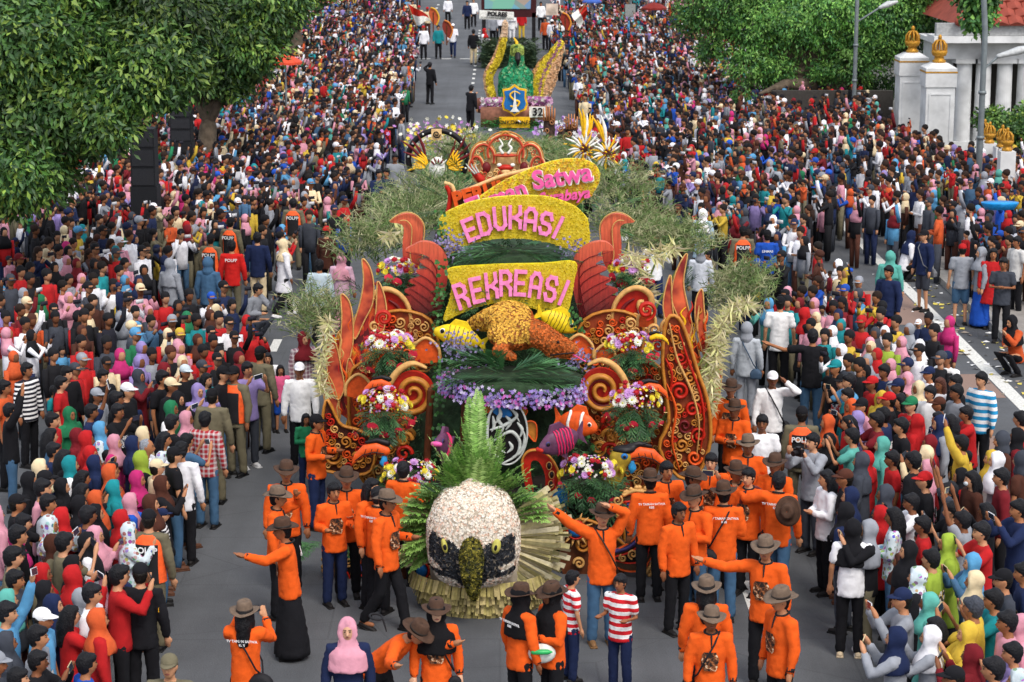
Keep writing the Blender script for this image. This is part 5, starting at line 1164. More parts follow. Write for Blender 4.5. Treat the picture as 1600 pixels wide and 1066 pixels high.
# lower front carved skirt with blue jewels
o = fp('front_carving', lambda b: plate_mb(b, [(640, 870), (690, 870), (700, 925), (640, 945), (600, 940), (610, 900)], 27.3, .1, 0, 3), BRNP); strip('panel_rim', [(610, 900), (640, 868), (690, 868)], 5, 27.27, ORAP, o); strip('panel_rim', [(600, 925), (640, 915), (700, 908)], 4, 27.27, REDP, o)
o2 = fp('front_carving', lambda b: plate_mb(b, [(880, 830), (905, 812), (940, 822), (985, 860), (975, 895), (930, 920), (880, 900)], 27.5, .1, 0, 3), BRNP); strip('panel_rim', [(880, 830), (905, 812), (940, 822), (985, 860)], 5, 27.47, GOLD, o2)
for k, (x, y, r_, d) in enumerate(((910, 850, 12, 1), (935, 870, 12, -1), (955, 850, 9, 1), (905, 880, 9, 1), (950, 885, 8, -1), (925, 838, 7, 1))): strip('carved_curl', spiral(x, y, r_, 1, 1.6, 60*k, d, 18), [4, 5, 2], 27.45, GOLD2 if k % 2 else GOLD, o2, .05)
for (x, y, r_, Y) in ((655, 892, 13, 27.2), (900, 828, 12, 27.35)):
    c = P(x, y, Y); j = fp('blue_jewel', lambda b: b.ell(c, (r_*.0085, .07, r_*.0085), 14, 8), BLUP, True); strip('jewel_rim', [(x+r_*1.15*math.cos(a_*.5236), y+r_*1.15*math.sin(a_*.5236)) for a_ in range(12)], 3, Y, REDP, j, .04, 3, True)
    for k in range(9): a_ = R(-70+k*25); strip('ray', [(x+r_*1.3*math.cos(a_), y+r_*1.3*math.sin(a_)), (x+r_*2.3*math.cos(a_), y+r_*2.3*math.sin(a_))], [5, 1], Y+.02, GOLD2, j, .03, 1)
# red serpent-shaped post with black drops, and blue paisley in front of it
o = fp('spotted_arch', lambda b: plate_mb(b, [(818, 745), (816, 720), (825, 706), (842, 704), (860, 715), (872, 740), (870, 770), (862, 795), (850, 815), (842, 800), (850, 775), (852, 745), (842, 722), (830, 722), (830, 745), (834, 770), (824, 770)], 28.0, .1, 0, 3), REDP)
strip('arch_rim', [(818, 745), (816, 720), (825, 706), (842, 704), (860, 715), (873, 740), (871, 770), (862, 797), (850, 817)], 4, 27.97, GOLD, o, .04)
for (x, y) in ((858, 728), (862, 742), (861, 757), (857, 772), (851, 788)): c = P(x, y, 27.95); dr = mpart('drop', lambda b: b.ell(c, (.025, .03, .045), 8, 6), BLKP, o, True); strip('drop_rim', [(x+4.2*math.cos(a_*.785), y+6*math.sin(a_*.785)) for a_ in range(8)], 1.4, 27.95, GOLD2, o, .03, 2, True)
o = fp('blue_paisley', lambda b: plate_mb(b, [(862, 800), (858, 785), (868, 765), (880, 756), (888, 770), (886, 800), (878, 815), (868, 812)], 27.8, .07, 0, 3), BLUP); strip('paisley_rim', [(862, 800), (858, 785), (868, 765), (880, 756), (888, 770), (886, 800), (878, 815), (868, 812)], 2.6, 27.78, GOLD, o, .04, 3, True); strip('paisley_curl', spiral(876, 795, 7, 1, 1.4, 0, 1, 14), 3, 27.77, GOLD, o, .04)
# white dragon fretwork disc with its orange petal border
o = fp('dragon_disc', lambda b: plate_mb(b, [(760+ (32)*(1+math.cos(a_*.3927)), 676+50*math.sin(a_*.3927)) for a_ in range(16)], 28.4, .05, 0, 2), BLKP)
dd = [[(768, 640), (762, 660), (762, 690), (770, 700)], [(775, 632), (785, 628), (800, 640), (812, 660)], [(765, 672), (790, 664), (808, 650), (800, 640)], [(770, 690), (785, 680), (800, 675), (812, 690), (808, 710), (790, 722), (780, 725)], [(762, 700), (775, 700), (790, 708)], [(784, 642), (778, 655), (786, 668), (780, 680)], [(790, 650), (798, 660), (790, 672)], [(800, 715), (815, 705), (820, 685), (816, 670)], [(770, 710), (780, 716), (785, 722)], [(770, 650), (772, 665), (768, 675)], [(795, 690), (800, 700), (792, 708)], [(775, 720), (765, 705), (760, 690)], [(808, 660), (816, 672), (812, 684)], [(780, 636), (782, 650), (774, 662)]]
for d_ in dd: strip('fretwork', d_, [2, 6, 4.5, 1.5], 28.36, SILV, o, .03)
strip('fretwork_ring', [(760+32*(1+math.cos(a_*.3927)), 676+50*math.sin(a_*.3927)) for a_ in range(16)], 3, 28.36, SILV, o, .03, 3, True)
for L_ in ([(757, 634), (773, 622), (790, 628), (805, 636), (800, 645), (775, 634), (762, 645)], [(800, 640), (812, 634), (824, 642), (818, 652), (816, 664), (806, 656)], [(818, 664), (828, 658), (838, 664), (837, 690), (826, 680)]):
    q = plate('orange_petal', L_, 28.45, GOLD, o, .05, 3); strip('petal_rim', L_, 2.4, 28.43, ORAP, o, .03, 3, True)
plate('blue_cloud', [(768, 640), (776, 628), (784, 636), (795, 640), (800, 650), (785, 652), (775, 648)], 28.38, BLUP, o, .03, 3)
# ---------------- animal figures (things of their own)
def figure(name, label, cat, c, build, mats, group=None):
    t = thing(name, label, cat, c, 0, group); return t
def blob_part(name, build, m, parent, voxel=.025, tris=1500, it=4):
    mb = MB(); build(mb); me = skinmesh(mb, name, [m], voxel, tris, it); return obj(name, me, parent)
def fish(px, py, Y, L, Hh, yaw, m, label, stripes=None, flip=1, tilt=0, lips=None):
    c = P(px, py, Y); t = thing('fish_figure', label, 'fish figure', c, yaw); t.rotation_euler = (0, R(tilt), yaw)
    s = flip
    blob_part('body', lambda b: (b.ell((0, 0, 0), (L*.5, L*.17, Hh*.5), 16, 10), b.ell((s*L*.32, 0, -.01), (L*.24, L*.12, Hh*.30), 12, 8), b.ell((-s*L*.42, 0, 0), (L*.14, L*.06, Hh*.2), 10, 6)), m, t)
    def fin(nm, pts, th=.02, mm=None):
        mb = MB(); n = len(pts); v = [(s*x*L, -th, z*Hh) for x, z in pts]+[(s*x*L, th, z*Hh) for x, z in pts]; mb.add(v, [tuple(range(n)), tuple(range(2*n-1, n-1, -1))]+[(i, (i+1) % n, (i+1) % n+n, i+n) for i in range(n)]); obj(nm, mb.mesh(nm, [mm or m], False), t)
    fin('tail_fin', [(-.42, 0), (-.68, .45), (-.60, 0), (-.68, -.45)]); fin('back_fin', [(-.3, .35), (-.1, .72), (.15, .70), (.25, .4)]); fin('belly_fin', [(-.15, -.38), (-.1, -.75), (.08, -.45)])
    for sd in (1, -1): mpart('eye', lambda b: (b.ell((s*L*.34, sd*L*.115, Hh*.10), (L*.05, L*.03, L*.05), 10, 6)), BLKP, t, True); mpart('eye_ring', lambda b: b.ell((s*L*.335, sd*L*.105, Hh*.10), (L*.065, L*.03, L*.065), 10, 6), WHTP if not lips else PURP, t, True)
    if lips: mpart('lips', lambda b: b.tube([(s*L*.53, -.05, -.02), (s*L*.56, 0, -.02), (s*L*.53, .05, -.02)], [.03, .035, .03], 8), lips, t, True)
    if stripes:
        sm_, xs, w_ = stripes
        for x in xs:
            k = math.sqrt(max(.05, 1-(x/.5)**2)); pts = [(s*x*L+random.uniform(-.008, .008), -L*.172*k*math.cos(a_), Hh*.505*k*math.sin(a_)) for a_ in [R(-70+140*i/8) for i in range(9)]]
            mpart('stripe', lambda b: b.tube(pts, w_, 5), sm_, t, True); mpart('stripe', lambda b: b.tube([(x_, -y_, z_) for x_, y_, z_ in pts], w_, 5), sm_, t, True)
    return t
PURF = mat('fish_purple', srgb('#5b3550'), .5, 9, .4, .3); 
fish(874, 690, 27.5, .56, .36, R(25), PURF, 'purple and pink fish figure with red lips facing left beside the white dragon disc', (paint_m('hot_pink', '#c9285c'), [-.28, -.2, -.12, -.04, .04, .12], .012), -1, -12, REDP)
fish(693, 695, 28.0, .50, .34, R(70), PURF, 'purple fish figure with open mouth beside the tall fern, nose to the left', (paint_m('hot_pink', '#c9285c'), [-.2, -.1, 0], .01), -1, 20, PINKP)
fish(903, 662, 28.3, .52, .36, R(-20), ORAP, 'orange clownfish figure with white bands behind the purple fish', (WHTP, [-.22, .12], .022), 1, 8)
YF = mat('fish_yellow', srgb('#e4c51c'), .5, 14, .2, .2)
fish(716, 526, 29.9, .66, .33, R(-10), YF, 'yellow fish figure with black face patch left of the orange lizard', (BLKP, [-.3, -.2, -.1, 0, .1, .2], .004), -1, 14)
fish(872, 503, 30.0, .55, .30, R(10), YF, 'yellow fish figure half hidden above the orange lizard', (BLKP, [-.3, -.2, -.1, 0, .1, .2], .004), 1, 25)
# hornbill and toucan heads
def beak_bird(px, py, Y, sgn, k, label, body=True, beak=ORAP, throat=True, drop=30):
    c = P(px, py, Y); t = thing('hornbill_figure', label, 'bird figure', c); s = k*Y/FPX
    def W(x, y, dy=0): return Vector((sgn*x*s, dy, -y*s))
    def arc(r0, y0): return [W(0, -6+y0), W(18, -12+y0), W(40, -8+y0), W(58, 6+y0), W(68, 24+y0)]
    mb = MB(); mb.tube(arc(0, 6), [11*s, 13*s, 12*s, 8*s, 2*s], 10, flat=.7); obj('beak', skinmesh(mb, 'beak', [beak], .015, 900, 3), t)
    mpart('beak_ridge', lambda b: b.tube([W(-4, -16), W(16, -22), W(38, -18)], [7*s, 6*s, 3*s], 8, flat=.7), BLKP, t, True)
    mpart('beak_line', lambda b: b.tube([W(2, 2, -.10*1), W(22, -2, -.11), W(44, 4, -.10), W(60, 18, -.06)], [1.2*s]*4, 5), BLKP, t, True)
    for q in (14, 26, 38): mpart('beak_line', lambda b: b.tube([W(q, -8, -.10), W(q+5, 8, -.11)], [.8*s]*2, 5), BLKP, t, True)
    if body:
        blob_part('head', lambda b: (b.ell(W(-18, 4), (22*s, 16*s, 20*s), 14, 10), b.tube([W(-20, 10), W(-34, 40)], [17*s, 22*s], 12, flat=.8)), mat('hornbill_tan', srgb('#9c8428'), .7, 9, .3), t)
        blob_part('cap', lambda b: (b.ell(W(-12, -12), (24*s, 15*s, 9*s), 14, 8), b.tube([W(-20, -12), W(30, -24)], [7*s, 4*s], 8)), BLKP, t)
        mpart('eye_patch', lambda b: b.ell(W(-12, -2, -14*s), (7*s, 4*s, 6*s), 12, 8), BLUP, t, True); mpart('eye', lambda b: b.ell(W(-12, -2, -17.5*s), (3*s, 2*s, 3*s), 8, 6), BLKP, t, True)
    if throat: blob_part('throat', lambda b: b.tube([W(2, 10), W(4, 26), W(2, 34)], [6*s, 10*s, 4*s], 10, flat=.6), paint_m('sky', '#2b93cf'), t)
    return t
beak_bird(985, 712, 27.9, 1, .86, 'hornbill figure with tan neck, blue throat and long orange beak, right of the lower flowers')
beak_bird(602, 705, 28.2, -1, .80, 'hornbill figure with orange beak pointing left and blue throat, above the left carved shield', body=False)
beak_bird(1004, 608, 28.6, 1, .62, 'orange beaked bird figure with black crest peeping over the right bouquets', body=False, throat=False)
beak_bird(1018, 528, 29.4, 1, .42, 'small yellow beaked bird figure near the right flame wing', body=False, throat=False, beak=YELP)
beak_bird(606, 602, 28.9, -1, .60, 'orange bird figure half hidden by flowers beside the left flame wing', body=False, throat=False)
# komodo dragon of orange flowers
ct = P(815, 520, 29.5); kd = thing('lizard_figure', 'orange and rust flower-covered komodo dragon on top of the float, head to the right', 'lizard figure', ct); s = 29.5/FPX
def W(x, y, dy=0): return Vector(((x-815)*s, dy, -(y-520)*s))
mb = MB(); mb.ell(W(795, 505, .35), (40*s, .42, 27*s), 16, 10); mb.ell(W(805, 525, .1), (45*s, .35, 24*s), 16, 10); mb.tube([W(815, 512, 0), W(845, 520, -.2), W(868, 530, -.32), W(893, 537, -.38)], [22*s, 21*s, 17*s, 11*s], 12)
mb.tube([W(862, 540, -.3), W(890, 545, -.36)], [13*s, 8*s], 10); mb.tube([W(790, 530, -.1), W(778, 543, -.3), W(800, 548, -.45)], [14*s, 11*s, 7*s], 8); mb.ell(W(868, 520, -.3), (7*s, .06, 5*s), 8, 6); mb.tube([W(765, 510, .5), W(735, 525, .8)], [20*s, 10*s], 8)
kb = obj('body', skinmesh(mb, 'body', [mat('moss_base', (.25, .08, .02), .9)], .03, 2500), kd)
pp_, nn_ = surf_points(kb.data, 5200); colr_ = np.where((pp_[:, 0] < .12)[:, None] & (pp_[:, 2] > -.10)[:, None], np.array([.80, .46, .07]), np.array([.58, .14, .025]))*rng.uniform(.6, 1.3, (5200, 1)); florets('flower_cover', pp_, nn_+rng.normal(size=nn_.shape)*.3, .022, colr_, parent=kd, petals=5, cup=.5)
mpart('eye', lambda b: b.ell(W(872, 524, -.47), (.022, .02, .018), 8, 6), BLKP, kd, True); mpart('tongue', lambda b: b.tube([W(895, 545, -.42), W(915, 552, -.6)], [.012, .008], 6), PINKP, kd, True)
mpart('mouth', lambda b: b.tube([W(860, 545, -.47), W(880, 542, -.49), W(896, 541, -.47)], [.010]*3, 5), BLKP, kd, True)
# ---------------- bouquets
bouquet(600, 635, 28.7, 84, 58, 'round flower arrangement left of the canopy with pink orchids on top, above the orange beak'); bouquet(606, 540, 29.6, 80, 42, 'white and yellow flower arrangement below the left scroll, second row')
bouquet(622, 424, 31.4, 64, 36, 'small purple and yellow flower arrangement behind the left red wing', True); bouquet(640, 745, 27.9, 92, 56, 'lowest left flower arrangement with roses, beside the pale bird head')
bouquet(990, 628, 28.6, 84, 56, 'white and lilac flower arrangement above the right hornbill beak'); bouquet(985, 541, 29.6, 80, 42, 'flower arrangement under the right gold scroll beside the flame wing')
bouquet(985, 420, 31.4, 64, 36, 'small flower arrangement behind the right red wing under the bird neck', False); bouquet(922, 738, 27.8, 100, 54, 'lowest right flower arrangement with yellow daisies, over the man with raised arms')
# anthurium-studded ivy strings
mb = MB()
for (x0, y0, x1, y1, Y) in ((693, 400, 680, 545, 30.4), (898, 480, 925, 600, 30.0), (680, 560, 690, 720, 29.0), (885, 640, 930, 720, 28.9), (690, 330, 692, 420, 31.2)):
    for k in range(60):
        t = random.random(); c = P(x0+(x1-x0)*t+random.uniform(-9, 9), y0+(y1-y0)*t, Y-.05+random.uniform(-.05, .05)); a = random.uniform(0, 6.28); d = Vector((math.cos(a), -.4, math.sin(a)))*.055; w_ = d.cross(Vector((0, 1, 0))).normalized()*.03; f = random.uniform(.7, 1.5)
        mb.add([c, c+d*.5+w_, c+d, c+d*.5-w_], [(0, 1, 2, 3)], 0, (.04*f, .13*f, .03*f))
fl(foliage_obj('ivy', mb, None))
# ---------------- the giant bird head at the front
HC = P(740, 836, 25.9); hk = thing('eagle_head_figure', 'giant white flower eagle head with black eye patches at the front of the float', 'bird head figure', HC); K = 25.9/FPX
mb = MB(); v = []; f = []; n, m_ = 28, 18
for i in range(m_+1):
    th = math.pi*i/m_
    for k in range(n):
        a = 2*math.pi*k/n; e = .72; sp = lambda x: math.copysign(abs(x)**e, x)
        v.append((76*K*sp(math.sin(th))*sp(math.cos(a))*(1-.05*(math.cos(th) > .3)), .50*sp(math.sin(th))*sp(math.sin(a)), 82*K*sp(math.cos(th))*1.02))
for i in range(m_):
    for k in range(n): f.append((i*n+k, (i+1)*n+k, (i+1)*n+(k+1) % n, i*n+(k+1) % n))
mb.add(v, f)
for (x, y) in ((-2, -78),): mb.ell((x*K, .1, -y*K), (18*K, .15, 14*K), 10, 6)
hb = obj('head', skinmesh(mb, 'head', [mat('straw_base', (.40, .34, .26), .9)], .03, 5000, 5), hk)
N_ = 13000; pp_, nn_ = surf_points(hb.data, N_); X_, Z_ = pp_[:, 0]/K, -pp_[:, 2]/K; Fm = pp_[:, 1] < .1
wav = 4*np.sin(X_*.22)+3*np.sin(Z_*.3)
def band(x): return np.abs(X_)
ax_ = np.abs(X_+2); top_edge = -6+np.abs(ax_-62)*.35+wav*.5; 
patch = Fm & (ax_ < 68) & (ax_ > 4) & (Z_ > -20+ (62-ax_)*.50*(ax_ < 62)+ (ax_ > 62)*(ax_-62)*1.5+wav*.4) & (Z_ < 80-ax_*.85+wav*.5)
jaw = Fm & (np.abs(Z_-(56-ax_*.16)) < 4.5+wav*.2) & (ax_ < 70)
white = np.array([(.86, .80, .68), (.86, .72, .58), (.82, .52, .38), (.88, .84, .76), (.80, .72, .60)])[rng.choice(5, N_, p=[.32, .2, .12, .26, .10])]
black = np.array([(.012, .014, .018), (.03, .034, .042), (.055, .06, .07)])[rng.choice(3, N_, p=[.5, .35, .15])]
cc_ = np.where((patch | jaw)[:, None], black, white); florets('flower_cover', pp_, nn_+rng.normal(size=nn_.shape)*.28, np.where(patch | jaw, .026, .020), cc_, parent=hk, petals=5, cup=.3)
mb = MB(); W2 = lambda x, y, d: Vector((x*K, d, -y*K))
mb.tube([W2(-2, -8, -.42), W2(-3, 15, -.58), W2(-2, 40, -.66), W2(0, 66, -.62), W2(1, 84, -.54)], [15*K, 19*K, 16*K, 11*K, 5*K], 12, flat=.75)
bk = obj('beak', skinmesh(mb, 'beak', [mat('beak_base', (.10, .09, .01), .8)], .02, 1500), hk)
p2, n2 = surf_points(bk.data, 1700); c2 = np.array([(.07, .07, .010), (.14, .13, .015), (.03, .035, .010), (.32, .27, .04), (.012, .015, .010)])[rng.choice(5, 1700)]; florets('beak_leaves', p2, n2+rng.normal(size=n2.shape)*.4, .024, c2, parent=bk, petals=4, cup=.6)
for sx, ex, ey, rot in ((1, 37, -1, -12), (-1, -46, -1, 12)):
    e = mpart('eye', lambda b: b.ell((0, 0, 0), (.056 if sx > 0 else .036, .05, .095), 14, 10), mat('eye_yellow', (.50, .47, .10), .5), hk, True); e.location = W2(ex, ey, -.50 if sx > 0 else -.475); e.rotation_euler = (0, R(-rot), 0); mpart('pupil', lambda b: b.ell((-.004*sx, -.035, -.005), (.024, .02, .045), 10, 8), BLKP, e, True)
# fern mane
mb = MB(); FC = [(.20, .38, .08), (.27, .46, .11), (.34, .52, .16), (.14, .30, .06)]
for k in range(130):
    a = R(18+190*k/129)+random.uniform(-.06, .06); d = Vector((math.cos(a), random.uniform(-.55, .0), math.sin(a)+.1)); b = HC+Vector((math.cos(a)*60*K, .16+random.uniform(-.05, .25), math.sin(a)*62*K))
    frond(mb, b, d, random.uniform(.42, .66), .55, .115, 22, .017, random.choice(FC), ang=.35)
for k in range(34):
    d = Vector((random.uniform(-.42, .32), random.uniform(-.3, .1), 1)); frond(mb, HC+Vector((random.uniform(-.25, .25), .2, 70*K)), d, random.uniform(.5, .85), .25, .11, 24, .016, random.choice(FC), ang=.35)
for x0, x1, L in ((748, 750, 1.02), (738, 733, .95), (742, 722, .78), (752, 762, .8), (745, 745, 1.05), (735, 715, .7)):
    b = P(x0, 735, 26.0); d = P(x1, 620, 26.0)-b; frond(mb, b, d, L, .05, .12, 40, .016, random.choice(FC[:3]), ang=.35)
frond(mb, W2(12, -60, -.3)+HC, Vector((.35, -.5, -.5)), .30, .5, .05, 14, .008, (.25, .42, .14), ang=.5)
o = foliage_obj('fern_mane', mb, None); o.parent = hk; o.location = -HC
# straw fan and skirt
strm = vcol('straw', .8, 20, .2, .3); smesh = []
for q in range(4):
    b = MB(); cc = STRAW[q]; b.add([(0, -.022, 0), (0, .022, 0), (.45, .034, .012), (.45, -.03, .006), (.22, 0, .022)], [(0, 4, 1), (1, 4, 2), (2, 4, 3), (3, 4, 0)], 0, cc); b.add([(0, -.022, -.004), (0, .022, -.004), (.45, .034, .008), (.45, -.03, .002)], [(3, 2, 1, 0)], 0, cc); smesh.append(b.mesh('straw_strip', [strm], False, True))
fan = mpart('straw_fan', lambda b: b.tube([HC+Vector((.05, .55, -.1)), HC+Vector((.05, .75, -.1))], [.5, .5], 20), mat('straw_base', (.40, .34, .26), .9), None); fan.parent = hk; fan.location = -HC
def straw(a, r, y, L, tip=0.0, par=None):
    o = obj('straw_strip', random.choice(smesh), par or hk); o.location = Vector((.02+math.cos(a)*r, y, -.08+math.sin(a)*r)); o.rotation_euler = Euler((random.uniform(-.5, .5)-1.2, -a+random.uniform(-.07, .07), random.uniform(-.1, .1)+tip)); o.scale = (L/.45*random.uniform(.85, 1.1), 1.1, 1); return o
for ring, (r_, y, L) in enumerate(((.50, .12, .52), (.62, .26, .56), (.54, .18, .52))):
    for k in range(58): straw(R(-78+112*k/57), r_+random.uniform(-.03, .03), y+random.uniform(-.03, .03), L)
for k in range(34): straw(R(150+60*k/33), .5+random.uniform(-.03, .03), .26, .42)
b = MB()
for tier in range(5):
    for k in range(70):
        a = math.pi+math.pi*(k+random.uniform(-.3, .3))/69; rr = .62+.07*(4-tier)*.7; z1 = -.56-tier*.115; q = HC+Vector((.08+rr*1.05*math.cos(a), .45+rr*.85*math.sin(a), z1)); L = random.uniform(.14, .2); t_ = Vector((-math.sin(a), math.cos(a), 0))*.022; o_ = Vector((math.cos(a), math.sin(a), 0))*.06; c = random.choice(STRAW[:3]); f = random.uniform(.45, .9); c = (c[0]*f, c[1]*f*.92, c[2]*f*.7)
        b.add([q-t_, q+t_, q+t_*.8+o_-Vector((0, 0, L)), q-t_*.8+o_-Vector((0, 0, L))], [(0, 1, 2, 3)], 0, c)
sk_ = obj('straw_skirt', b.mesh('straw_skirt', [strm], False, True), hk); sk_.location = -HC; sk_['kind'] = 'stuff'
o = mpart('skirt_base', lambda b: b.loft([(HC.x+.08, 26.35, .16, .62, .5), (HC.x+.08, 26.35, .8, .66, .52)], 24), mat('straw_base', (.40, .34, .26), .9), None, True); o.parent = hk; o.location = -HC
# ---------------- grasses, pale palm plumes
def grass_obj(lst, plume=False):
    mb = MB()
    for (px, py, Y, r_, h, n_) in lst: c = P(px, py, Y); grass_clump(mb, (c.x, c.y, c.z), r_, h, n_, GRS, plume)
    return fl(foliage_obj('tall_grass', mb, None))
grass_obj([(500, 500, 31, .45, .85, 230), (480, 520, 31, .4, .7, 120), (600, 385, 34, .7, .8, 380), (640, 350, 35, .8, .8, 380), (670, 320, 36, .8, .9, 320), (560, 400, 34, .5, .9, 200), (625, 330, 37, .6, .7, 220), (700, 280, 38, .7, .9, 260), (725, 250, 40, .8, .8, 260)])
grass_obj([(985, 365, 35, .7, .8, 330), (1035, 385, 34, .6, .7, 240), (960, 310, 37, .8, .9, 300), (1075, 390, 34, .5, .8, 150), (1150, 480, 32, .5, .9, 260), (1170, 460, 32, .4, .8, 150), (850, 238, 42, .9, .45, 220), (800, 238, 42, .9, .4, 220), (760, 238, 42, .8, .5, 220), (900, 260, 40, .7, .7, 200)], True)
hfronds('palm_leaves', [(700, 300, 640, 250), (700, 310, 650, 280), (720, 270, 690, 225), (700, 330, 630, 330), (940, 330, 1000, 300), (930, 350, 990, 360), (960, 420, 1050, 380), (1040, 480, 1085, 420), (590, 480, 540, 420), (600, 430, 575, 380), (600, 400, 640, 370), (850, 240, 900, 215), (730, 240, 700, 215), (1000, 410, 1040, 370), (1060, 470, 1075, 410), (525, 560, 500, 500), (535, 540, 520, 490)], 33.0, .24, [(.05, .14, .04), (.08, .20, .06), (.04, .10, .035)], n=24)
palms('palm_leaves', 500, 850, 27.6, 10, .55, 1.2, .4, .2, [(.05, .16, .05), (.08, .22, .06)], .1); palms('palm_leaves', 1045, 850, 27.9, 12, .6, 1.3, .3, .2, [(.05, .14, .05), (.07, .18, .06)], .1)
def plume(pth, Y, wpx, n_, name='pale_palm_plume'):
    mb = MB(); pts = smooth_path(pth, 8)
    for i in range(n_):
        t = random.random(); p = pts[int(t*(len(pts)-1))]; c = P(p.x+random.uniform(-4, 4), p.y+random.uniform(-4, 4), Y+random.uniform(-.1, .1)); a = random.uniform(0, 6.28); L = wpx*Y/FPX*random.uniform(.5, 1.1); d = Vector((math.cos(a), random.uniform(-.6, .2), math.sin(a)*.8-.15)).normalized()*L; w_ = d.cross(Vector((0, 1, .2))).normalized()*.014; cc = random.choice(STRAW+[(.62, .62, .25), (.7, .68, .35)])
        mb.add([c-w_*.4, c+d*.4-w_, c+d, c+d*.4+w_], [(0, 1, 2, 3)], 0, cc)
    return fl(foliage_obj(name, mb, None))
plume([(1168, 475), (1140, 490), (1125, 520), (1118, 560), (1112, 600), (1105, 640)], 29.9, 26, 620); plume([(1100, 620), (1110, 560), (1125, 500)], 30.2, 20, 200)
plume([(512, 500), (508, 540), (500, 580), (510, 620)], 30.2, 20, 260); plume([(985, 395), (1000, 430), (1020, 470)], 31.2, 26, 180); plume([(1020, 400), (1060, 385)], 31.5, 24, 90); plume([(600, 370), (640, 360)], 32.5, 24, 80)
for (px, py, Y, sx) in ((500, 500, 31, -1.4), (480, 520, 31, -1.4), (1150, 480, 32, 1.45), (1170, 460, 32, 1.45), (600, 385, 34, -1.3), (985, 365, 35, 1.3), (1075, 390, 34, 1.3), (1035, 385, 34, 1.3), (1168, 475, 29.9, 1.5), (1125, 520, 29.9, 1.5)):
    c = P(px, py, Y); fp('bamboo_stem', lambda b: (b.tube([(sx, max(28.2, Y), .8), ((sx+c.x)/2, Y, .8+(c.z-.8)*.35), (c.x, Y, c.z)], [.03, .025, .015], 6)), paint_m('bamboo', '#6d7a3a', .6), True)
mb = MB()
for k in range(900):
    sd = random.choice((-1, 1)); front = random.random() < .2; x = random.uniform(-1.5, 1.5) if front else sd*random.uniform(1.35, 1.5); y = 28.0 if front else random.uniform(28, 45.5); frond(mb, (x, y, random.uniform(.4, 1.1 if y < 34 else 1.7)), (0 if front else sd, -1 if front else random.uniform(-.3, .3), random.uniform(-.7, .4)), .45, .6, .14, 4, .03, random.choice(DKP), ang=.9)
fl(foliage_obj('deck_fringe', mb, None))
# ---------------- feathered ornaments towards the back of the float
def feathers(cx, cy, Y, angs, L0, L1, w, mats_, parent, name='feather', r0=6):
    for i, a in enumerate(angs):
        a_ = R(a); L = random.uniform(L0, L1); p0 = (cx+r0*math.cos(a_), cy-r0*math.sin(a_)); p1 = (cx+L*.6*math.cos(a_-.08), cy-L*.6*math.sin(a_-.08)); p2 = (cx+L*math.cos(a_), cy-L*math.sin(a_))
        strip(name, [p0, p1, p2], [w*.5, w, 1], Y-.01*(i % 4), mats_[i % len(mats_)], parent, .03, 3)
gr = thing('garuda_ornament', 'winged ornament with golden and maroon feathers inside a black dotted ring, left of the crown', 'ornament', P(680, 262, 37.5)); o_ = Vector(gr.location)
def g_(o): o.parent = gr; o.location = -o_; return o
ring = g_(mpart('ring', lambda b: strip_mb(b, [(684+46*math.cos(R(a)), 248-44*math.sin(R(a))) for a in range(-30, 211, 20)], 9, 37.6, .05), BLKP, None, True))
for a in range(-20, 201, 28): c = P(684+46*math.cos(R(a)), 248-44*math.sin(R(a)), 37.53); mpart('stud', lambda b: b.ell(c, (.02, .02, .02), 6, 4), WHTP, ring, True)
q = g_(plate('sun_plaque', [(674, 202), (690, 202), (690, 219), (674, 219)], 37.45, CREAM, None, .05, 0)); strip('plaque_scroll', spiral(682, 210, 6, 1, 1.5, 0, 1, 14), 2, 37.42, BLKP, q)
wb = g_(mpart('breast', lambda b: b.ell(P(683, 262, 37.4), (13*.011, .12, 17*.011), 12, 8), WHTP, None, True)); feathers(683, 262, 37.3, range(40, 150, 14), 14, 20, 3, [WHTP, DKRED], wb)
for s_ in (1, -1): feathers(683+s_*12, 262, 37.45, [90-s_*x for x in (28, 38, 48, 58, 68, 78, 88, 98)], 24, 36, 5, [YELP], wb); feathers(683+s_*14, 258, 37.5, [90-s_*x for x in (20, 34, 48, 62)], 40, 60, 5, [DKRED], wb)
for (cx, cy, nm) in ((912, 225, 'tall fan of yellow and white feathers standing right of the crown'), (948, 232, 'smaller yellow and white feather fan at the right edge of the float')):
    t = thing('feather_fan', nm, 'feather ornament', P(cx, cy, 39.5)); ol = Vector(t.location)
    st = mpart('fan_stem', lambda b: b.tube([P(cx, cy+20, 39.6), P(cx, cy, 39.6)], [.08, .08], 8), BRNP, None, True); st.parent = t; st.location = -ol
    feathers(cx, cy, 39.5, [78+x for x in (-6, 0, 6, 14, 20)] if cx < 930 else [115, 108, 100], 44, 58, 6, [YELP, YELP, WHTP], st); feathers(cx, cy+8, 39.4, list(range(30, 330, 17)), 18, 34, 4, [WHTP, WHTP, YELP], st); feathers(cx+4, cy+10, 39.3, list(range(0, 360, 24)), 9, 14, 3, [YELP, DKRED], st)
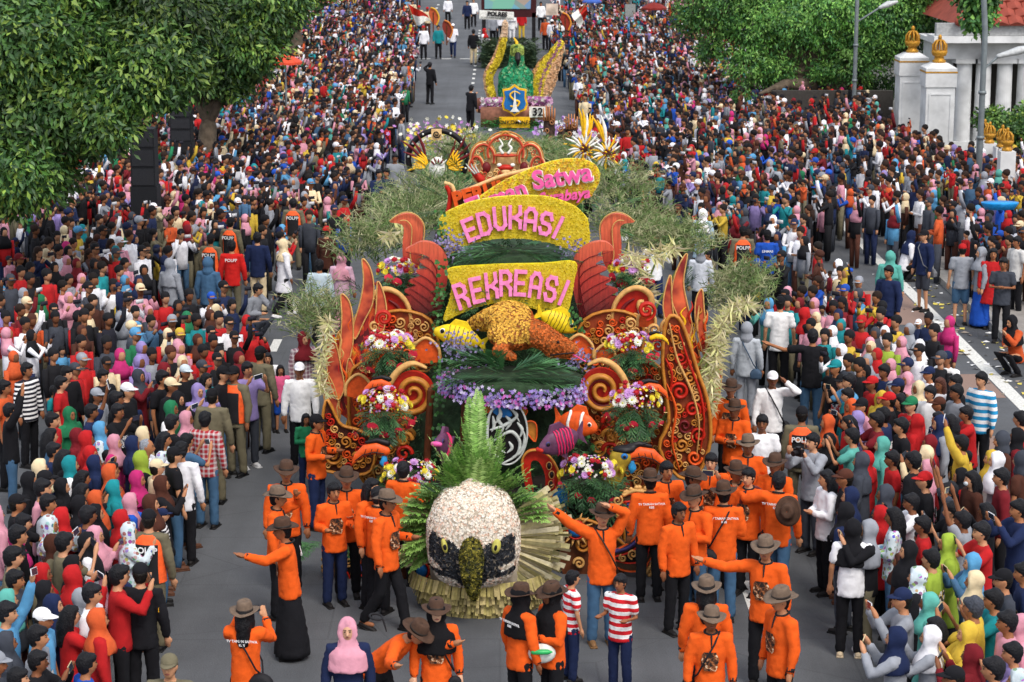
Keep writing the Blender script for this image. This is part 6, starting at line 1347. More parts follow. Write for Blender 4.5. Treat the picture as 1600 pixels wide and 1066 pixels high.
for (x, y0, y1) in ((858, 235, 165), (880, 232, 185), (893, 240, 178)):
    t = thing('carved_pole', {858: 'carved wooden pole with splayed fingers on top, left one of the three', 880: 'short middle carved wooden pole with painted curls', 893: 'right carved wooden pole with splayed fingers on top'}[x], 'carved pole', P(x, y0, 44), 0, 'carved poles behind the crown'); ol = Vector(t.location)
    st = mpart('pole', lambda b: b.tube([P(x, y0+30, 44), P(x, y1+25, 44)], [.12, .12], 10), mat('carved_wood', srgb('#3b2a22'), .7, 20, .5, .6, .02), None, True); st.parent = t; st.location = -ol
    for k in range(4): strip('carved_curl', spiral(x+(4 if k % 2 else -4), y0-5-k*13, 5, 1, 1.3, 90*k, 1 if k % 2 else -1, 12), 2, 43.86, mat('carved_tan', srgb('#9c6a44'), .6), st, .03)
    if x != 880:
        for k in range(5): strip('finger', [(x-8+k*4, y1+24), (x-9+k*4.5, y1+(4 if k in (0, 4) else 0))], [4, 1.5], 43.9, mat('finger_wood', srgb('#b0754a'), .6), st, .05, 1)
# flower garnish around the rear
for (px, py, Y, n_, sx, sz, cols) in ((690, 215, 42, 420, .8, .25, [(.75, .75, .65), (.7, .55, .05), (.45, .2, .5)]), (870, 200, 46, 200, .5, .15, [(.7, .7, .7), (.45, .25, .6)]), (900, 215, 44, 120, .4, .15, [(.6, .6, .6), (.4, .2, .5)])):
    c = P(px, py, Y); pos = np.array(c)+rng.normal(size=(n_, 3))*np.array([sx*.5, .5, sz*.6]); fl(florets('flower_bank', pos, rng.normal(size=(n_, 3))+np.array([0, -1, .5]), .05, np.array(cols)[rng.integers(0, len(cols), n_)], petals=6))
# ================================================================== the float crew, guards and people on the road
def tiger_print():
    if 'tp' in _m: return _m['tp']
    m, nt, b = new_mat('tiger_print'); b.inputs['Roughness'].default_value = .9; v = coords(nt); f = noise(nt, v, 22, 3, .7)
    rp = nt.nodes.new('ShaderNodeValToRGB'); nt.links.new(f, rp.inputs[0]); rp.color_ramp.interpolation = 'CONSTANT'
    rp.color_ramp.elements[0].color = (*srgb('#20140e'), 1); rp.color_ramp.elements[1].color = (*srgb('#d9c3a5'), 1); rp.color_ramp.elements[1].position = .60
    for p_, c_ in ((.46, '#6b3c1e'), (.54, '#a8683a')): e = rp.color_ramp.elements.new(p_); e.color = (*srgb(c_), 1)
    nt.links.new(rp.outputs[0], b.inputs['Base Color'])
    mb = MB(); out = []; nr = 9
    for j in range(7):
        z = 1.05+.22*j/6
        for i in range(nr):
            u = i/(nr-1); a = -math.pi/2+(-.62+1.05*u)+(.05*math.sin(j*2.1) if i in (0, nr-1) else 0)
            tz = abs(j-3)/3; a = -math.pi/2-.08+(a+math.pi/2+.08)*(1-.35*tz*tz); rx = .168+(z-1.08)*.07; ry = .128; out.append(((rx+.022)*math.cos(a), (ry+.022)*math.sin(a), z))
    mb.add(out, [(j*nr+i, j*nr+i+1, (j+1)*nr+i+1, (j+1)*nr+i) for j in range(6) for i in range(nr-1)]); _m['tp'] = mb.mesh('shirt_print', [m]); return _m['tp']
black_c = mat('black_trim', (.012, .012, .014), .8); white_p = mat('white_print', (.75, .75, .75), .8)
def collar_mesh():
    if 'col' not in _m:
        mb = MB(); pts = [(.072*math.cos(a), .066*math.sin(a)+.006, 1.462-.016*(-math.sin(a))) for a in [2*math.pi*k/16 for k in range(16)]]; mb.tube(pts+[pts[0]], .012, 6); mb.tube([(0, -.085, 1.44), (0, -.112, 1.36), (0, -.124, 1.32)], [.012, .009, .006], 5); _m['col'] = mb.mesh('collar', [black_c])
    return _m['col']
def back_text(lines, size, z0, m, y=.148):
    k = ('bt', tuple(lines), size, z0)
    if k not in _m:
        b_ = MB(); 
        for i, l in enumerate(lines):
            me = text_mesh('t', l, size, m, .002, bold=size*.02)
            o_ = b_.n; b_.v += [(-v.co.x, y-v.co.y, z0+v.co.z-i*size*1.1) for v in me.vertices]; b_.n = len(b_.v); b_.f += [tuple(i_+o_ for i_ in p.vertices) for p in me.polygons]; b_.m += [0]*len(me.polygons); b_.c += [(1, 1, 1, 1)]*len(me.vertices)
        _m[k] = b_.mesh('lettering', [m], False)
    return _m[k]
def vest_mesh():
    if 'vest' not in _m:
        mb = MB(); rings = [(.86, .200, .156), (.95, .196, .152), (1.08, .188, .146), (1.22, .197, .146), (1.33, .196, .132), (1.41, .150, .100), (1.44, .09, .085)]; n = 20; v = []; f = []; mi = []
        for z, rx, ry in rings:
            for k in range(n): a = 2*math.pi*k/n+math.pi/n; v.append((rx*math.cos(a), ry*math.sin(a), z))
        for i in range(len(rings)-1):
            for k in range(n):
                f.append((i*n+k, i*n+(k+1) % n, (i+1)*n+(k+1) % n, (i+1)*n+k)); a = 2*math.pi*(k+1)/n; s = math.sin(a); side = abs(math.cos(a)) > .80; mi.append(0 if (i >= 4 or side) else 1)
        mb.add(v, f); mb.m = mi; _m['vest'] = mb.mesh('vest', [paint_m('vest_orange', '#f0602a', .7), black_c])
    return _m['vest']
def hero(px, py, h, yaw, head, pose='s', label='', orange=True, top='O', hcol='C', bottom='K', lower='trousers', under=None, fine=True, printf=True, txt=False, shoes='#1c1a1a', group=None, phone=False, style='long', vest=None, skin=None, sex=None, tcol=None, dz=0, foot=None):
    if head in 'hl' and hcol == 'C': hcol = 'K'
    g = G(px, py, h*.945 if POSES[pose][2] != 'squat' else h*.65) if foot is None else G(px, foot, 0)
    r = person((g.x, g.y, dz), R(yaw), head, hcol, top, pose, h, bottom, fine, style, lower, label=label, phone=phone, shoes=shoes, sex=sex, tcol=ORANGE if orange else tcol, under=under, skin=skin)
    t = r['o']; r['hero'] = True
    if group: t['group'] = group
    if orange:
        t['group'] = 'float crew in orange shirts'
        if head not in 'jJ' and not under == 'J': obj('collar', collar_mesh(), t)
        for nm in 'LR':
            J = r['J']; h_ = J['h'+nm]; f_ = J['f'+nm].normalized(); k_ = ('cuff', pose, nm)
            if k_ not in _m: b = MB(); b.tube([h_-f_*.05, h_-f_*.005], [.047, .045], 9, cap=False); _m[k_] = b.mesh('cuff', [black_c])
            obj('cuff', _m[k_], t)
        if printf and POSES[pose][3] < 20: obj('shirt_print', tiger_print(), t)
        if txt: obj('lettering', back_text(['TV TAMAN SATWA', 'KBS'], .040, 1.34, white_p), t)
    if vest:
        v_ = obj('vest', vest_mesh(), t)
        if vest == 'POLPP': obj('lettering', back_text(['POLPP'], .105, 1.27, white_p, .160), v_)
    return r
def bag(rec, label, side=1, colour='#15151a', front=False, big=1.0):
    """a bag with its strap across the chest: carried, so a thing of its own"""
    k = ('bag', side, front, colour, big)
    if k not in _m:
        m_ = paint_m('bag'+colour, colour, .7); s = MB(); pts = []
        for i in range(17):
            t = i/16; a = 2*math.pi*t+math.pi/2; x = .19*math.cos(a)*-side; z = 1.20+.25*math.sin(a); y = .145*math.cos(a*1)*0; pts.append((x, .0, z))
        # one loop: over the shoulder, down the back to the far hip, up the front
        sh = Vector((-.10*side, 0, 1.465)); hip = Vector((.20*side, .02, .90))
        fr = [sh, Vector((-.03*side, -.142, 1.36)), Vector((.07*side, -.150, 1.18)), Vector((.15*side, -.145, 1.02)), hip]; bk = [sh, Vector((-.03*side, .142, 1.36)), Vector((.07*side, .150, 1.18)), Vector((.15*side, .145, 1.02)), hip]
        s.tube(fr, .011, 5); s.tube(bk, .011, 5); y = -.15 if front else .09
        b = MB(); b.ell((.19*side, y, .84), (.12*big, .055*big, .10*big), 10, 6); b.box((.19*side-.10*big, y-.05*big, .80-.05*big), (.19*side+.10*big, y+.05*big, .80+.06*big))
        _m[k] = (s.mesh('strap', [m_]), skinmesh(b, 'pouch', [m_], .02, 500, 4))
    t = thing('shoulder_bag', label, 'bag', rec['loc'], rec['yaw']); t.scale = (rec['k'],)*3
    obj('strap', _m[k][0], t); obj('pouch', _m[k][1], t); return t
A_ = 'float crew in orange shirts'
r = hero(382, 960, 1.60, 172, 'F', 'f', 'woman in orange shirt seen from behind, brown hat, black bag, bottom left of the road', hcol='G', under='l', txt=True, phone=True); bag(r, 'black shoulder bag on the back of the orange-shirted woman at the bottom left', -1, big=1.3)
hero(450, 828, 1.66, -80, 'F', 'p', 'man in orange shirt and long black sarong stretching his arm to the left', hcol='C', lower='skirt', txt=True)
hero(432, 778, 1.64, 80, 'F', 'h', 'man in orange shirt with tan hat touching his face, behind the sarong man', hcol='G')
hero(447, 738, 1.70, 5, 'F', 's', 'man in orange shirt and brown hat facing forward with empty hands, behind the sarong man', hcol='C')
hero(541, 748, 1.66, 8, 'F', 'c', 'man in orange shirt with wide brown hat, standing just above the left carved shield', hcol='C')
hero(521, 768, 1.58, 25, 'h', 't', 'bareheaded youth in orange shirt at the left carved shield', hcol='K', bottom='N')
hero(603, 785, 1.72, 62, 'F', 'k', 'stout man in orange shirt and grey hat looking at the giant bird head', hcol='G')
hero(580, 762, 1.66, 50, 'l', 's', 'long-haired person in orange shirt behind the stout man', hcol='K', printf=False)
hero(590, 775, 1.6, 150, 'h', 's', 'bareheaded orange-shirted man mostly hidden behind the stout man in the grey hat', txt=True, printf=False)
hero(588, 944, 1.66, 60, 'F', 'b', 'man in orange shirt and brown hat bending forward with one arm out', hcol='C')
hero(543, 984, 1.58, 3, 'J', 's', 'woman in pink hijab and navy shirt at the bottom of the road', orange=False, hcol='P', top='N', skin='#c79a7c')
r = hero(681, 956, 1.60, 8, 'F', 's', 'woman in black hijab, brown hat and orange shirt walking in front of the bird head', hcol='C', under='J', skin='#d3a688'); bag(r, 'small black bag on a strap worn by the smiling woman before the bird head', 1, front=True, big=.7)
hero(812, 933, 1.62, 128, 'F', 's', 'woman in orange shirt and brown hat turned away to the right of the bird head', hcol='C', under='J', txt=True, printf=False)
r = hero(864, 930, 1.62, -62, 'F', 'c', 'woman in orange shirt, long black hijab and hat, holding a white bag', hcol='C', under='J'); w_ = thing('white_bag', 'white bag with a green bottle held by the woman in the long black hijab', 'bag', r['loc']+Vector((-.12, -.2, .95))); mpart('pouch', lambda b: b.ell((0, 0, 0), (.15, .05, .11), 12, 8), paint_m('bag_white', '#d5d8d0'), w_, True); b_ = thing('bottle', 'green drink bottle lying on the white bag', 'bottle', r['loc']+Vector((-.12, -.27, .99))); mpart('bottle_body', lambda b: b.tube([(-.09, 0, 0), (.06, 0, 0), (.10, 0, 0)], [.03, .03, .012], 8), paint_m('bottle_green', '#2fa65a', .3), b_, True)
hero(893, 904, 1.30, 110, 'h', 's', 'boy in red and white striped shirt turned away, behind the other striped boy', orange=False, top='5', tcol='#c8202a', bottom='N', style='short')
b2 = hero(970, 910, 1.38, -30, 'h', 't', 'boy in red and white striped shirt holding a bottle, walking on the road', orange=False, top='5', tcol='#c8202a', bottom='N', style='short', shoes='#20242e')
r = hero(941, 806, 1.70, 8, 'F', 'a', 'man in orange shirt and jeans with both arms raised over his head', hcol='C', bottom='J', shoes='#7a5a3a', printf=False); bag(r, 'brown satchel slung across the man with raised arms', 1, '#3a2a20', front=True, big=.8)
hero(1104, 922, 1.66, 175, 'F', 's', 'person in orange shirt and brown hat seen from behind, behind the bespectacled woman', hcol='G', under='l', printf=False)
r = hero(1111, 968, 1.58, 0, 'F', 's', 'bespectacled person in orange shirt and grey hat at the bottom, facing the camera', hcol='G'); bag(r, 'black strap bag worn by the bespectacled person at the bottom', -1)
hero(1197, 858, 1.72, -18, 'F', 'o', 'man in orange shirt, grey hat and sunglasses with his arm held out to the left', hcol='G')
hero(1222, 938, 1.68, -62, 'F', 's', 'man in orange shirt and brown hat looking left at the bottom right of the road', hcol='G')
hero(1086, 778, 1.70, -40, 'F', 'c', 'man in orange shirt and jeans with a wristwatch and clasped hands, beside the right shield', hcol='C', bottom='J')
r = hero(1131, 772, 1.72, 178, 'F', 't', 'man in orange shirt and jeans seen from behind with a black bag', hcol='C', bottom='J', printf=False, txt=True); bag(r, 'black bag hanging on the back of the man in orange and jeans', 1, big=1.1)
hero(1217, 752, 1.70, 160, 'h', 'g', 'bareheaded man in orange shirt with a hat hanging on his back', bottom='J', printf=False, txt=True)
ht = thing('hat', 'dark brown hat hanging on the back of the bareheaded crew man', 'hat', G(1231, 795, 1.30)+Vector((0, -.12, 0))); q = obj('hat_body', head_mesh('F', True), ht); q.rotation_euler = (R(80), 0, R(-20))
hero(1150, 738, 1.64, 15, 'F', 's', 'young man in orange shirt with a small dark hat behind the tambourine', hcol='C')
hero(1169, 696, 1.66, -5, 'F', 't', 'man in orange shirt with tan hat and neck strap, in front of the white polo man', hcol='G')
hero(1211, 726, 1.64, -25, 'F', 'c', 'man in orange shirt and dark hat clapping, between the tambourine and the guard', hcol='C')
hero(1142, 608, 1.66, -15, 'F', 's', 'man in orange shirt and brown hat, topmost of the crew on the right', hcol='C')
hero(1148, 640, 1.64, -20, 'F', 'c', 'man in orange shirt and dark hat, second from the top of the right crew', hcol='C')
hero(1111, 722, 1.66, -12, 'h', 'f', 'bareheaded young man in orange shirt holding up a phone', phone=True)
hero(1081, 748, 1.66, 60, 'F', 's', 'man in orange shirt and hat looking right beside the float', hcol='C')
hero(1016, 752, 1.66, 185, 'F', 's', 'man in orange shirt seen from behind with brown hat under the hornbill beak', hcol='C', printf=False, txt=True)
hero(1041, 735, 1.66, 20, 'h', 's', 'bareheaded man in orange shirt under the tip of the hornbill beak')
hero(1170, 745, 1.66, -30, 'h', 's', 'crew member in orange shirt behind the tambourine player, bareheaded')
hero(1060, 800, 1.62, 30, 'h', 's', 'orange-shirted crew man in shade between the right shield and the watch man', printf=False)
hero(493, 660, 1.64, 70, 'c', 't', 'crew man in orange shirt and dark cap holding the left carved wing', hcol='K', bottom='N')
hero(630, 735, 1.62, 160, 'h', 's', 'crew man in orange shirt behind the lowest left flowers', printf=False)
tb = thing('tambourine', 'tambourine held by the crew on the right', 'tambourine', G(1171, 772, 1.25)+Vector((0, -.3, 0)), R(30)); mpart('rim', lambda b: b.tube([(.17*math.cos(a_*.3927), 0, .17*math.sin(a_*.3927)) for a_ in range(17)], .028, 8, cap=False), paint_m('rim_red', '#5d1d1a', .4), tb, True); mpart('drum_skin', lambda b: b.tube([(0, -.006, 0), (0, .006, 0)], [.165, .165], 20, cap=False), paint_m('skin_cream', '#e2d3b4'), tb)
# white shirts
hero(468, 578, 1.66, 4, 'c', 's', 'man in white shirt and white cap standing left of the float', orange=False, hcol='W', top='W', bottom='K')
hero(478, 655, 1.18, 20, 'l', 'c', 'small girl in green jacket beside the crew man at the left wing', orange=False, top='E', bottom='N')
hero(1191, 661, 1.66, -8, 'h', 's', 'stout man in white polo shirt with a black strap across it', orange=False, top='W', style='short')
r = hero(1207, 592, 1.68, -3, 'c', 'h', 'man in white long-sleeved shirt and white cap shading his eyes', orange=False, hcol='W', top='W'); bag(r, 'black strap bag across the man in the white cap', 1)
# guards
GU = 'guards in khaki uniform'
def guard(px, py, yaw, label, head='c', hcol='K', vest=None, h=1.70, pose='s', top='F', bottom='F', tcol=None):
    r = hero(px, py, h, yaw, head, pose, label, orange=False, hcol=hcol, top=top, bottom=bottom, vest=vest, shoes='#0e0e10', group=GU, tcol=tcol); return r
guard(232, 812, 170, 'guard in orange and black POLPP vest with cap seen from behind, bottom left', vest='POLPP')
guard(366, 584, -28, 'guard in orange vest and dark cap facing the camera on the left kerb side', vest='front')
guard(331, 620, 172, 'guard in plain khaki uniform with gold-trimmed cap, behind the plaid shirt man')
guard(406, 553, 150, 'guard in khaki uniform holding a phone up, back to the camera near the two small girls')
guard(458, 318, 175, 'bareheaded guard with POLPP vest seen from behind, far left side', 'h', vest='POLPP', h=1.66)
guard(360, 348, 160, 'guard with orange POLPP vest next to a second vest in the left crowd', vest='POLPP', h=1.64)
guard(329, 374, 165, 'guard with orange POLPP vest in profile, left of the red vest', vest='POLPP', h=1.64)
rr = guard(362, 385, 178, 'officer in red and black POLPP vest standing with back turned', 'h', h=1.68, tcol='#c3221f'); obj('lettering', back_text(['POLPP'], .09, 1.33, white_p, .148), rr['o'])
guard(1253, 648, 175, 'guard in black and orange POLPP vest behind the photographer on the right', vest='POLPP', h=1.68)
guard(1161, 362, 178, 'guard in POLPP vest on the right, beside the blue shirt officer', vest='POLPP', h=1.68)
rr = hero(1199, 368, 1.68, 178, 'c', 's', 'officer in blue shirt with white lettering on the back, right crowd edge', orange=False, hcol='K', top='B', style='short', bottom='K'); obj('lettering', back_text(['LINMAS'], .07, 1.28, white_p, .148), rr['o'])
rr = hero(219, 897, 1.70, 176, 'c', 's', 'officer in all black with cap and yellow lettering, bottom of the left crowd', orange=False, hcol='K', top='K', bottom='K'); ym = paint_m('letter_yellow', '#e2a81a'); o_ = obj('lettering', back_text(['MAS'], .07, 0, ym, 0), rr['o'], (-.235, .02, 1.22)); o_.rotation_euler = (0, 0, R(60))
hero(265, 1040, 1.66, -5, 'c', 's', 'man in olive cap at the very bottom facing the camera', orange=False, hcol='F', top='F', bottom='F', foot=None)
# others standing out at the front of the crowds
hero(320, 656, 1.66, 165, 'h', 's', 'man in red plaid shirt and jeans with two fingers raised', orange=False, top='X', bottom='J')
hero(283, 704, 1.66, 165, 'h', 's', 'man in untucked white shirt and black trousers at the front of the left crowd', orange=False, top='W', bottom='K')
r = hero(442, 383, 1.60, 120, 'j', 'k', 'woman in long white top and black striped leggings on the road, left side', orange=False, hcol='A', top='W', bottom='K', style='tunic', shoes='#e8e8e8'); bag(r, 'black handbag of the woman in white on the left road edge', 1, big=.7)
hero(402, 372, 1.70, 172, 'h', 's', 'man in dark blue shirt and beige trousers seen from behind, left road edge', orange=False, top='N', bottom='A')
hero(393, 449, 1.68, 60, 'h', 'q', 'photographer in grey hooded jacket squatting at the left crowd edge', orange=False, top='G', bottom='D', phone=True)
hero(418, 560, 1.32, 10, 'l', 's', 'girl in white top standing by the khaki guard', orange=False, top='W', bottom='D')
hero(438, 578, 1.12, 15, 'l', 's', 'small girl in pink top and blue shorts at the left road edge', orange=False, top='P', bottom='B', style='short', lower='shorts', tcol='#d75c86')
hero(474, 530, 1.60, 30, 'j', 's', 'woman in maroon hijab and checked shirt behind the grass at the left flank', orange=False, hcol='M', top='X', tcol='#7c5a66')
hero(265, 414, 1.64, 150, 'J', 's', 'woman in long grey hijab and grey hoodie rising above the left crowd', orange=False, hcol='G', top='G', bottom='J')
hero(325, 412, 1.68, 165, 'hood', 's', 'person in blue hooded jacket seen from behind near the red vest', orange=False, hcol='J', top='J', bottom='D')
hero(1333, 828, 1.64, 172, 'J', 's', 'woman in white tee with long black hijab down her back', orange=False, hcol='K', top='W', bottom='K', style='short', shoes='#cbb89a')
hero(1293, 748, 1.62, -75, 'l', 'c', 'woman with shoulder-length hair in striped white shirt, facing the road on the right', orange=False, top='W', bottom='K')
r = hero(1271, 690, 1.66, -50, 'h', 'f', 'photographer in grey shirt with a camera on the right', orange=False, top='G', bottom='D', phone=False)
cm = thing('camera', 'black camera held by the photographer in grey', 'camera', G(1246, 704, 1.5)+Vector((0, -.1, 0)), R(-50)); mpart('camera_body', lambda b: (b.box((-.07, -.03, -.05), (.07, .04, .05)), b.box((-.03, -.03, .05), (.03, .03, .075))), BLKP, cm); mpart('lens', lambda b: b.tube([(0, -.03, 0), (0, -.11, 0)], [.036, .038], 12, cap=False), BLKP, cm)
hero(1270, 526, 1.74, 172, 'h', 'O', 'tall man in black tee and jeans with his arm around the white shirt man', orange=False, top='K', bottom='J', style='short')
hero(1219, 474, 1.74, 170, 'c', 's', 'man in white polo and black cap seen from behind at the right crowd edge', orange=False, hcol='K', top='W', bottom='K', style='short')
hero(1257, 492, 1.62, 100, 'j', 'c', 'woman in coral hijab and black coat filming beside the white polo man', orange=False, hcol='R', top='K', bottom='K', style='tunic')
r = hero(1167, 515, 1.64, 165, 'hood', 's', 'woman in light grey hoodie and trousers walking behind the right wing', orange=False, hcol='G', top='W', bottom='G', tcol='#aeb4bb'); bag(r, 'blue shoulder bag of the woman in the grey hoodie', -1, '#3c5168')
hero(1023, 378, 1.66, 10, 'c', 'x', 'man in white shirt and red cap drinking, behind the right flowers', orange=False, hcol='R', top='W', bottom='N')
hero(1114, 395, 1.66, -60, 'h', 'q', 'person in olive jacket squatting on the road at the right', orange=False, top='F', bottom='G')
hero(1098, 335, 1.62, 160, 'J', 's', 'woman in white headscarf and pale blue dress, right of the grass', orange=False, hcol='W', top='S', bottom='W', style='tunic', tcol='#9db4c4')
hero(1095, 395, 1.62, 170, 'hood', 's', 'person in pale grey hoodie seen from behind at the right road edge', orange=False, hcol='G', top='G', bottom='K', tcol='#c4c9d2')
hero(1389, 425, 1.74, -40, 'h', 's', 'tall man in navy jacket above the right crowd', orange=False, top='N', bottom='K')
hero(1391, 402, 1.62, 160, 'J', 's', 'woman in long mint green shawl near the edge line', orange=False, hcol='U', top='U', bottom='T', style='tunic')
r = hero(1445, 368, 1.72, -60, 'c', 's', 'man in navy jacket and black knee shorts standing beyond the white line', orange=False, hcol='K', top='N', bottom='D', lower='shorts'); bag(r, 'grey shoulder bag of the man in knee shorts', 1, '#6d6f74')
hero(1504, 390, 1.66, 175, 'c', 's', 'man in red cap and grey jersey with denim shorts seen from behind', orange=False, hcol='R', top='G', bottom='J', lower='shorts', style='short')
hero(1534, 396, 1.62, -80, 'j', 's', 'woman in grey hijab and long blue skirt on the far kerb', orange=False, hcol='G', top='G', bottom='B', lower='skirt')
hero(1552, 397, 1.64, -10, 'l', 's', 'woman in red dress with long hair on the far kerb', orange=False, top='R', bottom='B', style='tunic')
hero(1568, 412, 1.68, -20, 'h', 'c', 'man in dark tee with crossed arms and a cloth bag on the far kerb', orange=False, top='D', bottom='K', style='short')
hero(1590, 378, 1.68, -60, 'h', 's', 'man in white tee at the right picture edge on the far kerb', orange=False, top='W', bottom='K', style='short', tcol='#c9c9c6')
hero(1480, 560, 1.66, -50, 'c', 's', 'man in white tee and navy cap at the back edge of the right crowd', orange=False, hcol='N', top='W', bottom='J')
hero(1590, 500, 1.6, -60, 'J', 'q', 'woman in black hijab sitting on the far kerb', orange=False, hcol='K', top='O', bottom='K')
hero(1415, 368, 1.62, 100, 'J', 'q', 'woman in white jacket squatting beyond the edge line', orange=False, hcol='N', top='W', bottom='K')
hero(41, 578, 1.64, 60, 'h', 's', 'person in black and white striped shirt with a dark face scarf at the left picture edge', orange=False, top='Z', bottom='K')
hero(499, 415, 1.66, 170, 'h', 's', 'man in pale checked shirt with a black strap, left rear of the float', orange=False, top='W', bottom='K', tcol='#b7c7cf')
hero(533, 405, 1.60, 175, 'J', 's', 'person in pale pink shirt with black bag behind the left grass', orange=False, hcol='P', top='P', bottom='P', tcol='#c9a2b5')
hero(510, 362, 1.66, 140, 'c', 's', 'man in brown shirt and red cap with a big black backpack', orange=False, hcol='R', top='C', bottom='K')
hero(592, 272, 1.70, 20, 'h', 'c', 'taller of two men in navy sweaters with crossed arms, left rear', orange=False, top='N', bottom='K', fine=False); hero(604, 270, 1.68, -20, 'h', 's', 'bespectacled man in navy sweater beside his taller twin-dressed friend', orange=False, top='N', bottom='K', fine=False)
hero(617, 247, 1.70, 5, 'h', 's', 'man in grey sweater behind the two men in navy', orange=False, top='G', bottom='K', fine=False)
# walkers on the open road behind the float
for (px, foot, h, yaw, hd, hc, top, bt, pose, lb) in ((708, 90, 1.7, 0, 'c', 'W', 'W', 'N', 'k', 'man in white tee and blue jeans walking on the far road'), (740, 101, 1.7, 175, 'h', 'K', 'K', 'A', 's', 'man in black jacket with a backpack on the far road, seen from behind'), (757, 98, 1.66, 60, 'j', 'R', 'W', 'K', 'k', 'woman in red and white sash crossing the far road'),
        (685, 92, 1.68, 10, 'h', 'K', 'T', 'K', 's', 'man in teal shirt beside the flag bearer'), (662, 93, 1.68, 0, 'c', 'R', 'W', 'K', 's', 'man in white shirt and red cap left of the teal shirt man'), (672, 163, 1.68, 150, 'h', 'K', 'K', 'K', 'h', 'lone man in black jacket with camera on the open road'),
        (638, 168, 1.6, 60, 'j', 'O', 'N', 'K', 's', 'woman in orange hijab at the left edge of the far road'), (735, 208, 1.7, 140, 'h', 'K', 'K', 'K', 'p', 'person in black dress tending the second float'), (780, 62, 1.7, 0, 'h', 'K', 'W', 'K', 's', 'man in white shirt in front of the stage'), (800, 68, 1.66, 0, 'j', 'W', 'W', 'W', 's', 'woman all in white in front of the stage'),
        (815, 62, 1.7, 0, 'c', 'R', 'R', 'Y', 's', 'costumed dancer in red and yellow near the stage'), (786, 52, 1.7, 30, 'c', 'L', 'L', 'L', 's', 'costumed dancer in lime green by the stage'), (770, 70, 1.68, 20, 'h', 'K', 'G', 'K', 's', 'man in grey shirt walking near the stage'), (852, 78, 1.7, -30, 'h', 'K', 'O', 'K', 's', 'bare-shouldered man in orange wrap at the right of the far road'),
        (862, 82, 1.7, 150, 'c', 'W', 'W', 'K', 's', 'man in white shirt and cap, back turned, right side of the far road'), (875, 84, 1.7, 160, 'c', 'W', 'W', 'N', 's', 'second white-capped man at the right side of the far road'), (884, 118, 1.7, 0, 'h', 'K', 'N', 'J', 's', 'man in navy shirt and jeans at the right road edge'),
        (645, 45, 1.7, 20, 'h', 'K', 'A', 'C', 's', 'scout in beige shirt at the head of the left flag group'), (655, 55, 1.7, 0, 'c', 'R', 'A', 'C', 's', 'scout in beige shirt and red cap by the left flag'), (668, 58, 1.7, 10, 'c', 'R', 'A', 'C', 's', 'scout in beige with red cap, second from the left flag'), (700, 38, 1.7, 0, 'c', 'R', 'W', 'K', 's', 'man in white with red cap left of the stage'),
        (740, 42, 1.7, 0, 'h', 'K', 'W', 'K', 's', 'man in white shirt close to the stage corner'), (730, 46, 1.7, 0, 'h', 'K', 'N', 'K', 's', 'man in navy beside the stage corner'), (878, 55, 1.7, 0, 'c', 'R', 'A', 'C', 's', 'scout in beige at the right flag, nearest the road'), (892, 60, 1.7, 0, 'c', 'R', 'A', 'C', 's', 'scout in beige behind the right flag bearer'), (845, 48, 1.7, 0, 'h', 'K', 'W', 'K', 's', 'man in white tee right of the stage')):
    g = G(px, foot); r = person((g.x, g.y, 0), R(yaw), hd, hc, top, pose, h, bt, False, 'long', 'trousers', label=lb, phone=False, shoes='#202020'); r['hero'] = True

# printed graphics on some spectators' tops
def graphic(i):
    k = ('gr', i)
    if k not in _m:
        m, nt, b = new_mat('graphic_print'); b.inputs['Roughness'].default_value = .9; f = noise(nt, coords(nt), (14, 24, 34)[i % 3], 2, .5); rp = nt.nodes.new('ShaderNodeValToRGB'); nt.links.new(f, rp.inputs[0]); rp.color_ramp.interpolation = 'CONSTANT'
        c = [('#d8d8d4', '#26262c', '#9a2f2f'), ('#20222a', '#c9a43c', '#b8b8b8'), ('#e3e0d8', '#33507d', '#1c1c20'), ('#b03a3a', '#e0e0e0', '#22304a')][i]
        rp.color_ramp.elements[0].color = (*srgb(c[0]), 1); rp.color_ramp.elements[1].color = (*srgb(c[1]), 1); rp.color_ramp.elements[1].position = .5; e = rp.color_ramp.elements.new(.57); e.color = (*srgb(c[2]), 1); nt.links.new(rp.outputs[0], b.inputs['Base Color'])
        me = tiger_print().copy(); me.materials[0] = m; back = me.copy()
        for v in back.vertices: v.co.y = -v.co.y; v.co.x = -v.co.x
        _m[k] = (me, back)
    return _m[k]
for r in crowd_recs:
    if r['head'] in 'hcb' and r['pose'] in 'sfrc' and r['top'] not in 'ZXQI54' and random.random() < .42:
        a, b_ = graphic(random.randrange(4)); o = obj('shirt_print', random.choice((a, b_, b_)), r['o']); o.scale = (1, 1, .8); o.location = (0, 0, .24)
stuff_crowd()
# ================================================================== second float: green flower bird
F2 = thing('bird_float', 'second parade float with a green flower bird, shield plaque and DINKOMINFO sign', 'parade float', (.2, 57, 0)); O2 = Vector(F2.location)
def f2(o): o.parent = F2; o.location = Vector(o.location)-O2; return o
f2(mpart('deck', lambda b: b.box((-1.6, 56.6, .3), (2.2, 63, 1.6)), mat('deck_green', (.03, .12, .04), .9)))
for x in (-1.4, 2.0):
    for y in (57.6, 61.6): f2(mpart('wheel', lambda b: b.tube([(x-.12, y, .38), (x+.12, y, .38)], [.38, .38], 14), BLKP))
LG = f2(mpart('log', lambda b: b.tube([P(751, 183, 56.6), P(812, 182, 56.6), P(856, 181, 56.6)], [.27, .26, .26], 14, cap=False), mat('log_bark', srgb('#8a5b48'), .8, 8, .3, .6, .03), True))
f2(mpart('log', lambda b: b.tube([P(746, 165, 57.2), P(812, 162, 57.2), P(858, 163, 57.2)], [.2, .2, .2], 12, cap=False), mat('log_bark2', srgb('#7a4c3c'), .8, 8, .3, .6, .03), True))
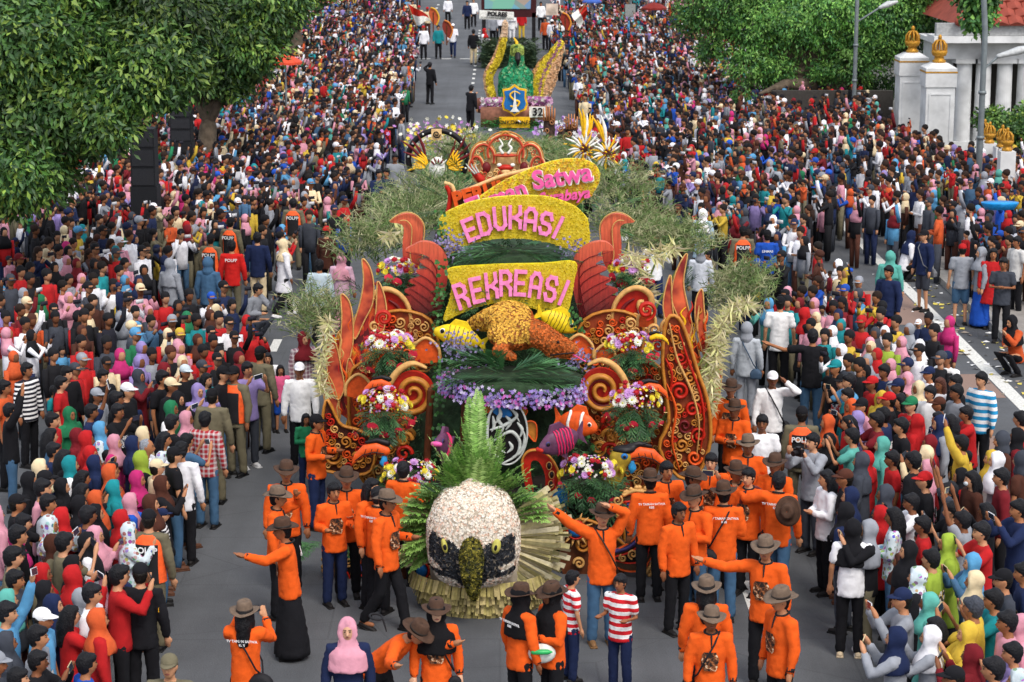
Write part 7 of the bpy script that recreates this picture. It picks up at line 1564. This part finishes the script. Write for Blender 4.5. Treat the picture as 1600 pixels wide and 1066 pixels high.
# shield plaque: blue with a white monument and yellow shark and crocodile curves
sh = [(785, 140), (796, 138), (804, 132), (812, 138), (823, 140), (822, 152), (825, 163), (822, 172), (812, 176), (804, 182), (796, 176), (786, 172), (784, 163), (787, 152)]
pl = f2(mpart('shield_plaque', lambda b: plate_mb(b, sh, 56.1, .1, 0, 0), YELP)); C_ = (804.5, 157)
plate('blue_field', [(C_[0]+(x-C_[0])*.84, C_[1]+(y-C_[1])*.84) for x, y in sh], 56.05, BLUP, pl, .04, 0)
plate('monument', [(804.5, 138), (806.2, 158), (808, 170), (812, 175), (797, 175), (801, 170), (802.8, 158)], 55.97, WHTP, pl, .04, 0)
strip('emblem_curve', [(813, 147), (804, 143), (797, 149), (803, 156), (811, 159), (808, 166), (797, 166)], [1.4, 3, 3.4, 2.4], 56.0, YELP, pl, .03)
ds = f2(mpart('sign_board', lambda b: plate_mb(b, [(780, 183), (828, 183), (828, 200), (780, 200)], 56.0, .06), YELP)); ds['label'] = 'yellow sign lettered DINKOMINFO'
text_on('DINKOMINFO', 804, 191.5, 8.6, 55.97, BLKP, ds, 0, bold=.12, depth=.01, cs=1.08)
nb = f2(mpart('number_board', lambda b: plate_mb(b, [(827, 167), (852, 167), (853, 183), (827, 184)], 56.2, .03), WHTP)); text_on('32', 840, 175.5, 17, 56.17, BLKP, nb, 0, bold=.5, depth=.01)
mb = MB()
for k in range(240): c = P(random.uniform(752, 862), random.uniform(190, 205), 56.3+random.uniform(-.2, .3)); frond(mb, c, (random.uniform(-1, 1), -.6, random.uniform(.1, .8)), .35, .6, .12, 5, .02, random.choice([(.05, .4, .08), (.04, .25, .06), (.08, .15, .04)]), ang=.8)
for k in range(700):
    sd = random.choice((0, 1, 2)); x, y, d = ((-1.6, random.uniform(56.6, 63), (-1, 0)), (2.2, random.uniform(56.6, 63), (1, 0)), (random.uniform(-1.6, 2.2), 56.6, (0, -1)))[sd]; frond(mb, (x, y, random.uniform(.4, 1.7)), (d[0], d[1], random.uniform(-.8, .5)), .5, .6, .18, 4, .04, random.choice([(.05, .3, .08), (.03, .16, .05), (.05, .12, .03)]), ang=.9)
f2(foliage_obj('greenery', mb, None))
# the bird
bo = P(805, 120, 59.0); bd = thing('bird_figure', 'tall green flower bird with yellow crest and pink wings on the second float', 'bird figure', bo); s = 59/FPX
def W3(x, y, d=0): return Vector(((x-805)*s, d, -(y-120)*s))
mb = MB(); mb.ell(W3(806, 140), (27*s, .5, 34*s), 16, 10); mb.ell(W3(792, 122, -.1), (12*s, .3, 16*s), 12, 8); mb.ell(W3(820, 122, -.1), (12*s, .3, 16*s), 12, 8); mb.tube([W3(806, 125), W3(807, 98, -.1), W3(808, 78, -.1)], [15*s, 11*s, 9*s], 12); mb.ell(W3(808, 78, -.12), (10*s, .22, 9*s), 12, 8)
gb = obj('body', skinmesh(mb, 'body', [mat('moss_green', (.03, .12, .05), .9)], .06, 2500), bd); p3, n3 = surf_points(gb.data, 3400); hgt = p3[:, 2]/s
c3 = np.array([(.03, .32, .14), (.04, .42, .20), (.02, .24, .10), (.25, .50, .22), (.45, .60, .35)])[rng.choice(5, 3400, p=[.34, .26, .22, .12, .06])]; c3 = np.where((hgt > 34)[:, None], np.array([.40, .50, .12]), c3); florets('flower_cover', p3, n3+rng.normal(size=n3.shape)*.4, .05, c3, parent=bd, petals=5, cup=.5)
obj('beak', skinmesh((lambda b: (b.tube([W3(809, 84, -.3), W3(809, 92, -.42), W3(809, 101, -.38)], [5*s, 4.5*s, 1.5*s], 8), b)[1])(MB()), 'beak', [BLKP], .02, 300), bd)
mpart('crest', lambda b: b.tube([W3(809, 76, -.1), W3(807, 66, -.05), W3(803, 60)], [3*s, 2.4*s, 1*s], 8), YELP, bd, True)
for side, pts, w_ in ((-1, [(768, 150), (763, 120), (778, 90), (787, 60), (790, 36)], [7, 8, 7, 5, 3]), (1, [(845, 150), (848, 125), (858, 100), (868, 85), (876, 68)], [16, 26, 20, 12, 5])):
    wm = MB(); pp = smooth_path(pts, 4)
    for i in range(len(pp)-1):
        u = i/(len(pp)-1)*(len(w_)-1); k = min(int(u), len(w_)-2); ww = w_[k]*(1-(u-k))+w_[k+1]*(u-k); wm.ell(W3(pp[i].x, pp[i].y), (ww*s*.9, .12, 8*s), 8, 6)
    wo = obj('wing', skinmesh(wm, 'wing', [mat('straw_base', (.40, .34, .26), .9)], .05, 1200), bd); p4, n4 = surf_points(wo.data, 1900); X4, Z4 = p4[:, 0]/s, p4[:, 2]/s
    lin = np.interp(-Z4+120, sorted([p.y for p in pp]), [p.x for p in sorted(pp, key=lambda q: q.y)])-805; dx = (X4-lin)*side
    pal = np.where((dx > 3.5)[:, None], np.array([.80, .50, .28]), np.array([.80, .64, .05])); pal = np.where(((dx < -14) & (side > 0))[:, None], np.array([.75, .42, .16]), pal); pal = np.where(((np.abs(dx+2) < 1.6) & (side > 0))[:, None], np.array([.42, .16, .30]), pal)*rng.uniform(.7, 1.2, (1900, 1)); pal = np.where((Z4 > 62)[:, None], np.array([.80, .60, .42]), pal)
    florets('flower_cover', p4, n4+rng.normal(size=n4.shape)*.4, .05, pal, parent=wo, petals=5, cup=.5)
for (x0, x1, y, n_) in ((752, 790, 160, 160), (826, 862, 158, 200), (750, 862, 168, 120)):
    pos = np.array([P(random.uniform(x0, x1), y+random.uniform(-5, 5), 57.0+random.uniform(-.3, .3)) for _ in range(n_)]); f2(florets('flower_bank', pos, rng.normal(size=(n_, 3))+np.array([0, -1, .5]), .07, np.array([(.45, .16, .42), (.6, .35, .5), (.6, .6, .55)])[rng.integers(0, 3, n_)]))
# ================================================================== stage with screen and banner
st = thing('stage_screen', 'video screen in a dark red frame over the far end of the road', 'video screen', P(800, 60, 118)); so_ = Vector(st.location); D = 118
def s2_(o): o.parent = st; o.location = Vector(o.location)-so_; return o
s2_(mpart('screen_frame', lambda b: plate_mb(b, [(752, -20), (838, -20), (838, 27), (752, 27)], D, .5), mat('frame_maroon', srgb('#3b1216'), .8)))
def screen_m():
    m, nt, b = new_mat('lit_screen'); v = coords(nt); vo = nt.nodes.new('ShaderNodeTexVoronoi'); vo.inputs['Scale'].default_value = 1.1; nt.links.new(v, vo.inputs['Vector']); hs = nt.nodes.new('ShaderNodeMixRGB'); hs.inputs[0].default_value = .35; hs.inputs[1].default_value = (.25, .42, .42, 1); nt.links.new(vo.outputs['Color'], hs.inputs[2]); nt.links.new(hs.outputs[0], b.inputs['Emission Color']); b.inputs['Emission Strength'].default_value = .5; b.inputs['Base Color'].default_value = (.02, .02, .02, 1); return m
s2_(mpart('screen', lambda b: plate_mb(b, [(757, -16), (830, -16), (829, 14), (757, 14)], D-.05, .04), screen_m()))
for x in (756, 834): s2_(mpart('screen_leg', lambda b: b.box(tuple(P(x, 70, D)-Vector((.1, 0, .3))), tuple(P(x, 20, D)+Vector((.1, .2, 0)))), BLKP))
bn = thing('banner_float', 'small float with a white banner lettered POLRES, hedged with greenery, far down the road', 'parade float', P(780, 55, 106)); bo_ = Vector(bn.location)
def b2_(o): o.parent = bn; o.location = Vector(o.location)-bo_; return o
zb = P(780, 50, 106).z; xa, xb = P(752, 50, 106).x, P(838, 50, 106).x
b2_(mpart('deck', lambda b: b.box((xa, 106, -.05+max(0, G(780, 62).z)), (xb, 109, .9)), mat('hedge_base', (.05, .09, .05), .9)))
bb = b2_(mpart('banner', lambda b: plate_mb(b, [(749, 16), (803, 19), (803, 32), (749, 30)], 105.8, .08), WHTP)); text_on('POLRES', 777, 22.5, 9, 105.75, BLKP, bb, -3, bold=.5, depth=.01); text_on('PELABUHAN TANJUNG PERAK', 777, 28.5, 3.8, 105.75, BLKP, bb, -3, depth=.01)
mb = MB()
for k in range(700): c = (random.uniform(xa, xb), random.uniform(105.6, 107), random.uniform(.1, 1.3)); frond(mb, c, (random.uniform(-1, 1), -.6, random.uniform(.1, .9)), .5, .6, .2, 4, .05, random.choice([(.10, .16, .08), (.16, .22, .12), (.08, .12, .05)]), ang=.8)
b2_(foliage_obj('hedge', mb, None))
# flags
def flag(x0, y0, x1, y1, Y, outline, label, red_first=True):
    t = thing('flag', label, 'flag', P(x1, y1, Y)); o0 = Vector(t.location)
    p = mpart('flagpole', lambda b: b.tube([P(x1, y1, Y), P(x0, y0, Y)], [.03, .025], 6), paint_m('pole_wood', '#8a6a48'), None, True); p.parent = t; p.location = -o0
    (a, b_, c, d) = outline; nx, ny = 10, 6; mb = MB(); v = []
    for j in range(ny+1):
        for i in range(nx+1):
            u, w_ = i/nx, j/ny; x = (a[0]*(1-u)+b_[0]*u)*(1-w_)+(d[0]*(1-u)+c[0]*u)*w_; y = (a[1]*(1-u)+b_[1]*u)*(1-w_)+(d[1]*(1-u)+c[1]*u)*w_+1.2*math.sin(u*7); v.append(P(x, y, Y)+Vector((0, .25*math.sin(u*8+w_*2), 0)))
    for nm, j0, j1, mm in (('red_band', 0, ny//2, REDP), ('white_band', ny//2, ny, WHTP)):
        mb = MB(); mb.add(v, [(j*(nx+1)+i, j*(nx+1)+i+1, (j+1)*(nx+1)+i+1, (j+1)*(nx+1)+i) for j in range(j0, j1) for i in range(nx)]); o = obj(nm, mb.mesh(nm, [mm]), t); o.location = -o0
flag(637, 6, 652, 45, 98, ((638, 6), (668, 24), (672, 32), (650, 40)), 'red and white flag carried on the left of the far road')
flag(916, 5, 890, 45, 98, ((915, 5), (918, 22), (906, 44), (893, 24)), 'red and white flag carried on the right of the far road')
for (px, py, m1, m2, lb) in ((677, 20, '#b5502a', '#d9a22a', 'brown and gold butterfly wing banner in the left flag group'), (698, 40, '#7a2a1c', '#c9742a', 'maroon butterfly wing banner lower in the left flag group'), (883, 28, '#8c2a1a', '#d98a2a', 'maroon and gold wing banner beside the right flag')):
    t = thing('wing_banner', lb, 'banner', P(px, py+25, 96)); o0 = Vector(t.location); w_ = plate('wing_panel', [(px-4, py-8), (px+4, py-4), (px+9, py+8), (px+5, py+20), (px-2, py+14), (px-7, py+2)], 96, paint_m('wb'+m1, m1), t, .05, 3); w_.location = -o0; e_ = strip('wing_edge', [(px-4, py-8), (px+4, py-4), (px+9, py+8), (px+5, py+20)], 2.5, 95.95, paint_m('wb'+m2, m2), t); e_.location = -o0
    p_ = mpart('stick', lambda b: b.tube([P(px, py+30, 96), P(px, py, 96)], [.03, .03], 6), BRNP, t); p_.location = -o0
# ================================================================== street furniture
POLE = mat('galvanised', (.20, .23, .24), .5, 6, .15, .1, .005, metal=.3)
def lamp(px, foot, w_, head, label):
    g = G(px, foot); t = thing('street_lamp', label, 'street lamp', g); Y = g.y
    def loc(x, y, dy=0): return P(x, y, Y+dy)-g
    top = loc(px, -260)
    mpart('pole', lambda b: b.tube([(0, 0, 0), (0, 0, top.z*.5), tuple(top)], [w_, w_*.9, w_*.7], 12), POLE, t, True)
    mpart('base_collar', lambda b: b.tube([(0, 0, 0), (0, 0, .5)], [w_*1.5, w_*1.3], 12, cap=False), POLE, t, True)
    if head:
        a, b_, c, d = head; mpart('arm', lambda q: q.tube([loc(px+2, a[1]), loc(*a), loc(*b_), loc(*c)], [w_*.4, w_*.45, w_*.45, w_*.4], 8), POLE, t, True)
        mpart('lamp_head', lambda q: q.tube([loc(*c), loc((c[0]+d[0])/2, (c[1]+d[1])/2-1), loc(*d)], [.06, .11, .05], 10, flat=1.6), mat('lamp_shell', (.5, .52, .52), .4), t, True)
    for z in (2.2, 3.4): mpart('clamp', lambda q: q.tube([(0, 0, z), (0, 0, z+.08)], [w_*1.25]*2, 12, cap=False), POLE, t, True)
    return t
lamp(1332, 228, .075, ((1337, 90), (1338, 35), (1375, 12), (1401, 3)), 'grey street lamp with its head over the big right tree')
lamp(1526, 345, .085, ((1533, 175), (1535, 110), (1560, 88), (1625, 72)), 'grey street lamp with curved arm in front of the white building')
lamp(1234, 165, .07, None, 'thin grey pole in front of the right tree crown'); lamp(1164, 110, .06, None, 'thin grey pole left of the right tree'); lamp(452, 62, .07, None, 'thin grey pole at the upper left of the road'); lamp(497, 40, .06, None, 'thin pale pole far down the left crowd'); lamp(985, 60, .07, None, 'grey sign pole above the right crowd')
lamp(704, 30, .05, None, 'thin far pole left of the stage')
sg = thing('road_sign', 'grey rectangular sign board on the right pole far back', 'sign', P(985, 30, 118)); q = mpart('sign_panel', lambda b: plate_mb(b, [(977, 7), (993, 7), (993, 26), (977, 26)], 118, .06), mat('sign_grey', (.25, .27, .26), .6), sg); q.location = -Vector(sg.location)
pb = thing('display_board', 'small board with pictures carried right of the stage', 'board', P(865, 30, 104)); q = mpart('board_panel', lambda b: plate_mb(b, [(853, 6), (872, 6), (872, 24), (853, 24)], 104, .05), mat('board_print', srgb('#c9b7a6'), .8, 2, .5), pb); q.location = -Vector(pb.location)
# loudspeaker stacks
spk_m = mat('speaker_cloth', (.008, .009, .012), .8, 40, .3, .3); 
def speaker(x0, x1, y0, y1, Y, label):
    a, b_ = P(x0, y1, Y), P(x1, y0, Y); w_ = b_.x-a.x; t = thing('loudspeaker', label, 'loudspeaker', ((a.x+b_.x)/2, Y+w_/2, 0)); z0 = a.z
    n = 3; hh = (b_.z-z0)/n
    for k in range(n): mpart('cabinet', lambda b: b.box((-w_/2, -w_/2, z0+k*hh+.01), (w_/2, w_/2, z0+(k+1)*hh)), spk_m, t); mpart('grille', lambda b: b.box((-w_*.44, -w_/2-.012, z0+k*hh+.04), (w_*.44, -w_/2, z0+(k+1)*hh-.04)), mat('grille', (.015, .016, .02), .6, 90, .5, .6), t)
    mpart('stand', lambda b: b.box((-w_*.55, -w_*.5, 0), (w_*.55, w_*.5, z0)), spk_m, t)
speaker(205, 240, 202, 292, 50, 'black loudspeaker stack standing in front, nearer the camera, left crowd'); speaker(266, 297, 165, 222, 60, 'black loudspeaker stack partly under the tree, farther back')
# umbrella
def umbrella(px, py, Y, w_, hexa, label, hh=2.4):
    c = P(px, py, Y); t = thing('parasol', label, 'parasol', (c.x, Y, 0)); r_ = w_*Y/FPX/2; z = c.z; m_ = paint_m('canvas'+hexa, hexa, .7); n = 8
    mpart('pole', lambda b: b.tube([(0, 0, 0), (0, 0, z+.25)], [.03, .03], 8), POLE, t, True)
    for k in range(n):
        a0, a1 = 2*math.pi*k/n, 2*math.pi*(k+1)/n; v = []
        for (rr, zz) in ((.02, .42), (.55, .27), (1, 0), (1.0, -.14)): v += [(r_*rr*math.cos(a0), r_*rr*math.sin(a0), z+zz*r_*1.0), (r_*rr*.97*math.cos((a0+a1)/2), r_*rr*.97*math.sin((a0+a1)/2), z+zz*r_*1.0-.02), (r_*rr*math.cos(a1), r_*rr*math.sin(a1), z+zz*r_*1.0)]
        mpart('canvas_panel', lambda b: b.add(v, [(i*3+j, i*3+j+1, i*3+j+4, i*3+j+3) for i in range(3) for j in range(2)]), m_, t)
umbrella(446, 96, 75, 52, '#d2492c', 'red-orange market parasol above the left crowd'); umbrella(1022, 12, 112, 40, '#7a2018', 'dark red parasol far back above the right crowd'); umbrella(925, 2, 118, 30, '#3a5aa8', 'small blue parasol at the far top of the right crowd', 2.2)
# vendors' things on heads
c = G(1562, 322, 1.9); t = thing('basin', 'blue plastic basin carried above the right crowd', 'basin', c); mpart('basin_shell', lambda b: b.loft([(0, 0, -.07, .33, .2), (0, 0, .07, .42, .27), (0, 0, .085, .42, .27)], 20), paint_m('basin_blue', '#1b8fd6', .4), t, True)
# litter along the far kerb
mb = MB()
for k in range(220):
    x, y = random.gauss(XK-.5, .45), random.uniform(31, 50)
    if abs(x-XK) < .02: x -= .1
    if x > XK: x = XK-random.uniform(.02, 1.2)
    a = random.uniform(0, 6.28); d = Vector((math.cos(a), math.sin(a), 0))*random.uniform(.03, .11); e = Vector((-d.y, d.x, 0))*.6; p = Vector((x, y, .012)); mb.add([p-d, p-e, p+d, p+e+Vector((0, 0, .02))], [(0, 1, 2, 3)], 0, random.choice([(.7, .7, .68), (.6, .5, .1), (.65, .55, .12), (.3, .25, .2), (.7, .7, .7)]))
o = obj('litter', mb.mesh('litter', [vcol('paper', .8)], False, True)); o['kind'] = 'stuff'; o['label'] = 'paper and yellow scraps littering the road along the right kerb'
# ================================================================== white gate pillars with gold crowns, white building
WALLW = mat('white_plaster', (.62, .63, .63), .8, 1.6, .22, .2); GOLDM = mat('gold_leaf', srgb('#b8862c'), .5, 20, .35, .3, .005, metal=.3)
def finial(par, z, k, name='crown_finial'):
    o = mpart(name, lambda b: (b.loft([(0, 0, z, .26*k, .26*k), (0, 0, z+.12*k, .30*k, .30*k), (0, 0, z+.16*k, .22*k, .22*k), (0, 0, z+.30*k, .20*k, .20*k), (0, 0, z+.34*k, .30*k, .30*k), (0, 0, z+.52*k, .36*k, .36*k), (0, 0, z+.56*k, .30*k, .30*k)], 16)), GOLDM, par, True)
    for i in range(8): a = math.pi*2*i/8; mpart('crown_rib', lambda b: b.tube([(.30*k*math.cos(a), .30*k*math.sin(a), z+.56*k), (.30*k*math.cos(a), .30*k*math.sin(a), z+.80*k), (.16*k*math.cos(a), .16*k*math.sin(a), z+.98*k), (0, 0, z+1.02*k)], [.04*k]*4, 6), GOLDM, o, True)
    mpart('crown_ball', lambda b: b.ell((0, 0, z+1.12*k), (.09*k, .09*k, .13*k), 8, 6), GOLDM, o, True)
def pillar(px, Y, wpx, ytop, label):
    c = P(px, 200, Y); w_ = wpx*Y/FPX/2; zt = P(px, ytop, Y).z; t = thing('gate_pillar', label, 'pillar', (c.x, Y+w_, 0), 0, 'white gate pillars with gold crowns')
    mpart('shaft', lambda b: b.box((-w_*.92, -w_*.92, 0), (w_*.92, w_*.92, zt-.75)), WALLW, t); mpart('plinth', lambda b: b.box((-w_, -w_, 0), (w_, w_, .5)), WALLW, t)
    for s_ in (-1, 1): mpart('panel_moulding', lambda b: b.box((s_*w_*.68-.03, -w_*.92-.025, .7), (s_*w_*.68+.03, -w_*.92+.01, zt-.95)), WALLW, t)
    mpart('panel_moulding', lambda b: b.box((-w_*.68, -w_*.92-.024, zt-1.0), (w_*.68, -w_*.92+.01, zt-.95)), WALLW, t)
    mpart('cap', lambda b: b.box((-w_, -w_, zt-.75), (w_, w_, zt-.25)), WALLW, t); mpart('gold_line', lambda b: b.box((-w_-.01, -w_-.01, zt-.30), (w_+.01, w_+.01, zt-.25)), GOLDM, t); mpart('cap_top', lambda b: b.loft([(0, 0, zt-.248, w_*1.4, w_*1.4), (0, 0, zt-.15, w_*1.4, w_*1.4), (0, 0, zt, w_*.7, w_*.7)], 4), WALLW, t).rotation_euler = (0, 0, R(45))
    finial(t, zt-.02, .74); return t
pillar(1425, 74, 46, 84, 'white gate pillar with gold crown, the farther one half behind its twin'); pillar(1468, 70, 49, 100, 'white gate pillar with gold crown, the nearer one to the right')
for k, px in enumerate((1538, 1546, 1566, 1574)):
    Y = (66, 62, 60, 57)[k]; c = P(px, 220, Y); t = thing('fence_post', ['first gold-topped fence post right of the gate', 'second gold-topped fence post behind the lamp', 'third gold-topped fence post beside the right lamp', 'nearest gold-topped fence post at the right'][k], 'fence post', (c.x, Y, 0), 0, 'white fence posts with gold crowns'); zt = P(px, 218+k*6, Y).z; mpart('post', lambda b: b.box((-.2, -.2, 0), (.2, .2, zt)), WALLW, t); finial(t, zt, .5)
bl = thing('white_building', 'white colonnaded building with red tiled roof at the upper right', 'building', (0, 0, 0)); DB = 73
def bpart(nm, fn, m_, sm=False): return mpart(nm, fn, m_, bl, sm)
x0, x1 = P(1478, 100, DB).x, P(1478, 100, DB).x+26; zc = P(1550, 70, DB).z
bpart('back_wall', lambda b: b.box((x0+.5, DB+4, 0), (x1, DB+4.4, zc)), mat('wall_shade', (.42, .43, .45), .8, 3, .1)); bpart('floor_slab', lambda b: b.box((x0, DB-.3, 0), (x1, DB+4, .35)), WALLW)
bpart('side_wall', lambda b: b.box((x0, DB+.5, .35), (x0+.35, DB+4, zc)), WALLW); bpart('beam', lambda b: b.box((x0-.2, DB-.3, zc-.45), (x1, DB+.3, zc+.12)), WALLW); bpart('cornice', lambda b: b.box((x0-.6, DB-.9, zc+.12), (x1, DB+.4, zc+.34)), WALLW)
bpart('ceiling_slab', lambda b: b.box((x0-.2, DB+.31, zc-.05), (x1, DB+3.99, zc+.10)), WALLW); bpart('fascia', lambda b: b.box((x0-.5, DB-.7, zc+.35), (x1, DB-.4, zc+.75)), mat('fascia_grey', (.35, .36, .36), .8))
for px in (1505, 1535, 1568, 1600, 1632): c = P(px, 150, DB); bpart('column', lambda b: b.tube([(c.x, DB, .35), (c.x, DB, zc-.45)], [.27, .25], 24, cap=False), WALLW); bpart('capital', lambda b: b.box((c.x-.36, DB-.36, zc-.6), (c.x+.36, DB+.36, zc-.452)), WALLW)
for px in (1492, 1520, 1552, 1584, 1614): c = P(px, 150, DB+4); d_ = bpart('doorway', lambda b: b.box((c.x-.38, DB+3.95, .36), (c.x+.38, DB+4.02, 3.1)), mat('door_dark', (.03, .025, .02), .6)); mpart('door_frame', lambda b: (b.box((c.x-.5, DB+3.9, .36), (c.x-.38, DB+4.03, 3.2)), b.box((c.x+.38, DB+3.9, .36), (c.x+.5, DB+4.03, 3.2)), b.box((c.x-.5, DB+3.9, 3.1), (c.x+.5, DB+4.03, 3.25))), WALLW, d_)
tile_m = mat('roof_tile', srgb('#8f4436'), .8, 3, .25, .4); rf = bpart('roof', lambda b: b.add([(x0+.2, DB-.9, zc+.7), (x1, DB-.9, zc+.7), (x1, DB+5, zc+4.3), (x0+4, DB+5, zc+4.3), (x0+.2, DB+8, zc+.7)], [(0, 1, 2, 3), (0, 3, 4)]), tile_m)
tm = MB(); tm.tube([(-.15, 0, .03), (.15, 0, .03)], [.09, .09], 6, cap=True); tb_ = MB(); sl_ = Vector((0, 5.9, 3.6)).normalized(); nn = Vector((0, -sl_.z, sl_.y))
tb_.add([(-.24, 0, 0), (0, 0, .10), (.24, 0, 0), (-.24, .42, .0), (0, .42, .10), (.24, .42, 0), (-.24, 0, -.05), (.24, 0, -.05)], [(0, 1, 4, 3), (1, 2, 5, 4), (0, 6, 7, 2, 1)]); tbm = tb_.mesh('tile', [tile_m], False); cnt = 0
for j in range(14):
    for i in range(40):
        if cnt >= 300: break
        x = x0+.6+i*.5+j*.30; p = Vector((x, DB-.9, zc+.7))+sl_*(j*.42)+nn*.03
        if x > x1-.3 or x > x0+13.5: continue
        o = obj('tile', tbm, rf, p); o.rotation_euler = (math.atan2(sl_.z, sl_.y), 0, 0); cnt += 1
rd = mpart('ridge', lambda b: b.tube([(x0+.2, DB-.9, zc+.82), (x0+4, DB+5, zc+4.42), (x1, DB+5, zc+4.42)], [.16, .16, .16], 8), tile_m, rf, True)
# clipped bushes
for k, (px, py, Y, rp) in enumerate(((1549, 188, 67, 22), (1592, 202, 64, 26), (1612, 180, 67, 24))):
    t = thing('clipped_bush', ['round clipped bush left of the white column', 'larger clipped bush at the right edge before the building', 'clipped bush cut by the right picture edge'][k], 'bush', (P(px, py, Y).x, Y, 0), 0, 'clipped bushes before the building'); c = P(px, py, Y)-Vector(t.location); o = obj('foliage', leaf_cloud([(tuple(c), rp*Y/FPX), (tuple(c*.6+Vector((.1, 0, 0))), rp*Y/FPX*.8)], 3200, .12, G1, 'foliage', seed=40+k), t); o['kind'] = 'stuff'; mpart('stem', lambda b: b.tube([(0, 0, 0), tuple(c)], [.06, .04], 6), bark, t)
# dark panel behind the right crowd, standing in for tree trunk and shade
rl = thing('shade_panel', 'low dark panel standing in for the shade under the big right tree', 'shade panel', P(1290, 200, 76)); q = mpart('shade_panel_body', lambda b: b.box((P(1210, 150, 76).x, 76.5, 0), (P(1400, 150, 76).x, 76.8, 1.7)), mat('shade_panel_dark', (.05, .045, .04), .9), rl); q.location = -Vector(rl.location)
# ================================================================== every spectator gets the words that single him or her out
def head_words(r):
    hc = NAME.get(r['hcol'], '')
    return dict(j=hc+' hijab', J=hc+' hijab', c=hc+' cap', h='black hair', l='long hair', b='grey hair', hood='grey hood', F='brown hat')[r['head']]
ACT = dict(s='', f='filming with a phone', r='one arm raised high', u='both arms up', c='hands clasped', p='arm stretched forward', q='squatting', k='')
def base_label(r):
    who = r['sex']; a = ACT.get(r['pose'], ''); top = NAME.get(r['top'], 'orange')
    s = '%s with %s and %s top' % (who, head_words(r), top)
    return s, a
recs = [r for r in crowd_recs]
for r in recs: s, a = base_label(r); r['l0'] = s+((', '+a) if a else '')
from collections import Counter
def uniq(rs, key): c = Counter(r[key] for r in rs); return c
cnt0 = uniq(recs, 'l0'); used_l = set(o['o'].get('label') for o in people if o.get('hero'))
anchors = [r for r in recs if cnt0[r['l0']] == 1]
land = [(G(x, y).x, G(x, y).y, n) for x, y, n in ((232, 990, 'the POLPP guard at bottom left'), (219, 1090, 'the officer in black'), (320, 830, 'the plaid shirt man'), (366, 740, 'the orange-vested guard'), (393, 510, 'the squatting photographer'), (5, 720, 'the striped shirt at the left edge'), (1325, 1020, 'the woman in white tee and black hijab'), (1285, 925, 'the woman in striped white shirt'), (1253, 800, 'the POLPP guard on the right'), (1270, 665, 'the tall man in black tee'), (1389, 570, 'the tall man in navy jacket'), (1505, 760, 'the blue striped shirt man'), (283, 880, 'the white shirt man'), (440, 490, 'the woman in striped leggings'))]
for r in recs:
    if cnt0[r['l0']] == 1: r['lab'] = r['l0']+(' in the %s crowd' % r['side']); used_l.add(r['lab']); continue
for r in recs:
    if 'lab' in r: continue
    c = sorted(anchors, key=lambda q: (q['loc']-r['loc']).length)[:10]; done = False
    for q in c:
        if q is r: continue
        d = q['loc']-r['loc']; rel = ('left of' if d.x > 0 else 'right of') if abs(d.x) > abs(d.y)*.8 else ('in front of' if d.y > 0 else 'behind')
        hq = '%s in %s and %s top' % (q['sex'], head_words(q), NAME.get(q['top'], 'orange')) if q['head'] not in 'hl' else '%s in %s top' % (q['sex'], NAME.get(q['top'], 'orange'))
        a = ACT.get(r['pose'], ''); short = '%s with %s and %s top' % (r['sex'], head_words(r), NAME.get(r['top'], 'orange'))
        s = '%s %s the %s' % (short, rel, hq)
        if s not in used_l and len(s.split()) <= 16: used_l.add(s); r['lab'] = s; done = True; break
    if not done: s = r['l0']+' in the %s crowd' % r['side']; r['lab'] = s; used_l.add(s)
for r in recs:
    w_ = r['lab'].split(); r['o']['label'] = ' '.join(w_[:16])
for r in people:
    if '_pose' in r['o'].keys(): del r['o']['_pose']
    if r['phone']:
        p = r['phone']; src = r['o'].get('label', ''); words_ = src.split(); col = 'dark' if p.color[0] < .1 else ('white' if p.color[0] > .6 else 'gold')
        cut = ' '.join(words_[:12]).rstrip(','); tail = cut
        for st_ in (', filming with a phone', ' filming with a phone'): tail = tail.replace(st_, '')
        for end in (' the', ' and', ' in', ' of', ' with', ' left', ' right', ' behind', ' to', ' a'):
            if tail.endswith(end): tail = tail[:-len(end)]
        tag(p, ('%s phone held by %s' % (col, tail)), 'phone', 'phones held up by spectators')
lb_ = Counter(o.get('label') for o in bpy.data.objects if o.parent is None and o.get('label')); dup = [k for k, v in lb_.items() if v > 1]
for k in dup:
    for i, o in enumerate([o for o in bpy.data.objects if o.parent is None and o.get('label') == k]):
        if i: 
            loc = o.location; nn_ = min(land, key=lambda q: (q[0]-loc.x)**2+(q[1]-loc.y)**2)
            base_ = ' '.join(k.split()[:9]).rstrip(','); o['label'] = base_+', nearest '+nn_[2] if 'phone' not in k[:12] else ' '.join(k.split()[:8])+', nearest '+nn_[2]
for o in bpy.data.objects:
    if o.parent is None and o.get('label') and len(o['label'].split()) > 16: o['label'] = ' '.join(o['label'].split()[:16])
lb_ = Counter(o.get('label') for o in bpy.data.objects if o.parent is None and o.get('label')); print('dup labels', sum(v for v in lb_.values() if v > 1), [k for k, v in lb_.items() if v > 1][:12]); print('people', len(people), 'tris', sum(len(o.data.loop_triangles) if o.type == 'MESH' else 0 for o in bpy.data.objects))
